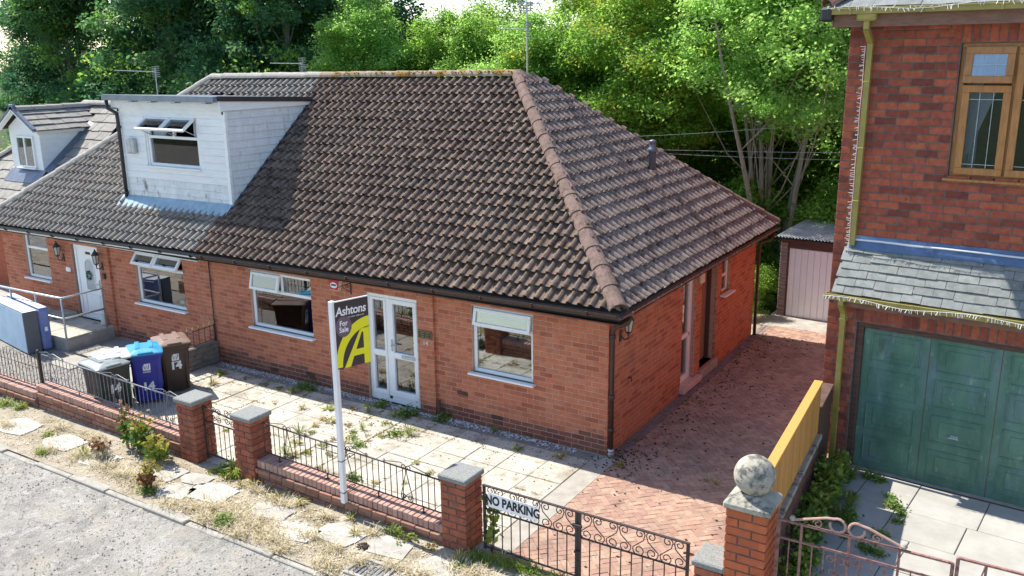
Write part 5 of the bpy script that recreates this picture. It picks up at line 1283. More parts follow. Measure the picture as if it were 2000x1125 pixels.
# dividing railing on the block wall between the two front gardens
dv = thing('block_wall', 'short pale block wall with a flower block beside the brown bin', 'wall', (-9.0, -.45, 0))
DVB = mat('grey_block', [(.15, .14, .125), (.23, .215, .19)], 8, .95, .5, 50, stain=[((.10, .095, .085), 4, .5, .7), ((.33, .32, .29), 9, .64, .74)])
for r_ in range(4):
    y = -.82; q0 = 0 if r_ % 2 else -.11
    yy = -.82
    for (a, b) in (((-.82, -.45), (-.45, -.01)) if r_ % 2 else ((-.82, -.62), (-.62, -.25), (-.25, -.01))):
        m = MB(); m.cbox((-9.07, a+.004, r_*.105+.002), (-8.95, b-.004, (r_+1)*.105-.002), .008); m.build('block', DVB, dv)
mb = MB(); mb.cbox((-9.08, -.83, .422), (-8.94, -.005, .455), .008); mb.build('coping', DVB, dv)
mb = MB()
for k in range(8):
    a = k*math.pi/4; c = Vector((-8.949, -.38, .22)); q = c+Vector((0, math.cos(a), math.sin(a)))*.095; d = Vector((0, -math.sin(a), math.cos(a)))*.03
    mid_ = c+Vector((.012, math.cos(a)*.05, math.sin(a)*.05)); mb.add([c[:], (mid_+d)[:], q[:], (mid_-d)[:]], [(0, 1, 2, 3)])
mb.build('flower_relief', DVB, dv)
t = thing('railing', 'low iron railing with gold spear tips on the short block wall', 'railing', (-9.01, -.45, .46))
mb = MB(); mb.bar((-9.01, -1.15, .78), (-9.01, -.02, .80), .022, .01); mb.build('top_rail', M_IRON, t)
mb = MB(); mb.bar((-9.01, -1.15, .49), (-9.01, -.02, .50), .018, .01); mb.build('bottom_rail', M_IRON, t)
mb = MB(); mb.bar((-9.01, -.03, .46), (-9.01, -.03, .82), .03, .03); mb.build('post', M_IRON, t)
for k in range(8):
    y = -1.12+k*.14; q = MB(); q.tube([(-9.01, y, .50), (-9.01, y, .83)], .007, 6); b = q.build('bar', M_IRON, t)
    q = MB(); q.lathe([(.006, 0), (.02, .02), (.014, .04), (.002, .08)], 8, Matrix.Translation((-9.01, y, .825))); q.build('spear_tip', M_GOLD, b)
# narrow gate between the first two piers
t = thing('garden_gate', 'narrow black wrought iron garden gate between two brick piers', 'gate', (-4.93, -3.3, 0))
gx0, gx1, gy = -5.36, -4.50, -3.30
mb = MB()
for x in (gx0, gx1): mb.bar((x, gy, .04), (x, gy, .92 if x == gx0 else .80), .03, .02)
for z in (.10, .66): mb.bar((gx0, gy, z), (gx1, gy, z-.01), .022, .012)
mb.bar((gx0, gy, .90), (gx1, gy, .78), .026, .012); mb.build('gate_frame', M_IRON, t)
for k in range(1, 8):
    x = gx0+(gx1-gx0)*k/8; q = MB(); q.tube([(x, gy, .10), (x, gy, .66)], .0065, 6); q.build('bar', M_IRON, t)
for k, cxx in enumerate((-5.08, -4.78)):
    q = MB(); c = Vector((cxx, gy, .80)); X, Z = Vector((1, 0, -.14)), Vector((0, 0, 1))
    for s_ in (1, -1):
        q.tube(scroll(c+X*(s_*.06)+Z*.07, X*s_, Z, .06, 1.3, math.pi, -1), .006, 5); q.tube(scroll(c+X*(s_*.06)-Z*.05, X*s_, Z, .055, 1.3, math.pi, 1), .006, 5)
    q.build('scroll', M_IRON, t)
# pair of drive gates
def drive_gate(label, x0, x1, hinge):
    t = thing('drive_gate', label, 'gate', ((x0+x1)/2, -3.30, 0), 0, 'pair of drive gates'); y = -3.30; zt, zm, zb = .925, .60, .07
    mb = MB()
    for x in (x0, x1): mb.bar((x, y, zb-.03), (x, y, zt), .034, .026)
    for z in (zm, zb): mb.bar((x0, y, z), (x1, y, z), .024, .014)
    mb.bar((x0-.02, y, zt), (x1+.02, y, zt), .036, .014); mb.build('gate_frame', M_IRON, t)
    n = 10
    for k in range(1, n):
        x = x0+(x1-x0)*k/n; q = MB(); q.tube([(x, y, zb), (x, y, zm)], .0075, 6); q.build('bar', M_IRON, t)
    nh = 4
    for k in range(nh):
        x = x0+(x1-x0)*(k+.5)/nh; q = MB(); heart(q, (x, y, zm+.015), (1, 0, 0), (0, 0, 1), (x1-x0)/nh*.86, zt-zm-.03, .0065); q.build('scroll', M_IRON, t)
    q = MB(); hx = x0 if hinge < 0 else x1
    for z in (.20, .80): q.tube([(hx+.06*hinge, y+.02, z), (hx-.05*hinge, y-.01, z)], .014, 6)
    q.build('hinge', M_RUST, t)
    return t
gl = drive_gate('left leaf of the black scrolled drive gates, carrying the white sign', -.10, 1.215, -1)
q = MB(); q.tube([(1.235, -3.335, .30), (1.265, -3.34, .30), (1.265, -3.34, .02)], .009, 6); q.cbox((1.20, -3.35, .40), (1.28, -3.32, .43), .005); q.cbox((1.17, -3.345, .74), (1.30, -3.315, .78), .006); q.build('latch', M_IRON, gl)
drive_gate('right leaf of the black scrolled drive gates, next to the short pier', 1.255, 2.60, 1)
# NO PARKING sign hung on the left leaf
t = thing('parking_sign', 'white metal plate reading NO PARKING wired to the drive gate', 'sign', (.33, -3.345, .72))
mb = MB(); A = Matrix.Translation((.345, -3.345, .768)) @ Matrix.Rotation(math.radians(.5), 4, 'Y'); mb.cbox((-.355, -.003, -.098), (.355, .003, .098), .002, A); mb.build('plate', M_SIGN_W, t)
text('NO PARKING', .165, A @ basis((.80, 0, 0), (0, 0, 1), (0, -1, 0), (0, -.0045, 0)), M_TEXT_B, t, bold=.006, spacing=.98)
mb = MB()
for x in (-.32, .20, .33): mb.tube([A @ Vector((x, -.006, .075)), A @ Vector((x, -.012, .11)), A @ Vector((x, .03, .165)), A @ Vector((x+.01, .055, .13))], .003, 5)
mb.build('wire', M_STEEL, t)
# rusty gates of the right-hand house
RG = 1.02
def rusty_gate(label, P0, P1, z_t, crest_on=True, drop=.0):
    P0 = Vector(P0); P1 = Vector(P1); X = (P1-P0).normalized(); Z = Vector((0, 0, 1)); L = (P1-P0).length
    t = thing('rusty_gate', label, 'gate', P0, 0, 'rusty gates of the brick house')
    p = lambda u, z: P0+X*u+Z*z; zb = GZ+.03
    mb = MB()
    for u in (0, L): mb.bar(p(u, zb), p(u, z_t), .032, .032)
    mb.bar(p(0, z_t), p(L, z_t), .030, .018); mb.bar(p(0, z_t-.20), p(L, z_t-.20), .026, .016); mb.bar(p(0, zb+.05), p(L, zb+.05), .026, .016); mb.build('gate_frame', M_RUST, t)
    n = 14
    for k in range(1, n):
        u = L*k/n; q = MB(); thick = k in (2, 6, 10)
        (q.bar(p(u, zb+.05), p(u, z_t if thick else z_t-.20), .024, .016) if thick else q.tube([p(u, zb+.05), p(u, z_t-.20)], .0075, 6)); q.build('bar', M_RUST, t)
    if crest_on:
        q = MB(); c = p(L*.41, z_t)
        for s_ in (1, -1):
            q.tube([c+X*(s_*.52)+Z*.03, c+X*(s_*.20)+Z*.14]+[c+X*(s_*(.09+.075*math.cos(a)))+Z*(.085+.075*math.sin(a)) for a in [math.radians(120-20*i) if False else math.radians(60+24*i) for i in range(14)]], .013, 6)
            q.tube(scroll(c+X*(s_*.28)+Z*.055, X*s_, Z, .05, 1.3, 0, 1), .007, 5)
        q.build('crest', M_COPE, t)
        for s_ in (1, -1):
            q = MB(); q.lathe([(0, -.03), (.02, -.024), (.032, 0), (.02, .024), (0, .03)], 10, Matrix.Translation(c+X*(s_*.53)+Z*.045)); q.build('knob', M_STONE, t)
        q = MB()
        for uu in (L*.36, L*.46):
            for s_ in (1, -1):
                q.tube(scroll(p(uu, z_t-.30)+X*(s_*.05), X*s_, Z, .05, 1.3, math.pi, -1), .007, 5); q.tube(scroll(p(uu, z_t-.43)+X*(s_*.035), X*s_, Z, .035, 1.2, math.pi, 1), .006, 5)
        q.build('scroll', M_RUST, t)
    return t
rg0 = Vector((3.56, -3.30, 0)); rgd = (Vector((5.178, -3.30, 0))-rg0).normalized()
rusty_gate('rusty pink iron gate leaf with pale crest hung on the ball-topped pier', rg0, rg0+rgd*1.62, 1.50)
rusty_gate('second rusty iron gate leaf, slightly higher, at the lower right corner', rg0+rgd*1.66, rg0+rgd*3.3, 1.57, False)
# ================================================================== ESTATE AGENT BOARD
sg = thing('sale_board', 'tall white post with brown and yellow estate agent board above the front wall', 'sign', (-2.31, -3.46, 0))
mb = MB(); mb.cbox((-2.346, -3.532, .17), (-2.276, -3.462, 3.06), .005); mb.build('post', M_SIGN_W, sg)
a = math.radians(72); BX = Vector((math.cos(a), math.sin(a), 0)); BN = Vector((math.sin(a), -math.cos(a), 0)); BO = Vector((-2.276, -3.497, 2.12))
FBD = basis(BX*(.51/.62), Vector((0, 0, .925/.965)), BN, BO)      # board plane: x along, y up, z out
BW, BH = .62, .965
mb = MB(); mb.box((0, 0, -.012), (BW, BH, -.0005), FBD); mb.box((-.02, BH, -.014), (BW, BH+.012, .002), FBD); bd = mb.build('board', M_SIGN_W, sg)
def flat(name, pts, z, m, par=bd):
    mb = MB(); mb.add([(x, y, z) for x, y in pts], [tuple(range(len(pts)))], FBD); return mb.build(name, m, par)
def strip(name, outer, inner, z, m):
    mb = MB(); n = len(outer); mb.add([(x, y, z) for x, y in outer+inner], [(i, i+1, n+i+1, n+i) for i in range(n-1)], FBD); return mb.build(name, m, bd)
flat('print_ground', [(.006, 0), (BW, 0), (BW, BH-.004), (.006, BH-.004)], .0008, M_SIGN_D)
# yellow ring segment sweeping from the lower left edge to the right edge
def arc(cx, cy, rx, ry, a0, a1, n=28): return [(cx+rx*math.cos(math.radians(a0+(a1-a0)*i/n)), cy+ry*math.sin(math.radians(a0+(a1-a0)*i/n))) for i in range(n+1)]
def clampb(p): return [(min(max(x, .006), BW-.001), min(max(y, .001), BH)) for x, y in p]
strip('print_arc', clampb(arc(BW, .02, .64, .665, 90, 180)), clampb(arc(BW, .02, .52, .52, 90, 180)), .0016, M_SIGN_Y)
# big letter A standing on the lower edge
flat('print_letter', [(.13, .0), (.245, .0), (.50, .52), (BW-.002, .52), (BW-.002, .60-.07), (.44, .50)], .0024, M_SIGN_Y)
flat('print_letter', [(.505, .0), (BW-.002, .0), (BW-.002, .52), (.47, .52), (.45, .47), (.505, .47)], .0025, M_SIGN_Y)
flat('print_letter', [(.31, .145), (.52, .145), (.52, .235), (.355, .235)], .0026, M_SIGN_Y)
flat('print_disc', arc(.155, .60, .145, .150, 0, 360, 36)[:-1], .0032, M_SIGN_P)
B3 = FBD
text('Ashtons', .175, B3 @ Matrix.Translation((.30, .815, .0012)), M_SIGN_W, bd, bold=.003, shear=.12, spacing=.95)
text('View this home online  ashtons.net', .032, B3 @ Matrix.Translation((.31, .722, .0012)), M_SIGN_W, bd, extrude=.0004, shear=.1)
text('For', .105, B3 @ Matrix.Translation((.155, .645, .0036)), M_SIGN_W, bd, bold=.002, extrude=.0006)
text('Sale', .105, B3 @ Matrix.Translation((.155, .555, .0036)), M_SIGN_W, bd, bold=.002, extrude=.0006)
mb = MB()
for z in (.33, .80): mb.tube([(-2.35, -3.536, z), (-2.272, -3.536, z), (-2.272, -3.29, z+.02), (-2.35, -3.29, z+.02)], .006, 5, closed=True)
mb.build('tie', M_BLACK, sg)

# ================================================================== WHEELIE BINS
def bin_(label, x, y, face, m, ml, number=True, logo=True, h=1.05, w=.55, d=.67, num_m=None, num_z=.50, lid_open=0.0):
    """face = direction the numbered front looks to (radians)"""
    t = thing('wheelie_bin', label, 'bin', (x, y, 0), 0, 'wheelie bins')
    F = Matrix.Translation((x, y, 0)) @ Matrix.Rotation(face, 4, 'Z')     # local +x is the front
    tw, td, bw_, bd_ = w/2, d/2, w/2*.82, d/2*.80; zt = h-.10
    def ring(z, hx, hy, r=.05, n=4):
        o = []
        for sx, sy, a0 in ((1, 1, 0), (-1, 1, 90), (-1, -1, 180), (1, -1, 270)):
            for i in range(n):
                q = math.radians(a0+90*i/(n-1)); o.append((sx*(hx-r)+r*math.cos(q), sy*(hy-r)+r*math.sin(q), z))
        return o
    R = [ring(.05, bd_, bw_), ring(.06, bd_+.004, bw_+.004), ring(zt-.10, td-.012, tw-.012), ring(zt-.09, td+.002, tw+.002), ring(zt-.03, td+.004, tw+.004), ring(zt-.03, td+.03, tw+.03), ring(zt, td+.03, tw+.03)]
    vs = [q for r_ in R for q in r_]; n = len(R[0]); fs = [(i*n+k, i*n+(k+1) % n, (i+1)*n+(k+1) % n, (i+1)*n+k) for i in range(len(R)-1) for k in range(n)]
    fs += [tuple(range(n-1, -1, -1)), tuple((len(R)-1)*n+k for k in range(n))]
    mb = MB(); mb.add(vs, fs, F)
    for s_ in (1, -1):                                                        # ribs and side flutes
        mb.cbox((-td*.55, s_*(tw*.90)-.012, .25), (-td*.35, s_*(tw*.90)+.012, zt-.12), .006, F); mb.cbox((td*.25, s_*(tw*.90)-.01, .25), (td*.45, s_*(tw*.90)+.01, zt-.12), .006, F)
    for s_ in (.72, -.72): mb.cbox((bd_*.98, s_*tw*.9-.012, .10), (td*.955, s_*tw*.9+.012, zt-.12), .005, F)
    mb.build('body', m, t)
    # lid: domed, with hand ledges
    zl = zt+.006; L = [ring(zl, td+.035, tw+.035), ring(zl+.025, td+.035, tw+.035), ring(zl+.04, td+.01, tw+.01), ring(zl+.075, td-.10, tw-.10, .06), ring(zl+.085, td-.16, tw-.16, .06)]
    vs = [q for r_ in L for q in r_]; fs = [(i*n+k, i*n+(k+1) % n, (i+1)*n+(k+1) % n, (i+1)*n+k) for i in range(len(L)-1) for k in range(n)]
    fs += [tuple(range(n-1, -1, -1)), tuple((len(L)-1)*n+k for k in range(n))]
    T = Matrix.Translation((-td, 0, zl)) @ Matrix.Rotation(-lid_open, 4, 'Y') @ Matrix.Translation((td, 0, -zl))
    mb = MB(); mb.add(vs, fs, F @ T)
    mb.cbox((td-.09, -.13, zl+.035), (td+.05, .13, zl+.062), .01, F @ T); mb.cbox((-td+.05, -tw+.12, zl+.07), (td-.16, -tw+.20, zl+.095), .01, F @ T); mb.cbox((-td+.05, tw-.20, zl+.07), (td-.16, tw-.12, zl+.095), .01, F @ T)
    mb.build('lid', ml, t)
    mb = MB(); mb.tube([F @ Vector((-td-.02, -tw*.8, zt-.02)), F @ Vector((-td-.11, -tw*.8, zt+.0)), F @ Vector((-td-.11, tw*.8, zt+.0)), F @ Vector((-td-.02, tw*.8, zt-.02))], .016, 8); mb.build('handle', m, t)
    for s_ in (1, -1):
        mb = MB(); mb.lathe([(.03, -.025), (.10, -.025), (.105, 0), (.10, .025), (.03, .025)], 16, F @ Matrix.Translation((-bd_-.02, s_*(bw_+.03), .10)) @ Matrix.Rotation(math.pi/2, 4, 'X')); mb.build('wheel', M_BLACK, t)
    # print on the leaning front
    sl = ((td-.012)-(bd_+.004))/(zt-.10-.06); nx = Vector((1, 0, -sl)).normalized(); zx = Vector((sl, 0, 1)).normalized()
    def fp(z, y=0): return F @ basis((0, 1, 0), zx, nx, (bd_+.004+sl*(z-.06)+.003, y, z))
    nm = num_m or M_SIGN_W
    if number: text('14', .21, fp(num_z), nm, t, bold=.010, extrude=.0006)
    if logo:
        mb = MB(); A = fp(.72); mb.add([(-.065, -.065, 0), (.065, -.065, 0), (.065, .065, 0), (-.035, .065, 0), (-.065, .02, 0)], [(0, 1, 2, 3, 4)], A); mb.build('council_logo', nm, t)
        mb = MB(); mb.tube([A @ Vector(q) for q in ((-.045, .03, .001), (-.025, -.04, .001), (.0, .02, .001), (.02, -.04, .001), (.045, .05, .001))], .007, 4); mb.build('logo_stroke', m, t)
        mb = MB(); A = fp(.625)
        for k in range(6): mb.add([(-.065+k*.022, -.012, 0), (-.050+k*.022, -.012, 0), (-.050+k*.022, .012, 0), (-.065+k*.022, .012, 0)], [(0, 1, 2, 3)], A)
        mb.build('logo_lettering', nm, t)
    return t
bin_('brown wheelie bin marked 14 with dusty brown lid, beside the block wall', -8.46, -1.50, math.radians(-27), M_BIN_BROWN, M_BIN_LIDR, num_z=.55)
bin_('blue wheelie bin marked 14 with pale blue lid', -8.43, -2.10, math.radians(-34), M_BIN_BLUE, M_BIN_LIDB, num_z=.34)
bin_('dark wheelie bin with bleached cream lid, hidden behind the grey-lidded one', -8.60, -2.66, math.radians(-30), mat('dark_green_plastic', [(.02, .055, .03), (.035, .08, .045)], 5, .45), M_BIN_LIDW, False, False, lid_open=.06)
bin_('black wheelie bin marked 14 with grey lid, nearest the railing', -8.40, -3.00+.06, math.radians(-8), M_BIN_GREY, M_BIN_LIDG, logo=False, num_z=.55)

# ================================================================== DIVAN BASE AND MATTRESS STANDING ON EDGE
A0 = Vector((-12.93, -1.80, 0)); LD = Vector((-.985, .17, 0)).normalized(); TD = Vector((.17, .985, 0)).normalized()
def block(t, name, o, L, T, H, m, c=.02, z0=0.0):
    mb = MB(); mb.cbox((0, 0, z0), (L, T, z0+H), c, basis(LD, TD, (0, 0, 1), o)); return mb.build(name, m, t)
dv_ = thing('divan_base', 'pale blue divan bed base stood on its long edge in the gravel garden', 'bed base', A0)
block(dv_, 'base', A0, 1.9, .30, .93, M_BEDG, .015)
mb = MB(); mb.box((.02, -.006, .02), (1.88, -.001, .91), basis(LD, TD, (0, 0, 1), A0)); mb.build('base_cover', M_BED, dv_)
mb = MB(); mb.box((.0, .01, .931), (1.88, .29, .936), basis(LD, TD, (0, 0, 1), A0)); mb.build('top_cover', M_MATTW, dv_)
A1 = A0+TD*.32+LD*(-.02)
mt_ = thing('mattress', 'blue sided mattress stood on edge behind the divan base', 'mattress', A1)
block(mt_, 'mattress_body', A1, 1.9, .21, .95, M_MATT, .05)
mb = MB(); mb.cbox((.03, .02, .945), (1.87, .19, .962), .008, basis(LD, TD, (0, 0, 1), A1)); mb.build('mattress_top', M_MATTW, mt_)
mb = MB(); mb.box((-.004, .075, .44), (-.0005, .135, .53), basis(LD, TD, (0, 0, 1), A1)); mb.build('care_label', M_SIGN_W, mt_)

# ================================================================== RAMP, HANDRAIL
rp = thing('door_platform', 'raised concrete platform and ramp in front of the white arched door', 'ramp', (-13.3, -.6, 0))
mb = MB(); mb.cbox((-14.05, -1.22, -.05), (-12.42, -.003, .235), .015); mb.add([(-14.05, -1.22, .23), (-14.05, -.003, .23), (-18.6, -.003, .62), (-18.6, -1.22, .62), (-14.05, -1.22, -.05), (-14.05, -.003, -.05), (-18.6, -.003, -.05), (-18.6, -1.22, -.05)], [(0, 3, 2, 1), (0, 4, 7, 3), (3, 7, 6, 2), (1, 2, 6, 5)]); mb.build('platform', M_CONC, rp)
for (a, b, c, d) in ((-14.04, -13.25, -1.2, -.62), (-13.24, -12.44, -1.2, -.62), (-14.04, -13.25, -.61, -.01), (-13.24, -12.44, -.61, -.01)):
    m = MB(); m.cbox((a, c, .232), (b-.008, d-.008, .268), .006); m.build('paving_slab', M_SLAB, rp)
mb = MB(); mb.cbox((-14.30, -.40, .26), (-13.80, -.04, .40), .01); mb.build('step', M_CONC, rp)
hr = thing('handrail', 'galvanised tubular handrail round the door platform', 'handrail', (-13, -1.2, .25))
rz0 = .27
C_ = Vector((-12.50, -1.16, 0)); E_ = Vector((-12.47, -.20, 0)); Lf = Vector((-14.85, -1.22, 0))
mb = MB(); mb.tube([E_+Vector((0, .0, .05)), E_+Vector((0, 0, 1.17)), C_+Vector((0, .06, 1.16)), C_+Vector((-.05, 0, 1.16)), Lf+Vector((0, 0, 1.16)), Lf+Vector((-.06, 0, 1.10)), Lf+Vector((-.06, 0, .3))], .024, 10); mb.build('top_rail', M_STEEL, hr, True)
mb = MB(); mb.tube([E_+Vector((0, 0, .70)), C_+Vector((0, 0, .70)), Lf+Vector((-.05, 0, .70))], .021, 10); mb.build('mid_rail', M_STEEL, hr, True)
for P in (C_, C_.lerp(Lf, .40), C_.lerp(Lf, .80)):
    mb = MB(); mb.tube([P+Vector((0, 0, .02)), P+Vector((0, 0, 1.15))], .022, 10); mb.build('post', M_STEEL, hr, True)

# ================================================================== SMALL WALL FITTINGS
al = thing('alarm_box', 'red and cream burglar alarm box under the gutter beside the front door', 'alarm', (-5.53, -.03, 2.09))
FA = uvn((-5.53, 0, 2.11), FRU, FRN)
def trap(mb, w0, w1, h_, y0, y1, M): mb.add([(-w0, y0, h_), (w0, y0, h_), (w1, y0, -h_), (-w1, y0, -h_), (-w0*.94, y1, h_*.94), (w0*.94, y1, h_*.94), (w1*.94, y1, -h_*.94), (-w1*.94, y1, -h_*.94)], [(0, 1, 2, 3), (4, 7, 6, 5), (0, 4, 5, 1), (1, 5, 6, 2), (2, 6, 7, 3), (3, 7, 4, 0)], M)
mb = MB(); trap(mb, .15, .10, .115, .005, .07, FA); mb.build('case', M_CREAM, al)
mb = MB(); trap(mb, .135, .088, .10, .0705, .082, FA); mb.build('cover', M_ALARM, al)
mb = MB(); mb.add([(.085*math.cos(k*math.pi/10), .083, -.01+.055*math.sin(k*math.pi/10)) for k in range(20)], [tuple(range(20))], FA); mb.build('badge', M_SIGN_W, al)
mb = MB(); mb.box((-.06, .0832, -.022), (.06, .0842, .012), FA); mb.build('badge_band', mat('badge_navy', [(.03, .05, .16), (.04, .06, .2)], 4, .5), al)
hb = thing('hanging_bracket', 'small dark iron hanging basket bracket beside the alarm box', 'bracket', (-5.20, -.03, 2.1))
mb = MB(); FH = Vector((-5.18, 0, 0)); mb.bar((-5.18, -.012, 1.96), (-5.18, -.012, 2.20), .022, .012); mb.tube([(-5.18, -.01, 2.17), (-5.20, -.20, 2.16), (-5.21, -.30, 2.15)], .007, 6); mb.tube([(-5.18, -.01, 2.0), (-5.20, -.16, 2.10), (-5.205, -.22, 2.16)], .006, 6); mb.tube(scroll((-5.19, -.09, 2.12), (0, 1, 0), (0, 0, 1), .04, 1.2, 0, 1), .005, 5); mb.build('bracket_arm', M_IRON, hb)
def lantern(label, x, y, z, nrm, arm=.14):
    t = thing('wall_lantern', label, 'lantern', (x, y, z), 0, 'black wall lanterns'); N = Vector(nrm); S = Vector((-N.y, N.x, 0)); c = Vector((x, y, z))+N*arm
    T = basis(N, S, (0, 0, 1), c)
    mb = MB(); mb.lathe([(.05, .22), (.06, .205), (.012, .16), (.012, .10)], 6, Matrix.Identity(4) if False else T @ Matrix.Translation((0, 0, -.20))); mb.build('finial', M_BLACK, t)
    mb = MB(); mb.lathe([(.015, .22), (.02, .19), (.03, .175), (.085, .10), (.095, .085), (.085, .08)], 6, T); mb.build('cap', M_BLACK, t)
    mb = MB(); mb.lathe([(.05, -.10), (.078, .078)], 6, T); mb.build('glass', M_LAMPG, t)
    mb = MB(); mb.lathe([(.02, -.15), (.035, -.13), (.055, -.115), (.055, -.10)], 6, T)
    for k in range(6):
        a = 2*math.pi*k/6; mb.bar(T @ Vector((.052*math.cos(a), .052*math.sin(a), -.10)), T @ Vector((.081*math.cos(a), .081*math.sin(a), .08)), .010, .010)
    mb.build('cage', M_BLACK, t)
    mb = MB(); b = Vector((x, y, z-.20)); mb.cbox((-.012, -.035, -.09), (.012, .035, .09), .006, basis(N, S, (0, 0, 1), b+N*.012)); mb.tube([b+N*.02, b+N*(arm*.5)+Vector((0, 0, -.05)), b+N*arm+Vector((0, 0, -.02)), c+Vector((0, 0, -.14))], .012, 6); mb.build('arm', M_BLACK, t)
    return t
lantern('black wall lantern between the left window and the arched door', -14.12, -.004, 1.86, (0, -1, 0))
lantern('black wall lantern on the brick pilaster right of the arched door', -12.56, -.06, 1.84, (0, -1, 0))
lantern('black wall lantern on the corner by the driveway downpipe', .004, .40, 2.08, (1, 0, 0))
t = thing('name_plaque', 'black house name plaque with gold border and lettering beside the double door', 'plaque', (-3.47, -.07, 1.48))
FP = uvn((-3.475, -.0595, 1.475), FRU, FRN)
mb = MB(); mb.cbox((-.155, .0, -.075), (.155, .016, .075), .008, FP); mb.build('plate', M_BLACK, t)
mb = MB(); mb.tube([FP @ Vector(q) for q in [(-.125, .017, -.062), (.125, .017, -.062), (.142, .017, -.045), (.142, .017, .045), (.125, .017, .062), (-.125, .017, .062), (-.142, .017, .045), (-.142, .017, -.045)]], .003, 4, closed=True); mb.build('border', M_GOLD, t)
mb = MB()
for z, n_ in ((.034, 8), (0, 9), (-.034, 7)):
    for k in range(n_):
        if k in (n_//2,) : continue
        u = (k-(n_-1)/2)*.024; mb.box((u-.006, .0165, z-.008), (u+.006, .0178, z-.003), FP); mb.box((u-.006, .0165, z-.008), (u-.003, .0178, z+.009), FP); mb.box((u+.001, .0165, z+.002), (u+.006, .0178, z+.007), FP)
mb.build('gold_lettering', M_GOLD, t)
nb14 = text('14', .12, basis((1, 0, 0), (0, 0, 1), (0, -1, 0), (-3.47, -.0665, 1.32)), mat('number_white', [(.6, .5, .45), (.66, .56, .5)], 4, .5), None, 'house_number', bold=.002); tag(nb14, 'faded house number 14 on the brickwork below the plaque', 'number')
mb = MB(); mb.cbox((-.09, .002, -.06), (.09, .03, .05), .015, uvn((-13.98, 0, 1.40), FRU, FRN)); nn_ = mb.build('number_tile', M_SIGN_W); tag(nn_, 'small white plate left of the arched door', 'plate')
mb = MB(); mb.cbox((-.05, .0, -.06), (.05, .05, .06), .01, uvn((-12.52, -.06, 1.42), FRU, FRN)); ks = mb.build('key_safe', M_BLACK); tag(ks, 'small black box on the pilaster under the lantern', 'key safe')
mb = MB(); mb.tube([(.005, .75, 1.08), (.05, .75, 1.08), (.06, .75, 1.02)], .014, 8); mb.tube([(.045, .71, 1.09), (.045, .79, 1.09)], .008, 6); tp = mb.build('outside_tap', M_BLACK); tag(tp, 'small dark outside tap on the driveway wall', 'tap')
mb = MB(); mb.tube([(-3.30+.08, -.07, .02), (-3.22, -.07, .32)], .03, 8); sp = mb.build('pipe_stub', M_TIMBER); tag(sp, 'short brown pipe stub at the wall foot by the front door', 'pipe')

# ================================================================== AERIALS
def yagi(t, c, d, L, n, e=.24, m=M_STEEL, side=None):
    c = Vector(c); d = Vector(d).normalized(); s_ = Vector(side) if side else d.cross(Vector((0, 0, 1))).normalized()
    mb = MB(); mb.tube([c, c+d*L], .012, 6)
    for k in range(n):
        q = c+d*(L*(k+.5)/n); w = e*(.6 if k else 1); mb.tube([q-s_*w/2, q+s_*w/2], .007, 5)
    for z in (-1, 1):
        b = c-d*.02
        for k in range(3): mb.tube([b-s_*.16+Vector((0, 0, z*(.03+.05*k))), b+s_*.16+Vector((0, 0, z*(.03+.05*k)))], .010, 5)
        mb.tube([b, b+Vector((0, 0, z*.15))], .007, 5)
    return mb.build('antenna', m, t)
def aerial(label, x, y, z0, z1, specs):
    t = thing('tv_aerial', label, 'aerial', (x, y, z0), 0, 'rooftop television aerials'); mb = MB(); mb.tube([(x, y, z0), (x, y, z1)], [.020, .014], 8); mb.build('mast', M_STEEL, t)
    for (z, d, L, n, e) in specs: yagi(t, (x, y, z), d, L, n, e)
    return t
tm = aerial('tall aerial mast at the right end of the ridge against the trees', -3.82, 4.0, 5.5, 7.15, ((6.62, (-1, -.25, .03), .62, 5, .3), (7.10, (1, -.5, -.03), .40, 3, .5)))
mb = MB(); mb.tube([(-4.05, 4.05, 7.32), (-4.05, 4.05, 7.17), (-4.0, 4.05, 7.12), (-3.62, 4.0, 7.08), (-3.55, 4.0, 7.12), (-3.55, 4.0, 7.3)], .009, 6); mb.build('loop_dipole', M_STEEL, tm)
aerial('single aerial with one long boom above the white dormer', -15.66, 4.2, 4.6, 5.90, ((5.80, (-1, -.35, .04), 1.25, 8, .16),))
aerial('twin stacked aerial standing behind the ridge', -11.0, 5.0, 4.6, 6.02, ((5.98, (-1, -.25, .02), .9, 7, .2), (5.75, (-1, -.25, .02), .85, 7, .2)))
# overhead wires running across behind the hip to the brick house
for lab, P, Q, s_ in (('uppermost overhead wire sagging in front of the trees', (-7, 9.0, 3.95), (5.2, 11.0, 5.2), .25), ('middle overhead wire above the prefab garage roof', (-7, 9.5, 3.7), (6, 10.0, 4.05), .06), ('lowest overhead wire above the prefab garage roof', (-7, 9.3, 3.75), (6, 10.4, 3.85), .14)):
    P = Vector(P); Q = Vector(Q); mb = MB(); mb.tube([P.lerp(Q, i/16)-Vector((0, 0, s_*4*(i/16)*(1-i/16))) for i in range(17)], .0055, 5); o = mb.build('overhead_wire', M_STEEL); tag(o, lab, 'wire', 'overhead wires')

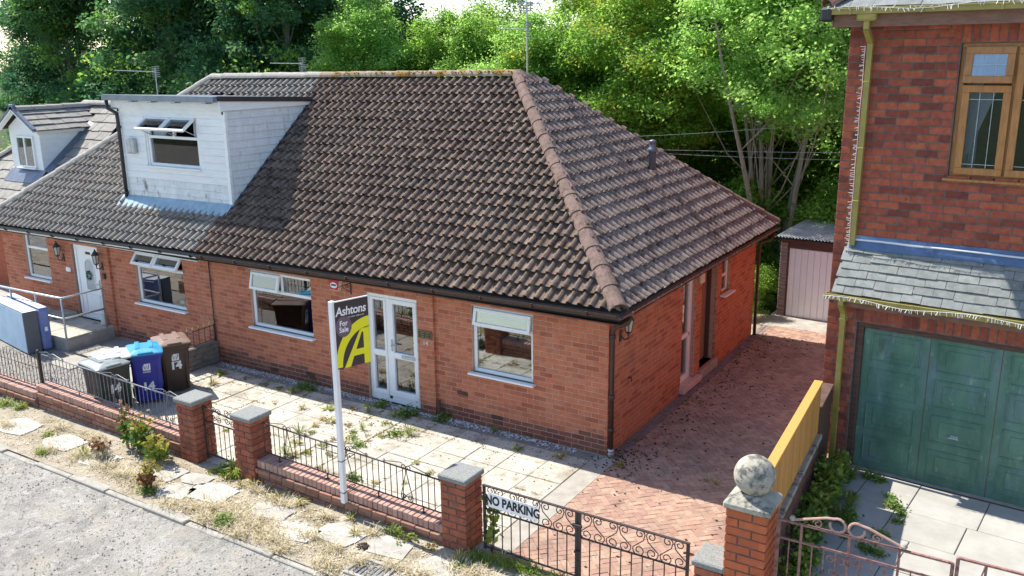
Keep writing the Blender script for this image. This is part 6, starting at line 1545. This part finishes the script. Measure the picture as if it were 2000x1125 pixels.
# drain grating, clod of earth, cat ornament, vase in the window
t = thing('drain_cover', 'pale framed drain grating set in the verge by the kerb', 'drain', (-1.08, -4.38, 0))
D_ = Matrix.Translation((-1.08, -4.40, -.03)) @ Matrix.Rotation(.04, 4, 'Z'); mb = MB()
for a, b, c, d in ((-.28, .28, -.20, -.15), (-.28, .28, .15, .20), (-.28, -.23, -.15, .15), (.23, .28, -.15, .15)): mb.cbox((a, c, 0), (b, d, .045), .006, D_)
mb.build('frame', M_CONC, t)
for k in range(7): mb = MB(); mb.cbox((-.225+k*.066, -.149, .008), (-.185+k*.066, .149, .032), .004, D_); mb.build('bar', M_IRON_G, t)
mb = MB(); nrx = random.Random(4)
for k in range(9):
    mb.lathe([(0, -.03), (.035, -.015), (.045, .01), (.03, .035), (0, .045)], 6, Matrix.Translation((-1.53+nrx.gauss(0, .05), -4.02+nrx.gauss(0, .04), .0)) @ Matrix.Rotation(nrx.uniform(0, 6), 4, 'Z') @ Matrix.Diagonal((nrx.uniform(.6, 1.2), nrx.uniform(.6, 1.2), nrx.uniform(.5, 1), 1)))
o = mb.build('clod', M_DEBRIS); tag(o, 'small black clod of burnt debris lying on the dry verge', 'debris')
ct = thing('cat_ornament', 'small pale cat ornament sitting on the platform beside the white door', 'ornament', (-12.66, -.10, .268))
C0 = Matrix.Translation((-12.66, -.12, .268)); mb = MB(); mb.lathe([(.0, 0), (.075, .005), (.085, .05), (.06, .13), (.04, .17), (0, .18)], 12, C0); mb.build('body', M_CREAM, ct, True)
mb = MB(); mb.lathe([(0, -.045), (.035, -.03), (.046, 0), (.034, .03), (0, .042)], 12, C0 @ Matrix.Translation((.01, -.01, .205)))
for s_ in (1, -1): mb.lathe([(.016, 0), (0, .035)], 5, C0 @ Matrix.Translation((.01+s_*.026, -.01, .238)))
mb.build('head', M_CREAM, ct, True)
mb = MB(); mb.tube([C0 @ Vector(q) for q in ((.05, .05, .02), (.10, .0, .02), (.07, -.06, .02))], [.014, .012, .008], 6); mb.build('tail', M_CREAM, ct)
vs_ = thing('vase', 'pale blue vase of green leaves standing inside the left bungalow window', 'vase', (-10.12, .17, 1.0))
V0 = Matrix.Translation((-10.12, .17, 1.02)); mb = MB(); mb.lathe([(.05, 0), (.085, .04), (.095, .09), (.06, .15), (.045, .18), (.055, .19)], 14, V0); mb.build('body', mat('vase_glaze', [(.45, .60, .68), (.55, .68, .75)], 6, .2, spec=.6), vs_, True)
mb = MB()
for k in range(60):
    a = rng.uniform(0, 6.28); q = V0 @ Vector((math.cos(a)*rng.uniform(0, .13), math.sin(a)*rng.uniform(0, .08), rng.uniform(.2, .42))); d = Vector((rng.gauss(0, 1), rng.gauss(0, 1), rng.gauss(0, .6))).normalized()*.04; e = d.orthogonal().normalized()*.018
    mb.add([(q-d)[:], (q-e)[:], (q+d)[:], (q+e)[:]], [(0, 1, 2, 3)])
mb.build('leaves', M_WEED, vs_)
# ================================================================== TREES AND PLANTS
nr = np.random.default_rng(5)
def leaf_mesh(name, centres, normals_bias, size, m, aspect=.55, jitter=.9, up=.35):
    """many small leaf faces: two triangles each, folded along the rib"""
    n = len(centres); a = nr.normal(size=(n, 3)); a[:, 2] *= .6; a /= np.linalg.norm(a, axis=1)[:, None]
    nn = nr.normal(size=(n, 3))*jitter + normals_bias + np.array([0, 0, up]); nn /= np.linalg.norm(nn, axis=1)[:, None]
    b = np.cross(nn, a); b /= np.linalg.norm(b, axis=1)[:, None]+1e-9; a = np.cross(b, nn)
    s = size*nr.uniform(.6, 1.3, n)[:, None]; w = s*aspect*.5
    v = np.empty((n, 4, 3)); v[:, 0] = centres-a*s*.5; v[:, 1] = centres+b*w-nn*s*.06; v[:, 2] = centres+a*s*.5-nn*s*.10; v[:, 3] = centres-b*w-nn*s*.06
    me = bpy.data.meshes.new(name); me.vertices.add(n*4); me.vertices.foreach_set('co', v.reshape(-1))
    me.loops.add(n*4); me.loops.foreach_set('vertex_index', np.arange(n*4)); me.polygons.add(n)
    me.polygons.foreach_set('loop_start', np.arange(n)*4); me.polygons.foreach_set('loop_total', np.full(n, 4)); me.update(calc_edges=True); me.validate(); me.materials.append(m)
    return me
def crown_points(H, zb, R, nclump, per, clump_r, lobes=6, taper=1.0):
    """clumps spread through an uneven crown of several lobes"""
    L = []
    for i in range(lobes):
        a = nr.uniform(0, 6.28); f = nr.uniform(.1, .62); z = zb+(H-zb)*nr.uniform(.15, .85)
        L.append((np.array([math.cos(a)*R*f, math.sin(a)*R*f, z]), nr.uniform(.40, .62)*R, nr.uniform(.55, .95)))
    L.append((np.array([0, 0, zb+(H-zb)*.5]), R*.7, 1.3)); L.append((np.array([nr.uniform(-.2, .2)*R, nr.uniform(-.2, .2)*R, H-R*.45]), R*.48, 1.1)); L.append((np.array([0, 0, zb+R*.35]), R*.75, .6))
    C = []; 
    for i in range(nclump):
        c, r, fz = L[nr.integers(len(L))]; d = nr.normal(size=3); d /= np.linalg.norm(d); q = c+d*r*np.array([1, 1, fz])*nr.uniform(.55, 1.05)
        q[2] = min(max(q[2], zb-.3), H); C.append(q)
    C = np.array(C); P = np.repeat(C, per, 0); off = nr.normal(size=P.shape)*np.array([1, 1, .62]); off *= (clump_r*nr.uniform(.5, 1.25, len(C))).repeat(per)[:, None]/1.6
    ctr = np.array([0, 0, zb+(H-zb)*.45]); N = P+off-ctr; N /= np.linalg.norm(N, axis=1)[:, None]
    return P+off, N*.7, C
def trunk_mesh(name, H, r, C, stems=1, spread=.5, m=None):
    mb = MB()
    for s_ in range(stems):
        a = nr.uniform(0, 6.28); b = np.array([math.cos(a), math.sin(a), 0])*(.25 if stems > 1 else 0); top = np.array([math.cos(a)*spread*nr.uniform(.5, 1.4), math.sin(a)*spread*nr.uniform(.5, 1.4), H*nr.uniform(.72, .88)])
        pts = []; k = 8
        for i in range(k+1):
            t = i/k; p = b*(1-t)+top*t+np.array([math.sin(t*5+a)*.10, math.cos(t*4+a)*.10, 0])*t*(1-t)*4; p[2] = H*.82*t if stems == 1 else top[2]*t; pts.append(p)
        rr = r/(1 if stems == 1 else 1.6); mb.tube(pts, [rr*(1.15-.98*i/k) if i else rr*1.35 for i in range(k+1)], 7)
        idx = nr.choice(len(C), min(len(C), 14 if stems == 1 else 7), replace=False)
        for j in idx:
            c = C[j]; t0 = min(.9, max(.22, (c[2]-H*.18)/(H*.82)*.8)); q = pts[int(t0*k)]; mid = (q+c)/2+np.array([0, 0, -.12*np.linalg.norm(c-q)]) 
            mb.tube([q, mid, c], [rr*.32*(1.1-t0), rr*.2*(1.1-t0)+.006, .006], 5)
    me_o = mb; me = bpy.data.meshes.new(name); me.from_pydata(mb.v, [], mb.f); me.materials.append(m or M_BARK); me.update(); return me
PROTO = {}
def proto(key, H, zb, R, ncl, per, cr, leaf, m, m2=None, stems=1, spread=.5, r=.16, lobes=6, up=.35, bark=None):
    P, N, C = crown_points(H, zb, R, ncl, per, cr, lobes)
    cm = leaf_mesh('crown', P, N, leaf, m, up=up)
    if m2 is not None:
        cm.materials.append(m2); idx = np.zeros(len(P), int); cl = nr.random(ncl) < .22; idx[np.repeat(cl, per) & (nr.random(len(P)) < .75)] = 1; cm.polygons.foreach_set('material_index', idx)
    PROTO[key] = (trunk_mesh('trunk', H, r, C, stems, spread, bark), cm)
proto('dark', 13, .9, 3.7, 560, 160, .58, .165, M_LEAF_D, None, r=.24)
proto('dark2', 12, .7, 3.4, 540, 160, .56, .165, M_LEAF_D, M_LEAF_M, r=.22)
proto('mid', 10.5, .8, 2.9, 540, 175, .45, .118, M_LEAF_M, M_LEAF_Y, r=.18, lobes=8, up=.8)
proto('mid2', 10, .6, 2.6, 540, 175, .43, .118, M_LEAF_M, M_LEAF_B, r=.17, lobes=8, up=.8)
proto('bright', 9.6, 1.2, 2.7, 540, 170, .40, .112, M_LEAF_B, M_LEAF_M, r=.16, lobes=8, up=.9)
proto('ash', 9.0, 4.3, 2.5, 430, 165, .38, .112, M_LEAF_B, None, stems=8, spread=1.7, r=.13, lobes=9, up=.9, bark=M_BARK_P)
proto('bush', 3.2, .1, 1.7, 130, 90, .40, .12, M_LEAF_M, M_LEAF_B, stems=3, spread=.7, r=.07)
def plant_tree(key, x, y, s, rz, label, group, cat='tree', name='tree', z=-.12):
    t = thing(name, label, cat, (x, y, z), 0, group)
    for nm, me in zip(('trunk', 'crown'), PROTO[key]):
        o = bpy.data.objects.new(nm, me); COL.objects.link(o); o.parent = t; o.matrix_basis = Matrix.Rotation(rz, 4, 'Z') @ Matrix.Diagonal((s, s, s*nr.uniform(.94, 1.06), 1))
    return t
GT = 'trees in the wood behind the houses'
DK = 'dense dark green tree in the shaded wood left of the twin aerial'
for i, (k, x, y, s, rz, lab) in enumerate([
    ('dark', -36.5, 14, .80, .3, 'dark tree at the far left edge of the wood, sky showing above it'), ('dark2', -32.0, 12.5, .98, 1.2, 'leafy dark tree behind the far left house with the gabled dormer'), ('dark', -29.0, 15.0, 1.05, 2.2, 'tall dark tree behind the single aerial with the long boom'), ('dark2', -26.0, 12.5, 1.12, 3.9, DK),
    ('dark', -23.0, 14.5, 1.1, 4.4, DK), ('dark2', -20.2, 13.2, 1.05, 5.1, 'dark green tree behind the twin stacked aerial'), ('dark', -41.5, 17, .58, 5.6, 'smaller dark tree at the left edge of the picture'), ('dark2', -47, 21, .55, .8, 'low dark tree far back at the left edge'), ('dark', -19.8, 17.2, 1.0, .9, DK),
    ('bright', -14.9, 12.6, .83, .2, 'bright green bushy tree behind the ridge, right of the twin aerial'), ('mid2', -13.1, 13.4, .79, 5.0, 'light green tree just right of the bright bushy tree behind the ridge'), ('mid2', -11.4, 13.6, .75, 1.5, 'light green tree behind the middle of the ridge'),
    ('bright', -9.2, 12.2, .79, 2.7, 'feathery light green tree behind the tall aerial mast'), ('mid', -7.2, 13.8, .93, 3.3, 'green tree with yellowing leaves right of the tall aerial mast'),
    ('mid', -4.9, 12.8, .96, 4.6, 'leafy tree with yellow patches above the flue'), ('mid2', -5.9, 16.2, 1.08, 5.5, 'taller green tree rising between the two yellowing trees'),
    ('mid2', -3.2, 16.4, 1.08, .7, 'tall green tree behind the bright multi-stemmed tree'), ('ash', -.85, 11.6, 1.0, 1.9, 'bright multi-stemmed tree with bare pale lower stems behind the prefab garage'),
    ('bright', 1.2, 15.6, 1.1, 3.0, 'bright tree partly hidden by the corner of the brick house'), ('mid', -9.8, 17.5, .72, 2.0, 'rounded green tree further back behind the mast'), ('dark2', -14.8, 19.5, .60, 3.1, 'darker tree further back behind the ridge')]):
    plant_tree(k, x, y, s, rz, lab, GT)
for (k, x, y, s, rz, lab) in [('mid2', -16.9, 14.6, .82, 1.1, 'pale green tree in the second row left of the bright bushy tree'), ('mid', -12.4, 16.4, .80, 2.6, 'green tree of the second row behind the middle of the ridge'), ('mid2', -7.9, 16.6, .98, 4.1, 'green tree of the second row behind the tall mast'),
    ('mid', -1.2, 16.8, 1.1, .4, 'tall green tree behind the bare-stemmed tree'), ('mid2', 1.0, 19.5, 1.15, 2.2, 'green tree filling the gap beside the brick house'), ('dark2', -5.0, 20.5, .98, 3.0, 'dark tree of the third row behind the yellowing trees'), ('dark', -2.0, 22.5, .95, 5.0, 'dark tree of the third row above the prefab garage')]:
    plant_tree(k, x, y, s, rz, lab, GT)
# further trees of the wood, deeper in
FARL = 'dark tree standing deep in the wood behind the front row of trees'
for i in range(20):
    x = -60+i*3.6+nr.uniform(-1, 1); y = 24+nr.uniform(-2, 5)+(12 if -26 < x < -14 else 0)
    plant_tree(('dark', 'dark2', 'mid')[i % 3], x, y, (.5 if x < -44 else 1.0 if x < -27 else .50 if x < -7 else 1.05)*nr.uniform(.9, 1.05), nr.uniform(0, 6), FARL, 'trees deep in the wood')
# undergrowth that fills the edge of the wood
UL = 'green bush in the undergrowth behind the bungalows'
for i in range(22):
    x = -34+i*1.72+nr.uniform(-.5, .5); plant_tree('bush', x, 11.0+nr.uniform(-.4, 1.2), nr.uniform(.8, 1.15), nr.uniform(0, 6), UL if x < -9 else 'green bush in the undergrowth below the trees behind the hip end', 'bushes behind the bungalows', 'bush', 'bush', -.1)
for (x, y, s, rz, lab) in [(-.62, 9.75, .34, .4, 'leafy green bush between the bungalow corner and the prefab garage'), (-.62, 8.75, .34, 2.0, 'low leafy bush at the rear corner of the bungalow'), (-1.3, 11.3, .6, 3.0, 'green bush beside the prefab garage wall')]:
    plant_tree('bush', x, y, s, rz, lab, 'bushes near the prefab garage', 'bush', 'bush', -.03)

# --- weeds: rosettes of bent leaves -------------------------------------------
def weed_mesh(name, n, L, W, m, lift=.6, m2=None):
    mb = MB()
    for i in range(n):
        a = rng.uniform(0, 6.28); l = L*rng.uniform(.5, 1.15); w = W*rng.uniform(.7, 1.2); e = lift*rng.uniform(.3, 1.3); d = Vector((math.cos(a), math.sin(a), 0)); s_ = Vector((-d.y, d.x, 0)); o = d*rng.uniform(0, L*.15)
        P = [o, o+d*l*.45+Vector((0, 0, l*e*.6)), o+d*l+Vector((0, 0, l*e*.55))]; ws = (w*.3, w, w*.1); k = 1 if m2 and rng.random() < .35 else 0
        vs = [q for p, ww in zip(P, ws) for q in ((p-s_*ww)[:], (p+s_*ww)[:])]; mb.add(vs, [(0, 1, 3, 2), (2, 3, 5, 4)], None, k)
    me = bpy.data.meshes.new(name); me.from_pydata(mb.v, [], mb.f); me.materials.append(m)
    if m2: me.materials.append(m2); me.polygons.foreach_set('material_index', mb.mi)
    return me
def clump_mesh(name, n, R_, hh, leaf, m, m2, stems=0):
    """low mat of small leaves with a few thin stalks"""
    C = np.column_stack([nr.normal(0, R_*.5, n), nr.normal(0, R_*.4, n), np.abs(nr.normal(0, hh*.5, n))]); me = leaf_mesh(name, C, np.zeros(3), leaf, m, .6, .8, 1.0)
    me.materials.append(m2); me.polygons.foreach_set('material_index', (nr.random(n) < .4).astype(int)); return me
WG = [clump_mesh('weed', 110, .11, .05, .034, M_WEED, M_WEED_Y), weed_mesh('weed', 46, .13, .006, M_WEED_Y, 1.1, M_STRAW), clump_mesh('weed', 150, .13, .07, .040, M_WEED, M_WEED_D), clump_mesh('weed', 70, .09, .06, .030, M_RUSTLEAF, M_WEED_Y),
      clump_mesh('weed', 170, .13, .13, .048, M_WEED_D, M_WEED), weed_mesh('weed', 18, .13, .018, M_WEED, .6, M_WEED_Y), weed_mesh('weed', 60, .17, .005, M_WEED, 1.6, M_WEED_Y)]
def weed(x, y, k, s, label, group, z=0.0, name='weed', cat='weed'):
    o = bpy.data.objects.new(name, WG[k]); COL.objects.link(o); o.matrix_basis = Matrix.Translation((x, y, z)) @ Matrix.Rotation(rng.uniform(0, 6.28), 4, 'Z') @ Matrix.Diagonal((s, s, s*rng.uniform(.7, 1.2), 1))
    return tag(o, label, cat, group)
def WL(x, y):
    if y > -.62: return 'small weed in the shade along the foot of the bungalow front wall'
    if x < -5.3: return 'small weed on the patio between the bins and the front window'
    if x > -2.9: return 'small weed on the patio between the drive and the signboard'
    if y < -1.95: return 'weed on the patio just behind the black scrolled railing'
    return 'green and yellow weed in the slab joints before the white double door'
for i, (x, y) in enumerate([(-7.68, -.46), (-7.07, -.5), (-6.73, -.49), (-6.34, -.48), (-5.16, -.81), (-5.17, -.54), (-4.76, -.58), (-4.45, -.53), (-3.83, -.78), (-3.9, -.48), (-3.79, -.33),
    (-3.09, -.12), (-4.91, -1.21), (-4.84, -1.47), (-4.72, -1.22), (-4.37, -1.15), (-4.03, -.95), (-4.79, -1.89), (-4.69, -1.71), (-4.16, -1.76), (-4.08, -1.35), (-3.66, -1.69), (-3.62, -1.49), (-4.42, -2.55),
    (-4.28, -2.51), (-4.17, -2.34), (-3.89, -2.17), (-3.79, -2.22), (-2.93, -2.64), (-2.55, -2.61), (-2.45, -1.75), (-2.04, -1.91), (-2.03, -.12), (-1.33, -.54), (-.59, -.43), (-2.16, -2.37), (-4.0, -1.2), (-3.95, -1.55),
    (-3.78, -1.35), (-3.55, -1.25), (-3.9, -1.75), (-4.15, -2.0), (-4.55, -2.2), (-3.4, -1.05), (-3.2, -.95), (-8.3, -.55), (-8.0, -1.0), (-6.2, -1.1), (-5.6, -1.0), (-5.4, -2.5), (-3.5, -2.75), (-3.2, -2.9), (-2.7, -2.9), (-6.0, -2.4)]):
    weed(x, y, rng.choice((0, 0, 1, 1, 2, 3, 3, 5, 6)) if y < -.35 else rng.choice((4, 3, 2, 6)), rng.uniform(.6, 1.3), WL(x, y), 'weeds in the patio joints')
jp = []
for _ in range(2600):
    if rng.random() < .5: x = -8.98+.59*rng.randrange(0, 15)+rng.gauss(0, .008); y = rng.uniform(-3.3, -.3)
    else: x = rng.uniform(-8.9, -.3); y = rng.choice((-2.66, -2.10, -1.65, -1.20, -.74, -.27))+rng.gauss(0, .008)
    if math.sin(x*1.7+1.2)+math.sin(y*3.1+x*.8)+math.sin(x*4.1-y*2) > .3+(.8 if x > -2.4 else 0): jp.append((x, y, -.004))
JP = np.array(jp); me = leaf_mesh('joint_growth', np.repeat(JP, 4, 0)+nr.normal(0, .018, (len(JP)*4, 3))*np.array([1, 1, .3])+np.array([0, 0, .008]), np.zeros(3), .026, M_WEED_Y, .6, .8, 1.0)
me.materials.append(M_RUSTLEAF); me.materials.append(M_WEED); me.polygons.foreach_set('material_index', nr.choice([0, 0, 1, 1, 2], len(JP)*4).astype(int))
o = bpy.data.objects.new('joint_growth', me); COL.objects.link(o); o['kind'] = 'stuff'
for (x, y) in [(-6.35, -.25), (-6.2, -.22), (-4.45, -.2), (-3.75, -.2)]: weed(x, y, 4, rng.uniform(.9, 1.2), 'larger leafy weed against the foot of the front wall', 'leafy weeds at the bungalow wall')
for (x, y) in [(.10, -.03), (.28, -.13), (.17, 6.89), (.14, 6.27), (.2, 5.83), (.25, 4.7), (.28, 2.66), (.52, 2.8), (1.8, -.02), (1.65, -.02), (.13, .77), (.32, -.21), (.45, 6.3), (.7, 5.9), (.35, 5.3)]:
    weed(x, y, rng.choice((0, 3, 1)), rng.uniform(.4, .9), 'small weed growing among the driveway pavers', 'weeds on the driveway')
def SLB(x, y):
    if x < -5.8: return 'weed tuft on the verge below the far left and grey railings'
    if y < -4.0: return 'weed tuft beside the kerb in the middle of the verge'
    if x < -3.9: return 'weed tuft at the foot of the two narrow gate piers'
    if x < -.6: return 'weed tuft on the verge at the foot of the wall with the signboard'
    return 'weed tuft at the foot of the drive gate and its left pier'
for (x, y) in [(-10.51, -3.62), (-10.06, -3.6), (-7.2, -4.24), (-4.94, -3.55), (-4.6, -3.63), (-4.77, -3.4), (-4.5, -3.42), (-4.2, -3.68), (-4.07, -3.55), (-3.47, -3.62), (-3.07, -3.6), (-2.15, -3.55), (-1.14, -3.6), (-.73, -3.6), (-.28, -3.62), (-.12, -3.45),
    (.07, -3.35), (-8.47, -4.06), (-3.94, -4.42), (-3.56, -4.52), (-5.35, -4.46), (-5.2, -4.5), (-1.81, -3.85), (.2, -3.38), (.5, -3.36), (-.2, -3.75)]:
    weed(x, y, rng.choice((0, 1, 1, 2, 3, 6)), rng.uniform(.7, 1.4), SLB(x, y), 'weeds along the verge')
weed(-4.75, -3.42, 4, 1.2, 'lush green weed clump at the foot of the narrow gate', None); weed(-4.5, -3.5, 6, 1.2, 'bright green weed clump beside the near gate pier foot', None)
# shrubs growing against the wall and the kerb
def stem_plant(label, x, y, h, n, m, m2, z=0.0, name='shrub', w=.16, leaf=.075):
    t = thing(name, label, 'shrub', (x, y, z)); mb = MB(); C = []
    for i in range(n):
        a = rng.uniform(0, 6.28); l = rng.uniform(.2, 1)*w; tp = Vector((x+math.cos(a)*l, y+math.sin(a)*l*.7, z+h*rng.uniform(.6, 1.05))); b = Vector((x+math.cos(a)*l*.4, y+math.sin(a)*l*.3, z)); mb.tube([b, (b+tp)/2+Vector((rng.gauss(0, .02), rng.gauss(0, .02), 0)), tp], [.007, .005, .002], 5)
        for k in range(18): C.append(b.lerp(tp, rng.uniform(.25, 1.05))+Vector((rng.gauss(0, .05), rng.gauss(0, .05), rng.gauss(0, .03))))
    mb.build('stem', M_RUSTLEAF, t); C = np.array([c[:] for c in C]); me = leaf_mesh('leaves', C, np.zeros(3), leaf, m, .8); me.materials.append(m2); idx = ((C[:, 2]-z > h*.62) & (nr.random(len(C)) < .8)).astype(int); me.polygons.foreach_set('material_index', idx)
    o = bpy.data.objects.new('leaves', me); COL.objects.link(o); attach(o, t); return t
stem_plant('tall sapling with rust red top against the front wall', -6.85, -3.66, .78, 9, M_WEED_D, M_RUSTLEAF)
stem_plant('bushy yellow and green sapling against the front wall', -6.45, -3.70, .66, 16, M_WEED_D, M_WEED_Y, w=.24)
stem_plant('low broad-leaved yellow green shrub near the first gate pier', -6.02, -3.74, .42, 14, M_WEED, M_WEED_Y, w=.26, leaf=.10)
stem_plant('withered brown weed at the kerb edge', -5.30, -4.46, .42, 10, M_RUSTLEAF, M_WEED_Y, w=.14)
stem_plant('dry grey weed clump in the verge left of the saplings', -6.95, -4.12, .28, 14, M_STRAW, M_RUSTLEAF, w=.25)
stem_plant('young leafy weed growing up the right-hand gate hinge', -.03, -3.26, .72, 3, M_WEED, M_WEED, w=.04, leaf=.11)
# shrubs along the boundary wall of the raised garden
for i, (x, y, h, n, w_) in enumerate([(3.28, 1.0, .45, 12, .16), (3.26, .7, .55, 16, .2), (3.27, .4, .6, 16, .22), (3.28, .1, .62, 18, .24), (3.36, -.18, .55, 16, .26), (3.32, -.5, .55, 16, .24), (3.36, -.85, .5, 15, .24), (3.42, -1.2, .5, 15, .22), (3.46, -1.6, .5, 15, .22), (3.50, -2.0, .5, 15, .2), (3.55, -2.4, .5, 15, .2)]):
    stem_plant('green leafy shrub along the foot of the boundary wall, one of a row', x, y, h, n, M_WEED_D, M_WEED, GZ, w=w_, leaf=.075)['group'] = 'shrubs along the boundary wall'
for (x, y) in [(3.48, -.06), (3.58, -.15), (3.7, -.18), (3.57, .64), (3.60, .45), (3.62, .25), (3.67, .01), (4.05, .84), (4.1, .68), (4.14, .54), (3.45, 1.23), (3.4, 1.1), (3.69, 1.31), (3.84, 1.26), (4.27, .38), (4.25, .15), (4.13, -.34), (4.19, -.82), (4.03, -.77), (3.75, -.6)]:
    weed(x, y, rng.choice((4, 2, 6)), rng.uniform(.6, 1.1), 'green weed in the joints of the slabs before the green garage door', 'weeds before the garage door', GZ)
# dry grass on the verge: uncountable blades
def blades(name, m, pts, hmin, hmax, w=.004, lean=.9):
    V = []; F = []
    for (x, y, z) in pts:
        h = rng.uniform(hmin, hmax); a = rng.uniform(0, 6.28); l = h*rng.uniform(max(.2, lean-.3), lean); dx, dy = math.cos(a), math.sin(a); o = len(V); ww = w*rng.uniform(.7, 1.4); z1 = math.sqrt(max(1e-4, h*h-min(l, h*.98)**2))
        V += [(x-dy*ww, y+dx*ww, z), (x+dy*ww, y-dx*ww, z), (x+dx*l*.5-dy*ww*.7, y+dy*l*.5+dx*ww*.7, z+z1*.7), (x+dx*l*.5+dy*ww*.7, y+dy*l*.5-dx*ww*.7, z+z1*.7), (x+dx*l, y+dy*l, z+z1*.85)]
        F += [(o, o+1, o+3, o+2), (o+2, o+3, o+4)]
    me = bpy.data.meshes.new(name); me.from_pydata(V, [], F); me.materials.append(m); o = bpy.data.objects.new(name, me); COL.objects.link(o); o['kind'] = 'stuff'; return o
def tufts(cs, n, sx, sy, z=-.01): return [(cx+rng.gauss(0, sx*k), cy+rng.gauss(0, sy*k), z) for (cx, cy, k) in cs for _ in range(int(n*k))]
TC = [(-3.8, -4.25, 1.2), (-3.4, -4.35, 1.3), (-3.0, -4.3, 1.3), (-2.7, -4.5, 1.0), (-4.2, -4.45, .8), (-5.6, -4.3, 1.0), (-6.1, -4.35, .9), (-6.6, -4.3, 1.0), (-7.2, -4.3, .7), (-7.9, -4.4, .7), (-2.3, -4.2, .8), (-1.8, -4.3, .8), (-1.3, -4.35, .8),
      (-.9, -4.2, .8), (-.5, -4.15, .9), (-.1, -3.8, .8), (-3.3, -3.75, .8), (-3.9, -3.65, .8), (-2.5, -3.72, .6), (-1.6, -3.7, .6), (-5.9, -3.8, .6), (-7.6, -3.75, .5), (-8.6, -3.8, .5), (-9.5, -4.2, .6), (-10.4, -4.3, .6), (-4.6, -4.58, .7), (-3.9, -4.6, .8), (-3.2, -4.62, .9), (-2.4, -4.62, .8), (-1.6, -4.62, .8), (.2, -3.9, .8), (.3, -4.4, .7)]
blades('dry_grass', M_STRAW, tufts([(a, b, c*rng.uniform(.35, 1.1)) for a, b, c in TC], 380, .22, .11), .06, .24, .0035, .99)
blades('dry_grass', M_STRAW, [(rng.uniform(-11, .6), rng.gauss(-4.25, .25), -.008) for _ in range(1300)], .06, .22, .0035, .995)
blades('verge_grass', M_WEED_Y, tufts(TC, 60, .2, .1), .04, .14)
blades('verge_grass', M_WEED, tufts([(-10.5, -3.65, .9), (-10.1, -3.62, .5), (-3.6, -4.5, .5), (-1.4, -3.56, .4), (-4.6, -3.5, .9), (.3, -3.42, .9), (.6, -3.40, .7), (1.0, -3.4, .5), (-.1, -3.5, .9), (-7.9, -4.55, .4)], 200, .13, .07), .05, .2, .006)
scatter('straw_litter', M_STRAW, [(rng.uniform(-11, .8), rng.uniform(-4.65, -3.55), 0) for _ in range(2500)], None, .006, .022, .3)
